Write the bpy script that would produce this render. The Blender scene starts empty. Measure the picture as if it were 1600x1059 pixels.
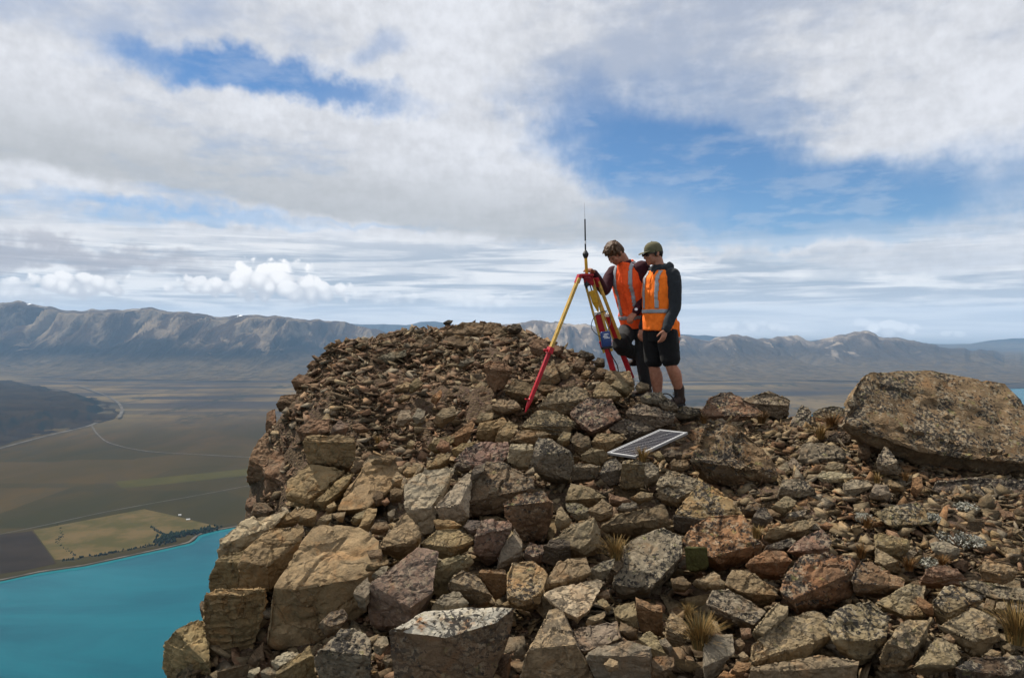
import bpy, bmesh, math, random
import numpy as np
from mathutils import Vector, Matrix, Euler

random.seed(7)
RNG = np.random.default_rng(11)
SC = bpy.context.scene
COL = SC.collection

# ------------------------------------------------------------------ camera
# 1 unit = 1 m.  The camera's eye is the origin; x right, y forward, z up.
W, H, F = 1600.0, 1059.0, 1111.0            # photograph size and focal length in its pixels
HORIZON = 510.0
PITCH = math.atan((HORIZON - H / 2) / F)    # a slight downward tilt
cam_d = bpy.data.cameras.new('camera')
cam_d.sensor_width = 36.0
cam_d.lens = 36.0 * F / W
cam_d.clip_start = 0.05
cam_d.clip_end = 250000.0
cam = bpy.data.objects.new('camera', cam_d)
cam.rotation_euler = (math.pi / 2 + PITCH, 0, 0)
COL.objects.link(cam)
SC.camera = cam

# ------------------------------------------------------------------ light
SUN_AZ, SUN_EL = math.radians(-52), math.radians(56)     # azimuth from +y (forward) towards +x
SUN_DIR = Vector((math.sin(SUN_AZ) * math.cos(SUN_EL), math.cos(SUN_AZ) * math.cos(SUN_EL), math.sin(SUN_EL)))
sun_d = bpy.data.lights.new('sun', 'SUN')
sun_d.energy = 5.0
sun_d.angle = math.radians(1.0)
sun_d.color = (1.0, 0.93, 0.82)
sun = bpy.data.objects.new('sun', sun_d)
sun.rotation_euler = (-SUN_DIR).to_track_quat('-Z', 'Y').to_euler()
sun.location = (0, 0, 30)
COL.objects.link(sun)

SC.view_settings.view_transform = 'Standard'
SC.view_settings.look = 'None'
SC.view_settings.exposure = 0.36
SC.view_settings.gamma = 1.0
SC.render.engine = 'CYCLES'
SC.cycles.use_denoising = True
SC.cycles.max_bounces = 5
SC.cycles.diffuse_bounces = 2
SC.cycles.glossy_bounces = 2
SC.cycles.transmission_bounces = 2
SC.cycles.volume_bounces = 0
SC.cycles.use_adaptive_sampling = True
SC.cycles.adaptive_threshold = 0.02
SC.cycles.transparent_max_bounces = 6
SC.cycles.caustics_reflective = False
SC.cycles.caustics_refractive = False


class NT:
    """Small helper to write node trees as expressions."""
    def __init__(s, tree):
        s.t = tree

    def new(s, typ, **kw):
        n = s.t.nodes.new(typ)
        for k, v in kw.items():
            setattr(n, k, v)
        return n

    def put(s, sock, v):
        if v is None:
            return
        if isinstance(v, bpy.types.NodeSocket):
            s.t.links.new(v, sock)
        else:
            if sock.type in ('RGBA',) and hasattr(v, '__len__') and len(v) == 3:
                v = (*v, 1.0)
            sock.default_value = v

    def math(s, op, a, b=None, c=None, clamp=False):
        n = s.new('ShaderNodeMath', operation=op, use_clamp=clamp)
        s.put(n.inputs[0], a)
        s.put(n.inputs[1], b)
        s.put(n.inputs[2], c)
        return n.outputs[0]

    def vmath(s, op, a, b=None):
        n = s.new('ShaderNodeVectorMath', operation=op)
        s.put(n.inputs[0], a)
        if b is not None:
            if op == 'SCALE':
                s.put(n.inputs['Scale'], b)
            else:
                s.put(n.inputs[1], b)
        return n.outputs['Value'] if op in ('DOT_PRODUCT', 'LENGTH') else n.outputs[0]

    def mix(s, f, a, b, blend='MIX'):
        n = s.new('ShaderNodeMix', data_type='RGBA', blend_type=blend)
        n.clamp_factor = True
        s.put(n.inputs[0], f)
        s.put(n.inputs[6], a)
        s.put(n.inputs[7], b)
        return n.outputs[2]

    def noise(s, vec, scale, detail=4.0, rough=0.55, dist=0.0, lac=2.0, dim='3D'):
        n = s.new('ShaderNodeTexNoise', noise_dimensions=dim)
        s.put(n.inputs['Vector'], vec)
        n.inputs['Scale'].default_value = scale
        n.inputs['Detail'].default_value = detail
        n.inputs['Roughness'].default_value = rough
        n.inputs['Lacunarity'].default_value = lac
        n.inputs['Distortion'].default_value = dist
        return n.outputs[0]

    def ramp(s, f, lo, hi, a=0.0, b=1.0, smooth=True):
        n = s.new('ShaderNodeMapRange')
        n.interpolation_type = 'SMOOTHSTEP' if smooth else 'LINEAR'
        s.put(n.inputs[0], f)
        s.put(n.inputs[1], lo)
        s.put(n.inputs[2], hi)
        s.put(n.inputs[3], a)
        s.put(n.inputs[4], b)
        return n.outputs[0]

    def comb(s, x, y, z):
        n = s.new('ShaderNodeCombineXYZ')
        s.put(n.inputs[0], x)
        s.put(n.inputs[1], y)
        s.put(n.inputs[2], z)
        return n.outputs[0]

    def sep(s, v):
        n = s.new('ShaderNodeSeparateXYZ')
        s.put(n.inputs[0], v)
        return n.outputs


def material(name, rough=0.8):
    m = bpy.data.materials.new(name)
    m.use_nodes = True
    t = NT(m.node_tree)
    b = m.node_tree.nodes['Principled BSDF']
    b.inputs['Roughness'].default_value = rough
    b.inputs['Specular IOR Level'].default_value = 0.3
    return m, t, b


# ------------------------------------------------------------------ sky: clear NISHITA blue with cloud layers
world = bpy.data.worlds.new('World')
SC.world = world
world.use_nodes = True
world.cycles.sampling_method = 'MANUAL'
world.cycles.sample_map_resolution = 512


def build_sky():
    t = NT(world.node_tree)
    bg = world.node_tree.nodes['Background']
    sky = t.new('ShaderNodeTexSky', sky_type='NISHITA')
    sky.sun_disc = False
    sky.sun_elevation = SUN_EL
    sky.sun_rotation = SUN_AZ
    sky.altitude = 1700
    sky.air_density = 1.0
    sky.dust_density = 0.4
    sky.ozone_density = 2.0
    co = t.new('ShaderNodeTexCoord')
    d = co.outputs['Generated']
    x, y, z = t.sep(d)
    zc = t.math('MAXIMUM', z, 0.0)
    # azimuth / elevation, in degrees
    az = t.math('MULTIPLY', t.math('ARCTAN2', x, y), 180 / math.pi)
    el = t.math('MULTIPLY', t.math('ARCSINE', z), 180 / math.pi)
    # a flat cloud deck seen in perspective: streaky at the horizon, billowy overhead
    k = t.math('DIVIDE', 1.0, t.math('ADD', zc, 0.10))
    deck = t.vmath('SCALE', t.comb(x, y, 0.0), k)
    ae = t.comb(t.math('MULTIPLY', az, 0.1), t.math('MULTIPLY', el, 0.1), 0.0)
    wx = t.math('SUBTRACT', t.noise(deck, 1.1, 3.0, dim='2D'), 0.5)
    wy = t.math('SUBTRACT', t.noise(t.vmath('ADD', deck, (7.3, 2.1, 0)), 1.1, 3.0, dim='2D'), 0.5)
    w2x = t.math('SUBTRACT', t.noise(ae, 2.6, 4.0, 0.6, dim='2D'), 0.5)
    w2y = t.math('SUBTRACT', t.noise(t.vmath('ADD', ae, (3.1, 9.4, 0)), 2.6, 4.0, 0.6, dim='2D'), 0.5)
    azw = t.math('ADD', az, t.math('MULTIPLY_ADD', wx, 9.0, t.math('MULTIPLY', w2x, 7.0)))
    elw = t.math('ADD', el, t.math('MULTIPLY_ADD', wy, 2.6, t.math('MULTIPLY', w2y, 3.4)))
    fine = t.noise(ae, 9.0, 4.0, 0.6, dim='2D')

    def blob(px, py, rx, ry, ang=0.0, hard=0.35, warped=1.0):
        """soft ellipse round the direction of a place in the sky, radii in degrees"""
        a0 = math.degrees(math.atan((px - 800) / F))
        e0 = math.degrees(math.atan((HORIZON - py) / F * math.cos(math.radians(a0))))
        A, E = (azw, elw) if warped else (az, el)
        da = t.math('SUBTRACT', A, a0)
        de = t.math('SUBTRACT', E, e0)
        c, s = math.cos(math.radians(ang)), math.sin(math.radians(ang))
        u = t.math('DIVIDE', t.math('MULTIPLY_ADD', da, c, t.math('MULTIPLY', de, s)), rx)
        v = t.math('DIVIDE', t.math('MULTIPLY_ADD', de, c, t.math('MULTIPLY', da, -s)), ry)
        r = t.math('SQRT', t.math('MULTIPLY_ADD', u, u, t.math('MULTIPLY', v, v)))
        return t.ramp(r, 1.0 - hard, 1.0 + hard, 1.0, 0.0)

    # --- high broken deck: mostly cloud, with the gaps of blue
    n1 = t.noise(deck, 0.75, 5.0, 0.56, dim='2D')
    n2 = t.noise(deck, 2.3, 5.0, 0.6, dim='2D')
    cover = t.ramp(t.math('MULTIPLY_ADD', n2, 0.35, t.math('MULTIPLY', n1, 0.65)), 0.33, 0.47, 0.62, 1.0)
    for px, py, rx, ry, ang, hard, amt in (
            (345, 104, 6.6, 1.55, 0, 0.5, 1.0), (505, 138, 7.5, 1.0, -4, 0.6, 0.9), (590, 75, 3.0, 0.9, 10, 0.8, 0.45),
            (1060, 256, 10.5, 2.9, -8, 0.42, 1.0), (1290, 318, 13.5, 2.2, 0, 0.5, 0.97), (950, 205, 6.0, 2.6, -25, 0.6, 0.75),
            (1070, 165, 5.0, 2.2, 0, 0.8, 0.35), (1215, 180, 2.6, 0.9, 0, 0.7, 0.45), (1480, 275, 8.0, 1.6, 0, 0.8, 0.5),
            (330, 335, 7.0, 0.45, -4, 0.8, 0.5), (150, 320, 6.0, 0.4, -3, 0.8, 0.25), (560, 345, 7.0, 0.3, -3, 0.8, 0.3), (1250, 372, 12.0, 0.6, 0, 0.8, 0.6)):
        b = blob(px, py, rx, ry, ang, hard)
        cover = t.math('MULTIPLY', cover, t.math('MULTIPLY_ADD', b, -amt, 1.0))
    veil = t.ramp(t.noise(deck, 3.2, 5.0, 0.62, dim='2D'), 0.42, 0.68)
    cover = t.math('MAXIMUM', cover, t.math('MULTIPLY', veil, 0.24), clamp=True)
    # --- colour of the deck: white with grey bellies
    bright = t.ramp(t.math('MULTIPLY_ADD', n2, 0.35, t.math('MULTIPLY_ADD', fine, 0.25, t.math('MULTIPLY', n1, 0.40))), 0.36, 0.66, 0.86, 1.12)
    ccol = t.mix(1.0, (0.745, 0.765, 0.815), t.comb(bright, bright, bright), 'MULTIPLY')
    # the big grey-bellied band that runs down to the right, with its own lower edge
    edge = t.math('MULTIPLY_ADD', azw, -0.105, 6.9)              # elevation of the lower edge
    above = t.math('SUBTRACT', t.math('MULTIPLY_ADD', t.math('SUBTRACT', elw, el), 0.4, el), edge)
    belly = t.math('MULTIPLY', t.ramp(above, -0.3, 0.6), t.ramp(above, 0.8, 6.5, 1.0, 0.0))
    belly = t.math('MULTIPLY', belly, t.ramp(azw, 6.0, 20.0, 1.0, 0.0))
    belly = t.math('MULTIPLY', belly, t.ramp(az, -75.0, -50.0))
    ccol = t.mix(t.math('MULTIPLY', belly, 0.62), ccol, (0.43, 0.455, 0.475))
    cover = t.math('MAXIMUM', cover, t.math('MULTIPLY', belly, 0.96))
    # --- streaky far layers low over the horizon
    low = t.ramp(el, 5.2, 8.3, 1.0, 0.0)
    sv = t.comb(t.math('MULTIPLY', az, 0.045), t.math('MULTIPLY', el, 0.62), 3.7)
    sn = t.noise(sv, 1.9, 5.0, 0.56, 0.6, dim='2D')
    sn2 = t.noise(sv, 4.3, 4.0, 0.55, 0.0, dim='2D')
    smix = t.math('MULTIPLY_ADD', sn2, 0.3, t.math('MULTIPLY', sn, 0.7))
    scol = t.mix(t.ramp(smix, 0.40, 0.60), (0.47, 0.54, 0.635), (0.93, 0.94, 0.96))
    hz = t.ramp(el, 0.0, 3.2, 1.3, 0.0)
    scol = t.mix(t.math('MULTIPLY', hz, 0.55), scol, (0.90, 0.90, 0.91))
    lowmask = t.math('MULTIPLY', low, t.ramp(above, -0.4, 0.15, 1.0, 0.35))
    # right-hand blue reaches down to the streaks
    for px, py, rx, ry, ang, bright_c, amt, hard in (
            (1275, 388, 5.0, 0.45, 2, (0.92, 0.93, 0.95), 0.85, 0.8), (1165, 380, 3.4, 0.40, -4, (0.92, 0.93, 0.95), 0.8, 0.8),
            (1010, 392, 6.0, 0.35, -5, (0.90, 0.91, 0.94), 0.7, 0.8), (1450, 410, 11.0, 1.1, 0, (0.42, 0.50, 0.60), 0.65, 0.7),
            (620, 370, 9.0, 0.6, -2, (0.90, 0.91, 0.93), 0.6, 0.8), (200, 372, 10.0, 0.5, 0, (0.85, 0.86, 0.89), 0.6, 0.8),
            (110, 402, 8.5, 0.75, -3, (0.42, 0.43, 0.49), 0.75, 0.6), (20, 378, 5.0, 0.6, -8, (0.50, 0.51, 0.57), 0.5, 0.7),
            (640, 410, 9.0, 0.9, 0, (0.50, 0.56, 0.65), 0.5, 0.8)):
        b = blob(px, py, rx, ry, ang, hard)
        scol = t.mix(t.math('MULTIPLY', b, amt), scol, bright_c)
    clear = t.mix(1.0, sky.outputs[0], (0.064, 0.088, 0.104), 'MULTIPLY')
    col = t.mix(cover, clear, ccol)
    col = t.mix(lowmask, col, scol)
    # --- cumulus heaps low on the left and above the far peak
    puff = t.noise(ae, 15.0, 5.0, 0.6, dim='2D')
    voro = t.new('ShaderNodeTexVoronoi', feature='F1', voronoi_dimensions='2D')
    t.put(voro.inputs['Vector'], t.vmath('ADD', ae, t.comb(t.math('MULTIPLY', w2x, 0.12), t.math('MULTIPLY', w2y, 0.12), 0.0)))
    voro.inputs['Scale'].default_value = 10.0
    lump = t.math('SUBTRACT', 0.75, t.math('MULTIPLY', voro.outputs['Distance'], 1.1))
    for px, py, rx, ry, amt, base in (
            (425, 440, 4.2, 1.55, 1.0, 462), (480, 455, 3.4, 1.0, 0.9, 468), (320, 447, 2.8, 0.75, 0.8, 460), (120, 446, 3.4, 0.95, 0.9, 462),
            (35, 455, 3.0, 0.9, 0.6, 470), (1388, 514, 1.9, 0.62, 0.85, 524), (1350, 510, 1.2, 0.55, 0.5, 522), (1170, 510, 3.2, 0.42, 0.45, 516), (1492, 521, 1.0, 0.22, 0.6, 524),
            (760, 475, 3.0, 0.8, 0.4, 485), (600, 465, 3.0, 0.55, 0.35, 472)):
        b = blob(px, py, rx, ry, 0, 0.75, warped=0.0)
        m = t.ramp(t.math('MULTIPLY_ADD', t.math('SUBTRACT', lump, 0.45), 0.75, t.math('MULTIPLY_ADD', t.math('SUBTRACT', puff, 0.5), 0.6, b)), 0.36, 0.66)
        e_lo = math.degrees(math.atan((HORIZON - base) / F)) * 0.97
        shade = t.ramp(t.math('MULTIPLY_ADD', t.math('SUBTRACT', lump, 0.4), 1.2, t.math('SUBTRACT', el, e_lo)), -0.2, ry * 1.1)
        pc = t.mix(shade, (0.66, 0.67, 0.71), (1.12, 1.10, 1.09))
        col = t.mix(t.math('MULTIPLY', m, amt), col, pc)
    # below the horizon the world only shows past the edge of the land
    col = t.mix(t.ramp(el, -1.5, -0.2, 1.0, 0.0), col, (0.30, 0.34, 0.38))
    t.put(bg.inputs[0], col)
    bg.inputs[1].default_value = 0.78


build_sky()


# ------------------------------------------------------------------ numeric helpers
def ray(px, py):
    """direction (y component 1) of the view ray through a place in the photograph"""
    v = np.array([(px - W / 2) / F, 1.0, (H / 2 - py) / F])
    c, s = math.cos(PITCH), math.sin(PITCH)
    y = v[1] * c - v[2] * s
    z = v[1] * s + v[2] * c
    return np.array([v[0] / y, 1.0, z / y])


def at(px, py, depth):
    return ray(px, py) * depth


def on_level(px, py, z):
    r = ray(px, py)
    return r * (z / r[2])


def _hash(ix, iy, iz, seed):
    h = (ix.astype(np.int64) * 374761393 + iy.astype(np.int64) * 668265263 + iz.astype(np.int64) * 2147483647 + seed * 1274126177) & 0xffffffff
    h = ((h ^ (h >> 13)) * 1274126177) & 0xffffffff
    h = ((h ^ (h >> 16)) * 2246822519) & 0xffffffff
    return ((h ^ (h >> 15)) & 0xffffff) / float(0xffffff) * 2 - 1


def vnoise(p, seed=0):
    p = np.asarray(p, float)
    i = np.floor(p)
    f = p - i
    i = i.astype(np.int64)
    f = f * f * f * (f * (f * 6 - 15) + 10)
    out = 0
    for dx in (0, 1):
        wx = f[..., 0] if dx else 1 - f[..., 0]
        for dy in (0, 1):
            wy = f[..., 1] if dy else 1 - f[..., 1]
            for dz in (0, 1):
                wz = f[..., 2] if dz else 1 - f[..., 2]
                out = out + wx * wy * wz * _hash(i[..., 0] + dx, i[..., 1] + dy, i[..., 2] + dz, seed)
    return out


def fbm(p, octaves=4, seed=0, gain=0.5):
    p = np.asarray(p, float)
    a, s, o = 1.0, 0.0, 0.0
    for k in range(octaves):
        s = s + a * vnoise(p, seed + k * 17)
        o += a
        a *= gain
        p = p * 2.03 + 13.7
    return s / o


def p3(x, y, z=0.0):
    x, y, z = np.broadcast_arrays(x, y, z)
    return np.stack([x, y, z], -1)


def sstep(x, a, b):
    t = np.clip((x - a) / (b - a), 0, 1)
    return t * t * (3 - 2 * t)


def link(o, parent=None):
    COL.objects.link(o)
    if parent is not None:
        o.parent = parent
    return o


def mesh_obj(name, verts, faces, mat, parent=None, smooth=False, sharp=None):
    me = bpy.data.meshes.new(name)
    verts = np.asarray(verts, np.float32)
    if isinstance(faces, np.ndarray):
        n, k = faces.shape
        me.vertices.add(len(verts))
        me.vertices.foreach_set('co', verts.ravel())
        me.loops.add(n * k)
        me.loops.foreach_set('vertex_index', faces.astype(np.int32).ravel())
        me.polygons.add(n)
        me.polygons.foreach_set('loop_start', np.arange(0, n * k, k, dtype=np.int32))
        me.update(calc_edges=True)
    else:
        me.from_pydata([tuple(v) for v in verts], [], faces)
        me.update()
    if smooth or sharp is not None:
        me.polygons.foreach_set('use_smooth', np.ones(len(me.polygons), bool))
        if sharp is not None:
            me.set_sharp_from_angle(angle=math.radians(sharp))
    if mat is not None:
        me.materials.append(mat)
    return link(bpy.data.objects.new(name, me), parent)


def tag(o, label=None, cat=None, group=None, kind=None):
    if label:
        o['label'] = label
    if cat:
        o['category'] = cat
    if group:
        o['group'] = group
    if kind:
        o['kind'] = kind
    return o


def grid_faces(nu, nv):
    i = np.arange(nu * nv).reshape(nu, nv)
    return np.stack([i[:-1, :-1].ravel(), i[1:, :-1].ravel(), i[1:, 1:].ravel(), i[:-1, 1:].ravel()], 1)

# ------------------------------------------------------------------ landscape far below
LAKE_Z = -1000.0
LAND_Z = -997.0


def poly_interp(pts):
    a = np.array(sorted(pts), float)
    return lambda x: np.interp(x, a[:, 0], a[:, 1])


SHORE = poly_interp([(-2600, 1290), (-1500, 1130), (-400, 958), (0, 906), (60, 893), (130, 883), (200, 868), (270, 853), (300, 846), (306, 836), (330, 829),
                     (370, 822), (450, 806), (600, 780), (800, 745), (1000, 705), (1200, 668), (1252, 657), (1262, 648), (1290, 642), (1330, 633),
                     (1400, 622), (1500, 612), (1560, 608), (1600, 606), (1800, 603), (3100, 598), (4200, 596)])
HILL = np.array([on_level(*p, LAND_Z)[:2] for p in [(-500, 820), (-100, 722), (0, 697), (70, 678), (140, 663), (178, 653), (188, 642), (175, 631), (135, 620), (60, 604), (-60, 592), (-500, 585)]])


def poly_inside_dist(X, Y, P):
    """distance to a polygon's edge, positive inside"""
    d = np.full(X.shape, 1e12)
    ins = np.zeros(X.shape, bool)
    n = len(P)
    for i in range(n):
        a, b = P[i], P[(i + 1) % n]
        ab = b - a
        t = np.clip(((X - a[0]) * ab[0] + (Y - a[1]) * ab[1]) / (ab @ ab), 0, 1)
        d = np.minimum(d, np.hypot(X - a[0] - t * ab[0], Y - a[1] - t * ab[1]))
        cond = ((a[1] > Y) != (b[1] > Y))
        with np.errstate(divide='ignore', invalid='ignore'):
            xi = (b[0] - a[0]) * (Y - a[1]) / (b[1] - a[1]) + a[0]
        ins ^= cond & (X < xi)
    return np.where(ins, d, -d)


def land_height(X, Y):
    far = sstep(Y, 7000, 14000)
    z = LAND_Z + far * np.maximum(12 + 26 * fbm(p3(X / 1500, Y / 900), 5, 3), 0) 
    return z


def build_land():
    # --- water
    m, t, b = material('lake_water', 0.25)
    pos = t.new('ShaderNodeNewGeometry').outputs['Position']
    n = t.noise(t.vmath('MULTIPLY', pos, (0.0011, 0.0032, 1)), 1.0, 6, 0.65, 0.6)
    t.put(b.inputs['Base Color'], t.mix(t.ramp(n, 0.3, 0.7), (0.001, 0.050, 0.072), (0.004, 0.084, 0.110)))
    b.inputs['Specular IOR Level'].default_value = 0.03
    bump = t.new('ShaderNodeBump')
    bump.inputs['Strength'].default_value = 0.25
    bump.inputs['Distance'].default_value = 3.0
    t.put(bump.inputs['Height'], t.noise(pos, 0.05, 3))
    t.put(b.inputs['Normal'], bump.outputs[0])
    S = 40000.0
    xs = np.linspace(-S, S, 7)
    X, Y = np.meshgrid(xs, xs, indexing='ij')
    lake = mesh_obj('lake', p3(X.ravel(), Y.ravel(), LAKE_Z), grid_faces(7, 7), m)
    tag(lake, 'flat turquoise lake far below the summit', kind='structure')

    # --- the plain
    m, t, b = material('plain_grassland', 0.95)
    pos = t.new('ShaderNodeNewGeometry').outputs['Position']
    x, y, z = t.sep(pos)
    km = t.vmath('SCALE', pos, 0.001)
    big = t.noise(t.vmath('MULTIPLY', km, (0.45, 0.22, 0)), 1.0, 5, 0.55)
    mid = t.noise(t.vmath('MULTIPLY', km, (1.6, 0.8, 0)), 1.0, 6, 0.6, 0.5)
    fin = t.noise(t.vmath('MULTIPLY', km, (7, 3.2, 0)), 1.0, 6, 0.65)
    base = t.mix(t.ramp(big, 0.35, 0.66), (0.060, 0.052, 0.033), (0.115, 0.098, 0.060))
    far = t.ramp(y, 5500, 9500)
    base = t.mix(far, t.mix(t.ramp(mid, 0.35, 0.65), (0.026, 0.020, 0.004), (0.054, 0.033, 0.009)), t.mix(t.ramp(big, 0.38, 0.62), (0.060, 0.045, 0.027), (0.165, 0.120, 0.060)))  # near tones darkened to paint in cloud shadow, far ones kept sunlit
    streak = t.noise(t.vmath('MULTIPLY', km, (0.28, 1.5, 0)), 1.0, 5, 0.6, 0.8)
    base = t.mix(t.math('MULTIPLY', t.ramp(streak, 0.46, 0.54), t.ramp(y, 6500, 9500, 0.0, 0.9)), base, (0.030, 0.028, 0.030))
    scrub = t.math('MULTIPLY', t.ramp(mid, 0.53, 0.63), t.ramp(fin, 0.40, 0.58))
    base = t.mix(t.math('MULTIPLY', scrub, t.math('MULTIPLY_ADD', far, 0.5, 0.4)), base, (0.020, 0.023, 0.017))
    base = t.mix(t.math('MULTIPLY', t.ramp(big, 0.5, 0.66), 0.4), base, (0.030, 0.032, 0.012))
    base = t.mix(t.ramp(fin, 0.25, 0.75, 0.0, 0.35), base, (0.024, 0.020, 0.015))
    # worked paddocks: squares of slightly different sward
    br = t.new('ShaderNodeTexVoronoi', distance='CHEBYCHEV')
    t.put(br.inputs['Vector'], t.vmath('MULTIPLY', km, (0.9, 1.1, 0)))
    br.inputs['Scale'].default_value = 1.0
    br.inputs['Randomness'].default_value = 0.55
    cellv = t.sep(br.outputs['Color'])[0]
    base = t.mix(t.math('MULTIPLY', t.ramp(y, 5200, 6500, 0.5, 0.0), 1.0), base, t.mix(cellv, (0.018, 0.018, 0.004), (0.050, 0.034, 0.010)))
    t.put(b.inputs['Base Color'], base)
    us = np.concatenate([np.linspace(-360, -100, 10, endpoint=False), np.linspace(-100, 1700, 260, endpoint=False), np.linspace(1700, 1960, 10)])
    q = np.concatenate([[0.0], np.linspace(0, 1, 100)])
    P = np.zeros((len(us), len(q), 3))
    for i, u in enumerate(us):
        y0 = on_level(u, SHORE(u), LAND_Z)[1]
        yy = y0 * (40000 / y0) ** q
        P[i, :, 0] = (u - W / 2) / F / math.cos(PITCH) * yy
        P[i, :, 1] = yy
    P[..., 2] = land_height(P[..., 0], P[..., 1])
    P[:, 0, 2] = LAKE_Z - 3
    P[:, 0, 1] *= 0.998
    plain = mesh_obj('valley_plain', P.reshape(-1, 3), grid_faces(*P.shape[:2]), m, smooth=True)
    tag(plain, 'broad brown and olive plain between the lake and the mountains', kind='structure')

    # --- terrace hill with its dark scarp on the left
    m, t, b = material('terrace_hill', 0.95)
    pos = t.new('ShaderNodeNewGeometry').outputs['Position']
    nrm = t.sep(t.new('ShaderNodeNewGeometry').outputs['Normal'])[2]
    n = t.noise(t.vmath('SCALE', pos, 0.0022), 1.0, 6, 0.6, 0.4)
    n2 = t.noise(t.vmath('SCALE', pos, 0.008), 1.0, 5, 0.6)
    c = t.mix(t.ramp(n, 0.35, 0.65), (0.014, 0.010, 0.007), (0.027, 0.020, 0.012))  # hill tones lowered too, cloud shade put into the colour
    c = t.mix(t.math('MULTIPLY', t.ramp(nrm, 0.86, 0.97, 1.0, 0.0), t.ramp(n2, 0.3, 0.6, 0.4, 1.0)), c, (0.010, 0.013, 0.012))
    c = t.mix(t.math('MULTIPLY', t.ramp(n2, 0.55, 0.7), 0.6), c, (0.014, 0.016, 0.013))
    t.put(b.inputs['Base Color'], c)
    us = np.linspace(-520, 200, 150)
    P = np.zeros((150, 100, 3))
    q = np.linspace(0, 1, 100)
    y0, y1 = 4700.0, 15500.0
    yy = y0 * (y1 / y0) ** q
    P[..., 1] = yy[None]
    P[..., 0] = ((us - W / 2) / F / math.cos(PITCH))[:, None] * yy[None]
    d = poly_inside_dist(P[..., 0], P[..., 1], HILL) + 160 * fbm(p3(P[..., 0] / 420, P[..., 1] / 420), 4, 9)
    hh = 150 * sstep(d, -40, 520) + 55 * sstep(d, 500, 2200)
    gul = np.abs(fbm(p3(P[..., 0] / 260, P[..., 1] / 330), 4, 21))
    hh = hh - 130 * gul * sstep(d, 0, 150) * (1 - sstep(d, 400, 1100))
    P[..., 2] = np.where(d > -40, land_height(P[..., 0], P[..., 1]) + hh - 1, land_height(P[..., 0], P[..., 1]) - 12)
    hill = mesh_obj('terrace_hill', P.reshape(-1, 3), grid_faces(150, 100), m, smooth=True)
    tag(hill, 'low dark terrace hill on the left of the plain', kind='structure')

    # --- mountains
    def mountain_mat(name, lo, hi, scree, snow):
        m, t, b = material(name, 0.95)
        g = t.new('ShaderNodeNewGeometry')
        pos = g.outputs['Position']
        x, y, z = t.sep(pos)
        nz = t.sep(g.outputs['Normal'])[2]
        hgt = t.math('DIVIDE', t.math('ADD', z, 950.0), 1300.0)
        v = t.vmath('MULTIPLY', pos, (0.0011, 0.0004, 0.0004))
        st = t.noise(v, 1.6, 7, 0.62, 0.7)
        big = t.noise(t.vmath('SCALE', pos, 0.00045), 1.0, 5, 0.55)
        fin = t.noise(t.vmath('SCALE', pos, 0.004), 1.0, 5, 0.65)
        h2 = t.math('ADD', hgt, t.math('MULTIPLY', t.math('SUBTRACT', big, 0.5), 0.9))
        c = t.mix(t.ramp(h2, 0.25, 0.62), lo, hi)
        c = t.mix(t.ramp(t.math('MULTIPLY_ADD', t.math('SUBTRACT', big, 0.5), 0.25, hgt), 0.06, 0.26, 0.8, 0.0), c, t.mix(t.ramp(fin, 0.4, 0.6), (0.055, 0.042, 0.026), (0.115, 0.085, 0.045)))
        c = t.mix(t.math('MULTIPLY', t.math('MULTIPLY', t.ramp(st, 0.49, 0.57), t.ramp(h2, 0.30, 0.55)), 0.85), c, scree)
        ch = t.noise(t.vmath('MULTIPLY', pos, (0.0030, 0.0005, 0.0006)), 1.0, 5, 0.6, 0.5)
        c = t.mix(t.math('MULTIPLY', t.math('MULTIPLY', t.ramp(ch, 0.60, 0.66), t.ramp(h2, 0.15, 0.35)), 0.7), c, scree)
        c = t.mix(t.math('MULTIPLY', t.ramp(st, 0.30, 0.46, 1.0, 0.0), 0.6), c, (0.026, 0.024, 0.026))
        c = t.mix(t.ramp(fin, 0.3, 0.7, 0.0, 0.25), c, (0.03, 0.027, 0.026))
        for (sx, sy, sz, r) in snow:
            dd = t.vmath('LENGTH', t.vmath('MULTIPLY', t.vmath('SUBTRACT', pos, (sx, sy, sz)), (1.0, 0.1, 0.55)))
            dd = t.math('ADD', dd, t.math('MULTIPLY', t.math('SUBTRACT', fin, 0.5), r * 3.0))
            c = t.mix(t.ramp(dd, r * 0.7, r, 1.0, 0.0), c, (0.82, 0.83, 0.85))
        t.put(b.inputs['Base Color'], c)
        bp = t.new('ShaderNodeBump')
        bp.inputs['Strength'].default_value = 1.0
        bp.inputs['Distance'].default_value = 160.0
        t.put(bp.inputs['Height'], t.math('MULTIPLY_ADD', fin, 0.35, t.math('ADD', st, ch)))
        t.put(b.inputs['Normal'], bp.outputs[0])
        return m

    def mountain_range(name, label, crest, base_y, crest_y, back, u0, u1, nu, ns, mat, rough, seed, jag=2.6):
        us = np.linspace(u0, u1, nu)
        ca = np.array(sorted(crest), float)
        py = np.interp(us, ca[:, 0], ca[:, 1]) + jag * fbm(p3(us / 16.0, 9.0), 4, seed + 8)
        s = np.concatenate([np.linspace(0, 1, ns), 1 + np.linspace(0.04, 1, ns // 4)])
        Yb = base_y * (1 + 0.10 * fbm(p3(us / 130.0, 0.0), 3, seed))
        Yc = crest_y * (1 + 0.045 * fbm(p3(us / 60.0, 5.0), 3, seed + 1))
        tx = (us - W / 2) / F / math.cos(PITCH)
        zc = np.array([ray(u, p)[2] for u, p in zip(us, py)]) * Yc
        Y = np.where(s[None] <= 1, Yb[:, None] + (Yc - Yb)[:, None] * s[None], Yc[:, None] + (s[None] - 1) * back)
        X = tx[:, None] * Y
        sh = np.where(s <= 1, 0.10 * s + 0.90 * np.maximum(s, 0) ** 2.7, 1 - 0.9 * (s - 1))
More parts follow.
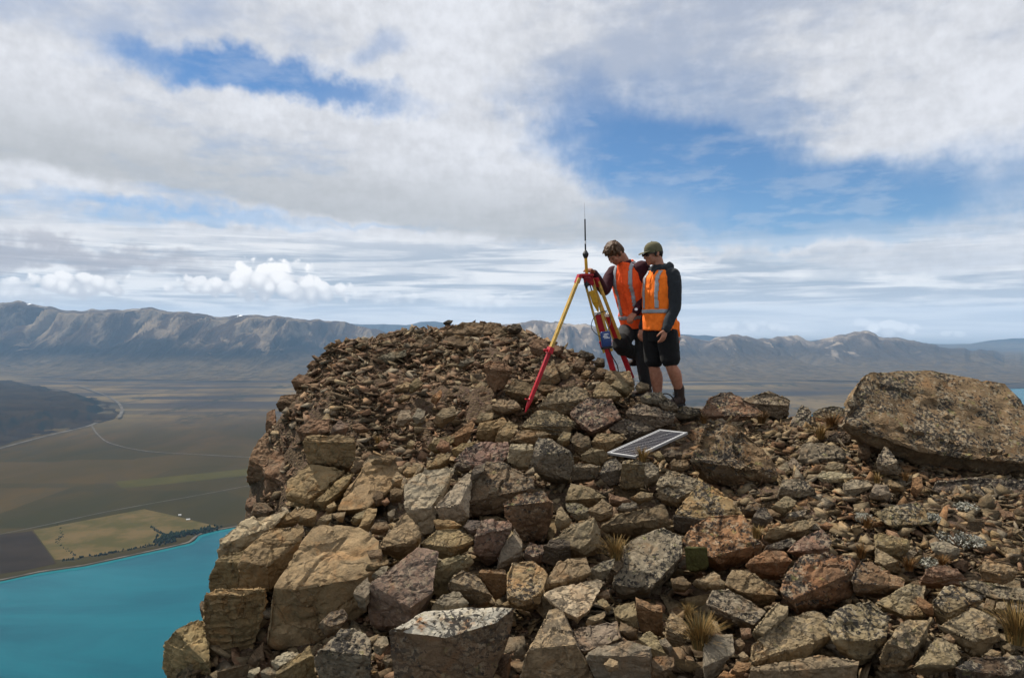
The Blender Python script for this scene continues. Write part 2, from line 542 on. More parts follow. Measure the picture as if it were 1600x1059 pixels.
        z0 = LAND_Z + 25
        Z = z0 + (zc - z0)[:, None] * sh[None]
        # spurs and gullies running down the slope
        lat = X / 1000.0
        wob = fbm(p3(lat * 0.5, s[None] * 1.6, 3.0), 4, seed + 5)
        r1 = 1 - 2 * np.abs(fbm(p3(lat * 0.55 + wob * 0.9, s[None] * 0.55), 3, seed + 2))
        r2 = 1 - 2 * np.abs(fbm(p3(lat * 1.5 + wob * 1.3, s[None] * 1.2), 4, seed + 3))
        r3 = 1 - 2 * np.abs(fbm(p3(lat * 4.2 + wob, s[None] * 3.5), 4, seed + 4))
        env = np.clip(s, 0, 1) ** 2.2 * (1 - sstep(s, 0.80, 1.0) * 0.92) * 2.0
        hgt = (zc - z0)[:, None]
        Z = Z + hgt * env[None] * rough * (0.42 * (r1 - 0.35) + 0.30 * (r2 - 0.35) + 0.14 * (r3 - 0.4))
        Z = np.minimum(Z, np.maximum(z0 + hgt * (0.985 - 0.25 * np.abs(s[None] - 1)), Z * 0 - 2000))
        Z = np.where(np.abs(s[None] - 1) < 1e-6, zc[:, None], Z)
        P = np.stack([X, Y, Z], -1)
        o = mesh_obj(name, P.reshape(-1, 3), grid_faces(*P.shape[:2]), mat, smooth=True)
        tag(o, label, kind='structure')
        return o

    snow = [tuple(at(u, v, d)) + (r,) for u, v, d, r in ((372, 498, 20300, 75), (378, 506, 20100, 50), (215, 487, 20500, 55), (68, 484, 20500, 60), (40, 478, 20700, 70), (150, 486, 20500, 40))]
    mat_l = mountain_mat('mountain_left_rock', (0.008, 0.007, 0.006), (0.060, 0.040, 0.026), (0.20, 0.155, 0.105), snow)  # darker than the right range: cloud shadow painted into its colours
    mat_r = mountain_mat('mountain_right_rock', (0.046, 0.038, 0.031), (0.125, 0.095, 0.072), (0.32, 0.26, 0.20), [])
    mat_f = mountain_mat('mountain_far_rock', (0.02, 0.02, 0.022), (0.03, 0.03, 0.032), (0.05, 0.05, 0.05), [])
    mountain_range('mountain_range', 'far blue hills closing the horizon behind both ranges',
                   [(-900, 500), (0, 498), (500, 505), (640, 507), (660, 503), (675, 501), (690, 505), (760, 512), (1100, 525), (1380, 536), (1440, 538), (1500, 539), (1545, 531), (1600, 528), (1700, 522), (2400, 515), (3400, 520)],
                   30000, 34500, 4500, -900, 2600, 300, 24, mat_f, 0.5, 71)
    mountain_range('mountain_range', 'brown eroded mountain range beyond the plain, right of centre',
                   [(560, 560), (640, 522), (700, 512), (780, 506), (815, 503), (832, 499), (872, 503), (920, 508), (960, 512), (1010, 517), (1060, 523), (1110, 532), (1145, 521), (1168, 525), (1182, 530), (1212, 526), (1240, 524), (1275, 533), (1300, 527), (1330, 518), (1350, 516), (1382, 527),
                    (1412, 529), (1450, 535), (1500, 545), (1560, 552), (1620, 559), (1700, 567), (1800, 576)],
                   12600, 20500, 7000, 560, 1800, 420, 90, mat_r, 1.4, 31, 5.0)
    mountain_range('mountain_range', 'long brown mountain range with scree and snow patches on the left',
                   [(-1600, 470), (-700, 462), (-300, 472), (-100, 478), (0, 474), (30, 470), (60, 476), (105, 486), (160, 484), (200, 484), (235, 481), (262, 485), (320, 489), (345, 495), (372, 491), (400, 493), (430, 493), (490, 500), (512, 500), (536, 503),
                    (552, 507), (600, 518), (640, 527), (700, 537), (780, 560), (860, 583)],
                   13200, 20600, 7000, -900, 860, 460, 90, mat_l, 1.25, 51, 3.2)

    # --- flat things laid out on the plain, each a sheet of its own level
    def ribbon(name, label, pts, width, z, mat, kind='structure', taper=None):
        P = [on_level(*p, z) for p in pts]
        c = [P[0]]
        for a, b_ in zip(P[:-1], P[1:]):
            for k in range(1, 9):
                c.append(a + (b_ - a) * k / 8)
        c = np.array(c)
        for _ in range(6):
            c[1:-1] = (c[:-2] + 2 * c[1:-1] + c[2:]) / 4
        tg = np.gradient(c, axis=0)[:, :2]
        nn = np.stack([-tg[:, 1], tg[:, 0]], 1)
        nn /= np.linalg.norm(nn, axis=1)[:, None]
        w = width * (1 + 0.35 * fbm(p3(np.arange(len(c)) / 2.5, 2.0), 2, len(pts)))[:, None] / 2
        V = np.concatenate([np.c_[c[:, :2] - nn * w, np.full(len(c), z)], np.c_[c[:, :2] + nn * w, np.full(len(c), z)]])
        n = len(c)
        f = np.array([[i, i + 1, n + i + 1, n + i] for i in range(n - 1)])
        o = mesh_obj(name, V, f, mat)
        return tag(o, label, kind=kind)

    def flat(name, c1, c2, sc):
        m, t, b = material(name, 0.95)
        pos = t.new('ShaderNodeNewGeometry').outputs['Position']
        t.put(b.inputs['Base Color'], t.mix(t.ramp(t.noise(pos, sc, 5, 0.6), 0.35, 0.65), c1, c2))
        return m
    gravel = flat('pale_gravel', (0.060, 0.052, 0.042), (0.115, 0.104, 0.088), 0.01)
    roadm = flat('road_gravel', (0.068, 0.060, 0.048), (0.098, 0.088, 0.074), 0.02)
    ribbon('road', 'pale straight road crossing the plain above the lake', [(-300, 893), (0, 834), (75, 819), (150, 802), (225, 788), (300, 775), (400, 756), (480, 742)], 9, -995.3, roadm)
    ribbon('road', 'pale track winding away from the river mouth', [(143, 664), (150, 676), (165, 690), (200, 700), (240, 706), (300, 709), (390, 714), (470, 717)], 14, -992.0, roadm)
    ribbon('river', 'thin river along the foot of the terrace hill', [(-300, 775), (-100, 725), (0, 700), (70, 681), (140, 665), (150, 660)], 38, -991.8, gravel)
    ribbon('river', 'braided gravel river bed turning round the terrace hill', [(186, 652), (192, 640), (185, 628), (165, 617), (140, 608), (115, 601)], 34, -978.0, gravel)
    sh = [(u, float(SHORE(u)) - 0.6) for u in (-400, -100, 0, 30, 60, 100, 130, 160, 200, 240, 270, 296, 304, 312, 330, 370, 420)]
    ribbon('beach', 'thin pale beach along the lake shore', sh, 13, -996.2, gravel)
    shal, t2, b2 = material('shallow_water', 0.25)
    t2.put(b2.inputs['Base Color'], t2.mix(t2.noise(t2.new('ShaderNodeNewGeometry').outputs['Position'], 0.02, 4), (0.008, 0.090, 0.108), (0.016, 0.112, 0.128)))
    ribbon('shallow_water', 'paler shallow water along the lake shore', [(u, v + 3.2) for u, v in sh], 46, LAKE_Z + 0.6, shal)
    ribbon('beach', 'pale beach along the far right arm of the lake', [(1235, 660), (1256, 653), (1266, 646), (1300, 639), (1340, 631)], 40, -996.2, gravel)

    def patch(name, label, pts, z, mat):
        V = [on_level(*p, z) for p in pts]
        o = mesh_obj(name, V, [list(range(len(V)))], mat)
        return tag(o, label, kind='structure')
    patch('field', 'straw coloured paddock beside the lake', [(52, 828), (225, 795), (262, 803), (340, 822), (300, 832), (259, 836), (255, 848), (180, 862), (110, 873), (86, 874)], -996.0, flat('paddock_straw', (0.050, 0.043, 0.013), (0.090, 0.064, 0.026), 0.006))
    patch('field', 'dark ploughed paddock at the left edge by the lake', [(-260, 885), (0, 835), (50, 829), (88, 880), (40, 890), (-260, 935)], -996.0, flat('paddock_dark', (0.018, 0.013, 0.008), (0.025, 0.018, 0.011), 0.004))
    patch('field', 'greener far paddock above the road', [(180, 752), (330, 738), (420, 728), (430, 738), (250, 757), (190, 763)], -996.0, flat('paddock_green', (0.040, 0.035, 0.008), (0.050, 0.042, 0.010), 0.004))

    # --- shelter belts: dark conifers in rows
    leaf = flat('conifer_green', (0.010, 0.019, 0.010), (0.020, 0.032, 0.015), 0.2)

    def belt(label, pts, n, spread, hgt):
        P = np.array([on_level(*p, LAND_Z) for p in pts])
        V, Fc = [], []
        for i in range(n):
            f = random.random() * (len(P) - 1)
            k = min(int(f), len(P) - 2)
            c = P[k] + (P[k + 1] - P[k]) * (f - k) + np.array([random.gauss(0, spread), random.gauss(0, spread), 0])
            h, r = hgt * random.uniform(.6, 1.2), hgt * random.uniform(.3, .5)
            o = len(V)
            V += [c + np.array([math.cos(a) * r * random.uniform(.7, 1.2), math.sin(a) * r * random.uniform(.7, 1.2), h * .25]) for a in np.arange(6) * math.pi / 3]
            V += [c + np.array([math.cos(a) * r * .5, math.sin(a) * r * .5, h * .8]) for a in np.arange(6) * math.pi / 3]
            V += [c + np.array([0, 0, h]), c]
            for j in range(6):
                jn = (j + 1) % 6
                Fc += [[o + j, o + jn, o + 6 + jn], [o + j, o + 6 + jn, o + 6 + j], [o + 6 + j, o + 6 + jn, o + 12], [o + jn, o + j, o + 13]]
        o = mesh_obj('shelter_belt_trees', V, np.array(Fc), leaf)
        tag(o, label, kind='stuff')
    belt('dark belt of trees between the straw paddock and the lake', [(257, 847), (262, 838), (300, 833), (332, 826)], 260, 22, 15)
    belt('thin line of dark trees along the paddock by the lake', [(98, 876), (150, 868), (190, 861), (257, 848)], 90, 7, 9)
    belt('short dark hedge crossing the straw paddock', [(236, 822), (246, 830), (258, 836)], 40, 4, 8)
    belt('winding line of scrub along a creek in the straw paddock', [(90, 820), (98, 835), (88, 848), (105, 858), (118, 868)], 60, 5, 6)

    # --- two farm sheds
    white, t, b = material('shed_white_paint', 0.6)
    b.inputs['Base Color'].default_value = (0.45, 0.45, 0.43, 1)
    roofm, t, b = material('shed_roof_iron', 0.5)
    b.inputs['Base Color'].default_value = (0.38, 0.39, 0.40, 1)
    for (u, v), label, L in (((281, 805), 'smaller white farm shed standing on the plain above the straw paddock', 13), ((294, 812), 'longer white farm shed on the plain near the lake shore', 18)):
        p = on_level(u, v, LAND_Z)
        e = bpy.data.objects.new('farm_shed', None)
        e.location = p
        e.rotation_euler.z = 0.25
        link(e)
        tag(e, label, 'shed', 'farm sheds')
        w, h = 8, 4.5
        V = [(x * L / 2, y * w / 2, z) for z in (0, h) for x, y in ((-1, -1), (1, -1), (1, 1), (-1, 1))] + [(-L / 2, 0, h + 2.5), (L / 2, 0, h + 2.5)]
        mesh_obj('wall', V, [[0, 1, 5, 4], [1, 2, 6, 9, 5], [2, 3, 7, 6], [3, 0, 4, 8, 7]], white, e)
        k = 0.6
        V = [(-L / 2 - k, -w / 2 - k, h - .2), (L / 2 + k, -w / 2 - k, h - .2), (L / 2 + k, 0, h + 2.8), (-L / 2 - k, 0, h + 2.8), (L / 2 + k, w / 2 + k, h - .2), (-L / 2 - k, w / 2 + k, h - .2)]
        mesh_obj('roof', V, [[0, 1, 2, 3], [3, 2, 4, 5]], roofm, e)


_before = set(bpy.data.materials)
build_land()
for _m in set(bpy.data.materials) - _before:
    if _m.name not in ('lake_water', 'shed_white_paint', 'shed_roof_iron'):
        _m.node_tree.nodes['Principled BSDF'].inputs['Specular IOR Level'].default_value = 0.0   # dry, dull ground

# ------------------------------------------------------------------ the rocky summit
# places on the ground in the photograph with their distance (px, py, depth)
CTRL = []
for u in (740, 900, 1100, 1300, 1500, 1750, 2000):
    for v, d in ((1059, 3.3), (1000, 3.6), (950, 3.9), (900, 4.25), (850, 4.6), (800, 5.0), (745, 5.6), (700, 6.2), (665, 6.9)):
        CTRL.append((u, v, d))
CTRL += [(1000, 640, 7.6), (930, 640, 7.45), (1070, 640, 7.75), (1150, 652, 7.9), (1230, 655, 8.0), (1320, 655, 8.0), (1450, 655, 7.8), (1600, 655, 7.8), (1800, 655, 7.8), (2000, 655, 7.8), (830, 645, 7.2)]
for u, row in {600: ((1059, 3.5), (950, 4.2), (850, 5.0), (750, 6.0), (690, 7.0), (640, 7.8), (580, 9.0), (535, 10.3), (520, 10.9)),
               680: ((1059, 3.4), (950, 4.05), (850, 4.8), (750, 5.7), (685, 6.9), (640, 7.6), (580, 8.8), (530, 10.3), (510, 11.1)),
               760: ((690, 6.6), (645, 7.35), (600, 8.1), (560, 9.1), (520, 10.5), (503, 11.3)),
               830: ((620, 7.7), (580, 8.6), (540, 9.7), (515, 10.6)),
               800: ((505, 11.1),), 862: ((528, 10.0),), 905: ((548, 9.35),), 928: ((562, 8.9),), 560: ((526, 10.5),), 640: ((510, 11.1),), 470: ((585, 9.3),), 720: ((502, 11.3),),
               890: ((615, 7.65), (575, 8.5), (541, 9.5)),
               945: ((605, 7.7), (577, 8.4)),
               500: ((1059, 3.7), (950, 4.5), (850, 5.3), (750, 6.1), (700, 6.7), (640, 7.9), (590, 8.9), (560, 9.8)),
               440: ((1059, 3.9), (950, 4.7), (850, 5.4), (780, 6.4), (700, 7.7), (650, 8.5)),
               400: ((800, 7.5), (740, 8.0), (690, 8.3)),
               330: ((1059, 4.2), (950, 4.8), (880, 5.2)),
               268: ((1059, 4.4), (1000, 4.65))}.items():
    for v, d in row:
        CTRL.append((u, v, d))
GP = [tuple(at(u, v, d)) for u, v, d in CTRL]
# the rim on the left: the ground falls away just outside it
for (u, v, d) in ((262, 1010, 4.65), (325, 890, 5.2), (395, 800, 7.5), (388, 740, 8.05), (425, 650, 8.6), (515, 552, 9.9), (420, 800, 6.6)):
    x, y, z = at(u, v, d)
    if (u, v) != (420, 800):
        GP += [(x - 0.45, y + 0.15, z - 2.2), (x - 1.7, y + 0.3, z - 6.5), (x - 4.0, y + 0.6, z - 11.0)]
GP += [(-2.1, 6.1, -2.0), (-2.35, 6.0, -3.6), (-3.4, 6.0, -7.0)]
for x in (-1.9, -1.2, -0.4, 0.3, 0.9, 1.4):          # behind the mound
    GP += [(x, 12.6 - max(0, x) * 1.3, -0.9 - max(0, x) * .3), (x, 14.5, -4.0), (x, 17.0, -8.0)]
for x in (2.2, 3.2, 4.5, 6.0, 8.0, 10.5):            # beyond the crest on the right
    GP += [(x, 8.6, -1.12), (x, 9.6, -2.1), (x, 12.0, -5.0), (x, 17.0, -10.0)]
for x in (-0.6, 0.5, 2.0, 4.0, 7.0, 10.0):           # round the photographer's feet
    GP += [(x, 2.2, -1.66), (x, 0.9, -1.68), (x, -0.6, -1.7), (x, -2.5, -2.2)]
for y in (-2.5, -0.6, 0.9, 2.2, 3.2):
    GP += [(-1.5, y, -2.1), (-2.3, y, -3.2), (-3.6, y, -6.0), (-7.0, y, -11.0)]
GP += [(12.0, y, z) for y, z in ((0, -1.7), (4, -1.6), (6, -1.25), (8, -1.2), (12, -5.0))]
GP = np.array(GP)


def _rbf_fit(P, lam=0.02):
    n = len(P)
    r = np.hypot(P[:, None, 0] - P[None, :, 0], P[:, None, 1] - P[None, :, 1])
    A = np.zeros((n + 3, n + 3))
    A[:n, :n] = r + lam * np.eye(n)
    A[:n, n:] = np.c_[np.ones(n), P[:, :2]]
    A[n:, :n] = A[:n, n:].T
    return np.linalg.solve(A, np.r_[P[:, 2], 0, 0, 0])


_RW = _rbf_fit(GP, 0.0)


def surf(x, y):
    x = np.asarray(x, float)
    y = np.asarray(y, float)
    sh = np.broadcast(x, y).shape
    x = np.broadcast_to(x, sh).ravel()
    y = np.broadcast_to(y, sh).ravel()
    out = np.empty(x.size)
    n = len(GP)
    for i in range(0, x.size, 20000):
        xs, ys = x[i:i + 20000], y[i:i + 20000]
        r = np.hypot(xs[:, None] - GP[None, :, 0], ys[:, None] - GP[None, :, 1])
        out[i:i + 20000] = r @ _RW[:n] + _RW[n] + _RW[n + 1] * xs + _RW[n + 2] * ys
    return out.reshape(sh)


GX, GY = np.linspace(-6, 9, 341), np.linspace(-2.4, 15, 351)
_GZ = surf(GX[:, None], GY[None, :])


def surf_at(x, y):
    """fast lookup of the summit surface"""
    fx = np.clip((np.asarray(x) - GX[0]) / (GX[1] - GX[0]), 0, len(GX) - 1.001)
    fy = np.clip((np.asarray(y) - GY[0]) / (GY[1] - GY[0]), 0, len(GY) - 1.001)
    i, j = fx.astype(int), fy.astype(int)
    a, b = fx - i, fy - j
    return (_GZ[i, j] * (1 - a) * (1 - b) + _GZ[i + 1, j] * a * (1 - b) + _GZ[i, j + 1] * (1 - a) * b + _GZ[i + 1, j + 1] * a * b)


def hit_depth(px, py, lo=2.4, hi=13.0):
    """distance at which the view ray meets the summit surface"""
    r = ray(px, py)
    d = np.linspace(lo, hi, 700)
    below = r[2] * d < surf_at(r[0] * d, d)
    return float(d[np.argmax(below)]) if below.any() else None


# ------------------------------------------------------------------ stone materials
def rock_material(name, attr=False, crust=None):
    m, t, b = material(name, 0.9)
    b.inputs['Specular IOR Level'].default_value = 0.12
    co = t.new('ShaderNodeTexCoord').outputs['Object']
    geo = t.new('ShaderNodeNewGeometry')
    if attr:
        a = t.new('ShaderNodeVertexColor', layer_name='tint')
        tint, lich = a.outputs['Color'], a.outputs['Alpha']
        vec = co
    else:
        oi = t.new('ShaderNodeObjectInfo')
        tint, lich = oi.outputs['Color'], oi.outputs['Alpha']
        off = t.math('MULTIPLY', oi.outputs['Random'], 57.0)
        vec = t.vmath('ADD', co, t.comb(off, t.math('MULTIPLY', off, 1.7), t.math('MULTIPLY', off, 0.6)))
    big = t.noise(vec, 3.2, 4, 0.6, 0.4)
    med = t.noise(vec, 13.0, 5, 0.65, 0.3)
    fin = t.noise(vec, 70.0, 4, 0.65)
    val = t.math('MULTIPLY_ADD', t.math('SUBTRACT', fin, 0.5), 0.95, t.math('MULTIPLY_ADD', t.math('SUBTRACT', med, 0.5), 1.0, t.ramp(big, 0.3, 0.7, 0.72, 1.18)))
    c = t.mix(1.0, tint, t.comb(val, val, val), 'MULTIPLY')
    # rusty iron staining and grey weathered skin
    rust = t.math('MULTIPLY', t.ramp(t.noise(vec, 4.7, 5, 0.6, 1.2), 0.52, 0.68), 0.5)
    c = t.mix(rust, c, t.mix(1.0, tint, (1.20, 0.90, 0.66), 'MULTIPLY'))
    grey = t.math('MULTIPLY', t.ramp(t.noise(t.vmath('ADD', vec, (9, 3, 5)), 5.5, 5, 0.62, 0.8), 0.48, 0.70), 0.55)
    c = t.mix(grey, c, t.mix(1.0, tint, (0.86, 0.92, 0.98), 'MULTIPLY'))
    # fine dark seams
    wv = t.new('ShaderNodeTexWave', wave_type='BANDS', bands_direction='DIAGONAL')
    t.put(wv.inputs['Vector'], vec)
    wv.inputs['Scale'].default_value = 2.1
    wv.inputs['Distortion'].default_value = 9.0
    wv.inputs['Detail'].default_value = 4.0
    wv.inputs['Detail Scale'].default_value = 1.6
    seam = t.ramp(wv.outputs['Fac'], 0.0, 0.07, 1.0, 0.0)
    c = t.mix(t.math('MULTIPLY', seam, 0.30), c, t.mix(1.0, c, (0.45, 0.42, 0.40), 'MULTIPLY'))
    # a bleached skin on the faces that lie open to the sky
    up = t.sep(geo.outputs['Normal'])[2]
    if crust:
        c = t.mix(t.ramp(t.math('MULTIPLY_ADD', t.math('SUBTRACT', med, 0.5), 0.5, up), 0.42, 0.60), c, t.mix(t.ramp(t.noise(vec, 6.0, 4, 0.6, 0.8), 0.53, 0.62), crust, (0.30, 0.17, 0.09)))
    # lichens: pale crust, black spots, a little yellow-green; they grow on the weathered sides
    grow = t.math('MULTIPLY', lich, t.ramp(up, -0.35, 0.45, 0.25, 1.0))
    patchy = t.noise(t.vmath('ADD', vec, (3, 8, 1)), 4.5, 3, 0.55)
    pale = t.math('MULTIPLY', t.ramp(t.math('MULTIPLY_ADD', t.noise(vec, 24.0, 5, 0.7), 0.65, t.math('MULTIPLY', patchy, 0.35)), 0.50, 0.56), grow)
    c = t.mix(t.math('MULTIPLY', pale, 0.75), c, (0.26, 0.22, 0.155))
    spots = t.noise(t.vmath('ADD', vec, (1.3, 4.1, 7.7)), 42.0, 3, 0.6, 0.3)
    black = t.math('MULTIPLY', t.ramp(t.math('MULTIPLY_ADD', spots, 0.62, t.math('MULTIPLY', patchy, 0.42)), 0.535, 0.575), t.math('MINIMUM', t.math('MULTIPLY', grow, 1.6), 1.0))
    c = t.mix(t.math('MULTIPLY', black, 0.88), c, (0.020, 0.019, 0.019))
    yel = t.math('MULTIPLY', t.ramp(t.noise(t.vmath('ADD', vec, (6, 2, 9)), 17.0, 4, 0.65), 0.60, 0.68), t.math('MULTIPLY', grow, 0.45))
    c = t.mix(yel, c, (0.215, 0.205, 0.065))
    t.put(b.inputs['Base Color'], c)
    # relief
    h = t.math('MULTIPLY_ADD', fin, 0.30, t.math('MULTIPLY_ADD', med, 0.9, t.math('MULTIPLY_ADD', black, 0.12, t.math('MULTIPLY', seam, -0.25))))
    bump = t.new('ShaderNodeBump')
    bump.inputs['Strength'].default_value = 0.85
    bump.inputs['Distance'].default_value = 0.022
    t.put(bump.inputs['Height'], h)
    t.put(b.inputs['Normal'], bump.outputs[0])
    return m


ROCK = rock_material('weathered_sandstone')
CRUSTED = rock_material('crusted_sandstone', crust=(0.36, 0.325, 0.26))
SCREE = rock_material('scree_stone', attr=True)


def ground_material():
    m, t, b = material('stony_soil', 0.95)
    b.inputs['Specular IOR Level'].default_value = 0.05
    co = t.new('ShaderNodeNewGeometry').outputs['Position']
    a = t.noise(co, 6.0, 5, 0.65)
    f = t.noise(co, 42.0, 5, 0.7)
    v = t.new('ShaderNodeTexVoronoi', feature='F1')
    t.put(v.inputs['Vector'], co)
    v.inputs['Scale'].default_value = 34.0
    cell = t.sep(v.outputs['Color'])
    c = t.mix(t.ramp(a, 0.35, 0.65), (0.060, 0.041, 0.026), (0.105, 0.074, 0.045))
    c = t.mix(t.math('MULTIPLY', cell[0], 0.75), c, (0.145, 0.105, 0.066))
    c = t.mix(t.math('MULTIPLY', t.ramp(cell[1], 0.6, 0.9), 0.6), c, (0.13, 0.085, 0.07))
    c = t.mix(t.ramp(f, 0.35, 0.7, 0.0, 0.6), c, (0.055, 0.042, 0.030))
    t.put(b.inputs['Base Color'], c)
    bump = t.new('ShaderNodeBump')
    bump.inputs['Strength'].default_value = 1.0
    bump.inputs['Distance'].default_value = 0.03
    t.put(bump.inputs['Height'], t.math('MULTIPLY_ADD', v.outputs['Distance'], -0.8, f))
    t.put(b.inputs['Normal'], bump.outputs[0])
    return m


def ground_drop(x, y):
    """how far the soil lies under the tops of the boulders: deep among the talus, little on the gravel and mound"""
    gravel = sstep(x, 1.3, 2.2) * sstep(y, 3.9, 4.6)
    mound = sstep(y - (7.0 + 0.25 * np.abs(x)), 0.0, 0.8)
    return 0.27 - np.maximum(0.23 * gravel, 0.17 * mound)


def build_summit_ground():
    X, Y = np.meshgrid(GX, GY, indexing='ij')
    Z = _GZ - ground_drop(X, Y) + 0.055 * fbm(p3(X * 2.2, Y * 2.2), 5, 77) + 0.02 * fbm(p3(X * 9, Y * 9), 3, 78)
    rg = np.random.default_rng(8)
    P = p3(X, Y, 0.0).reshape(-1, 3)
    wob = P + 0.10 * np.stack([fbm(P * 3.0, 2, 61 + k) for k in range(3)], 1)
    for cell, amp in ((0.42, 0.065), (0.16, 0.045)):
        g = wob[:, :2] / cell
        best = np.full(len(P), 1e9)
        val = np.zeros(len(P))
        gi = np.floor(g)
        for dx in (-1, 0, 1):
            for dy in (-1, 0, 1):
                cx, cy = gi[:, 0] + dx, gi[:, 1] + dy
                zz = np.zeros(len(cx), np.int64)
                jx, jy = _hash(cx, cy, zz, 3) * .5, _hash(cx, cy, zz, 4) * .5
                ddx, ddy = g[:, 0] - cx - .5 - jx, g[:, 1] - cy - .5 - jy
                dd = ddx ** 2 + ddy ** 2
                v = _hash(cx, cy, zz, 5) + 1.3 * (_hash(cx, cy, zz, 6) * ddx + _hash(cx, cy, zz, 7) * ddy)
                val = np.where(dd < best, v, val)
                best = np.minimum(dd, best)
        stony = sstep(Y - (6.9 + 0.25 * np.abs(X)), 0.0, 0.8) * (X < 2.2)
        Z = Z + amp * 0.6 * val.reshape(Z.shape) * (0.25 + 0.75 * stony)
    bedrock = sstep(-X - 0.035 * (Y - 9) ** 2 + 1.0, 3.0, 3.6)
    o = mesh_obj('summit_ground', p3(X, Y, Z).reshape(-1, 3), grid_faces(len(GX), len(GY)), ground_material(), smooth=True)
    tag(o, 'stony brown ground of the summit', kind='structure')
    # the mountainside below the summit, down under the lake
    na, nr = 96, 60
    a = np.linspace(0, 2 * math.pi, na)
    r = 6.0 * (1500 / 6.0) ** np.linspace(0, 1, nr)
    A, R = np.meshgrid(a, r, indexing='ij')
    Xm, Ym = 2 + R * np.cos(A) * 1.25, 6.5 + R * np.sin(A)
    Zm = -5.5 - 0.86 * (R - 6) + 0.10 * R * fbm(p3(np.cos(A) * 2.5, np.sin(A) * 2.5, np.log(R)), 4, 5)
    o = mesh_obj('mountainside', p3(Xm, Ym, Zm).reshape(-1, 3), grid_faces(na, nr), bpy.data.materials['stony_soil'], smooth=True)
    tag(o, 'steep stony mountainside falling from the summit to the lake', kind='structure')


build_summit_ground()


# ------------------------------------------------------------------ rock builder
def hull(points):
    bm = bmesh.new()
    for p in points:
        bm.verts.new(p)
    r = bmesh.ops.convex_hull(bm, input=bm.verts)
    junk = [g for g in set(r['geom_interior']) | set(r['geom_unused']) if isinstance(g, bmesh.types.BMVert) and g.is_valid]
    bmesh.ops.delete(bm, geom=junk, context='VERTS')
    bmesh.ops.delete(bm, geom=[v for v in bm.verts if not v.link_faces], context='VERTS')
    bmesh.ops.triangulate(bm, faces=bm.faces)
    bmesh.ops.recalc_face_normals(bm, faces=bm.faces)
    bm.verts.index_update()
    V = np.array([v.co[:] for v in bm.verts])
    T = np.array([[v.index for v in f.verts] for f in bm.faces])
    bm.free()
    return V, T


def split_long(V, T, L, passes=7, ycut=None):
    """subdivide triangles until no edge is longer than L"""
    for _ in range(passes):
        E = np.sort(np.concatenate([T[:, [0, 1]], T[:, [1, 2]], T[:, [2, 0]]]), axis=1)
        key = E[:, 0].astype(np.int64) * len(V) + E[:, 1]
        uq, first, inv = np.unique(key, return_index=True, return_inverse=True)
        e = E[first]
        lim = np.full(len(e), L)
        if ycut is not None:                     # the buried far side needs less detail
            lim[np.minimum(V[e[:, 0], 1], V[e[:, 1], 1]) > ycut] = 4 * L
        long_ = np.linalg.norm(V[e[:, 0]] - V[e[:, 1]], axis=1) > lim
        if not long_.any():
            break
        mid = np.full(len(uq), -1)
        mid[long_] = len(V) + np.arange(long_.sum())
        V = np.concatenate([V, (V[e[long_, 0]] + V[e[long_, 1]]) / 2])
        n = len(T)
        M = np.stack([mid[inv[:n]], mid[inv[n:2 * n]], mid[inv[2 * n:]]], 1)
        cnt = (M >= 0).sum(1)
        out = [T[cnt == 0]]
        s3 = cnt == 3
        a, b, c = T[s3].T
        ab, bc, ca = M[s3].T
        out += [np.stack(q, 1) for q in ((a, ab, ca), (ab, b, bc), (ca, bc, c), (ab, bc, ca))]
        for k in range(3):
            r = [(k + j) % 3 for j in range(3)]
            Tk, Mk = T[:, r], M[:, r]
            s1 = (cnt == 1) & (Mk[:, 0] >= 0)
            a, b, c = Tk[s1].T
            m = Mk[s1, 0]
            out += [np.stack(q, 1) for q in ((a, m, c), (m, b, c))]
            s2 = (cnt == 2) & (Mk[:, 2] < 0)
            a, b, c = Tk[s2].T
            ab, bc = Mk[s2, 0], Mk[s2, 1]
            out += [np.stack(q, 1) for q in ((ab, b, bc), (a, ab, bc), (a, bc, c))]
        T = np.concatenate(out)
    return V, T


def vert_normals(V, T):
    fn = np.cross(V[T[:, 1]] - V[T[:, 0]], V[T[:, 2]] - V[T[:, 0]])
    N = np.zeros_like(V)
    for j in range(3):
        N[:, j] = np.bincount(T.ravel(), np.repeat(fn[:, j], 3), len(V))
    return N / np.maximum(np.linalg.norm(N, axis=1), 1e-12)[:, None]


def laplace(V, T, lam, it):
    E = np.concatenate([T[:, [0, 1]], T[:, [1, 2]], T[:, [2, 0]]])
    E = np.concatenate([E, E[:, ::-1]])
    n = np.bincount(E[:, 0], minlength=len(V))[:, None]
    for _ in range(it):
        S = np.stack([np.bincount(E[:, 0], V[E[:, 1], j], len(V)) for j in range(3)], 1)
        V = V + lam * (S / n - V)
    return V


def fracture(V, N, size, rg, n, amp, crack=0.0):
    """break a surface into flat facets of slightly different height and tilt, like split stone"""
    seeds = V[rg.integers(len(V), size=n)]
    w = V + 0.10 * size * np.stack([vnoise(V / size * 4.0, int(rg.integers(999)) + k) for k in range(3)], 1)
    D = np.sqrt(np.maximum((w * w).sum(1)[:, None] - 2 * w @ seeds.T + (seeds * seeds).sum(1)[None], 0))
    i = np.arange(len(V))
    k = D.argmin(1)
    d1 = D[i, k].copy()
    D[i, k] = 1e9
    k2 = D.argmin(1)
    d2 = D[i, k2]
    off = rg.uniform(-1, .35, n)
    tilt = rg.normal(size=(n, 3)) * 1.4 / size
    d = amp * size * (off[k] + np.clip(np.einsum('ij,ij->i', V - seeds[k], tilt[k]), -1, 1))
    if crack:
        gap = d2 - d1
        open_ = rg.uniform(0, 1, (n, n)) < 0.22
        d -= crack * size * np.clip(1 - gap / (0.022 * size), 0, 1) * open_[np.minimum(k, k2), np.maximum(k, k2)]
    return V + N * d[:, None]


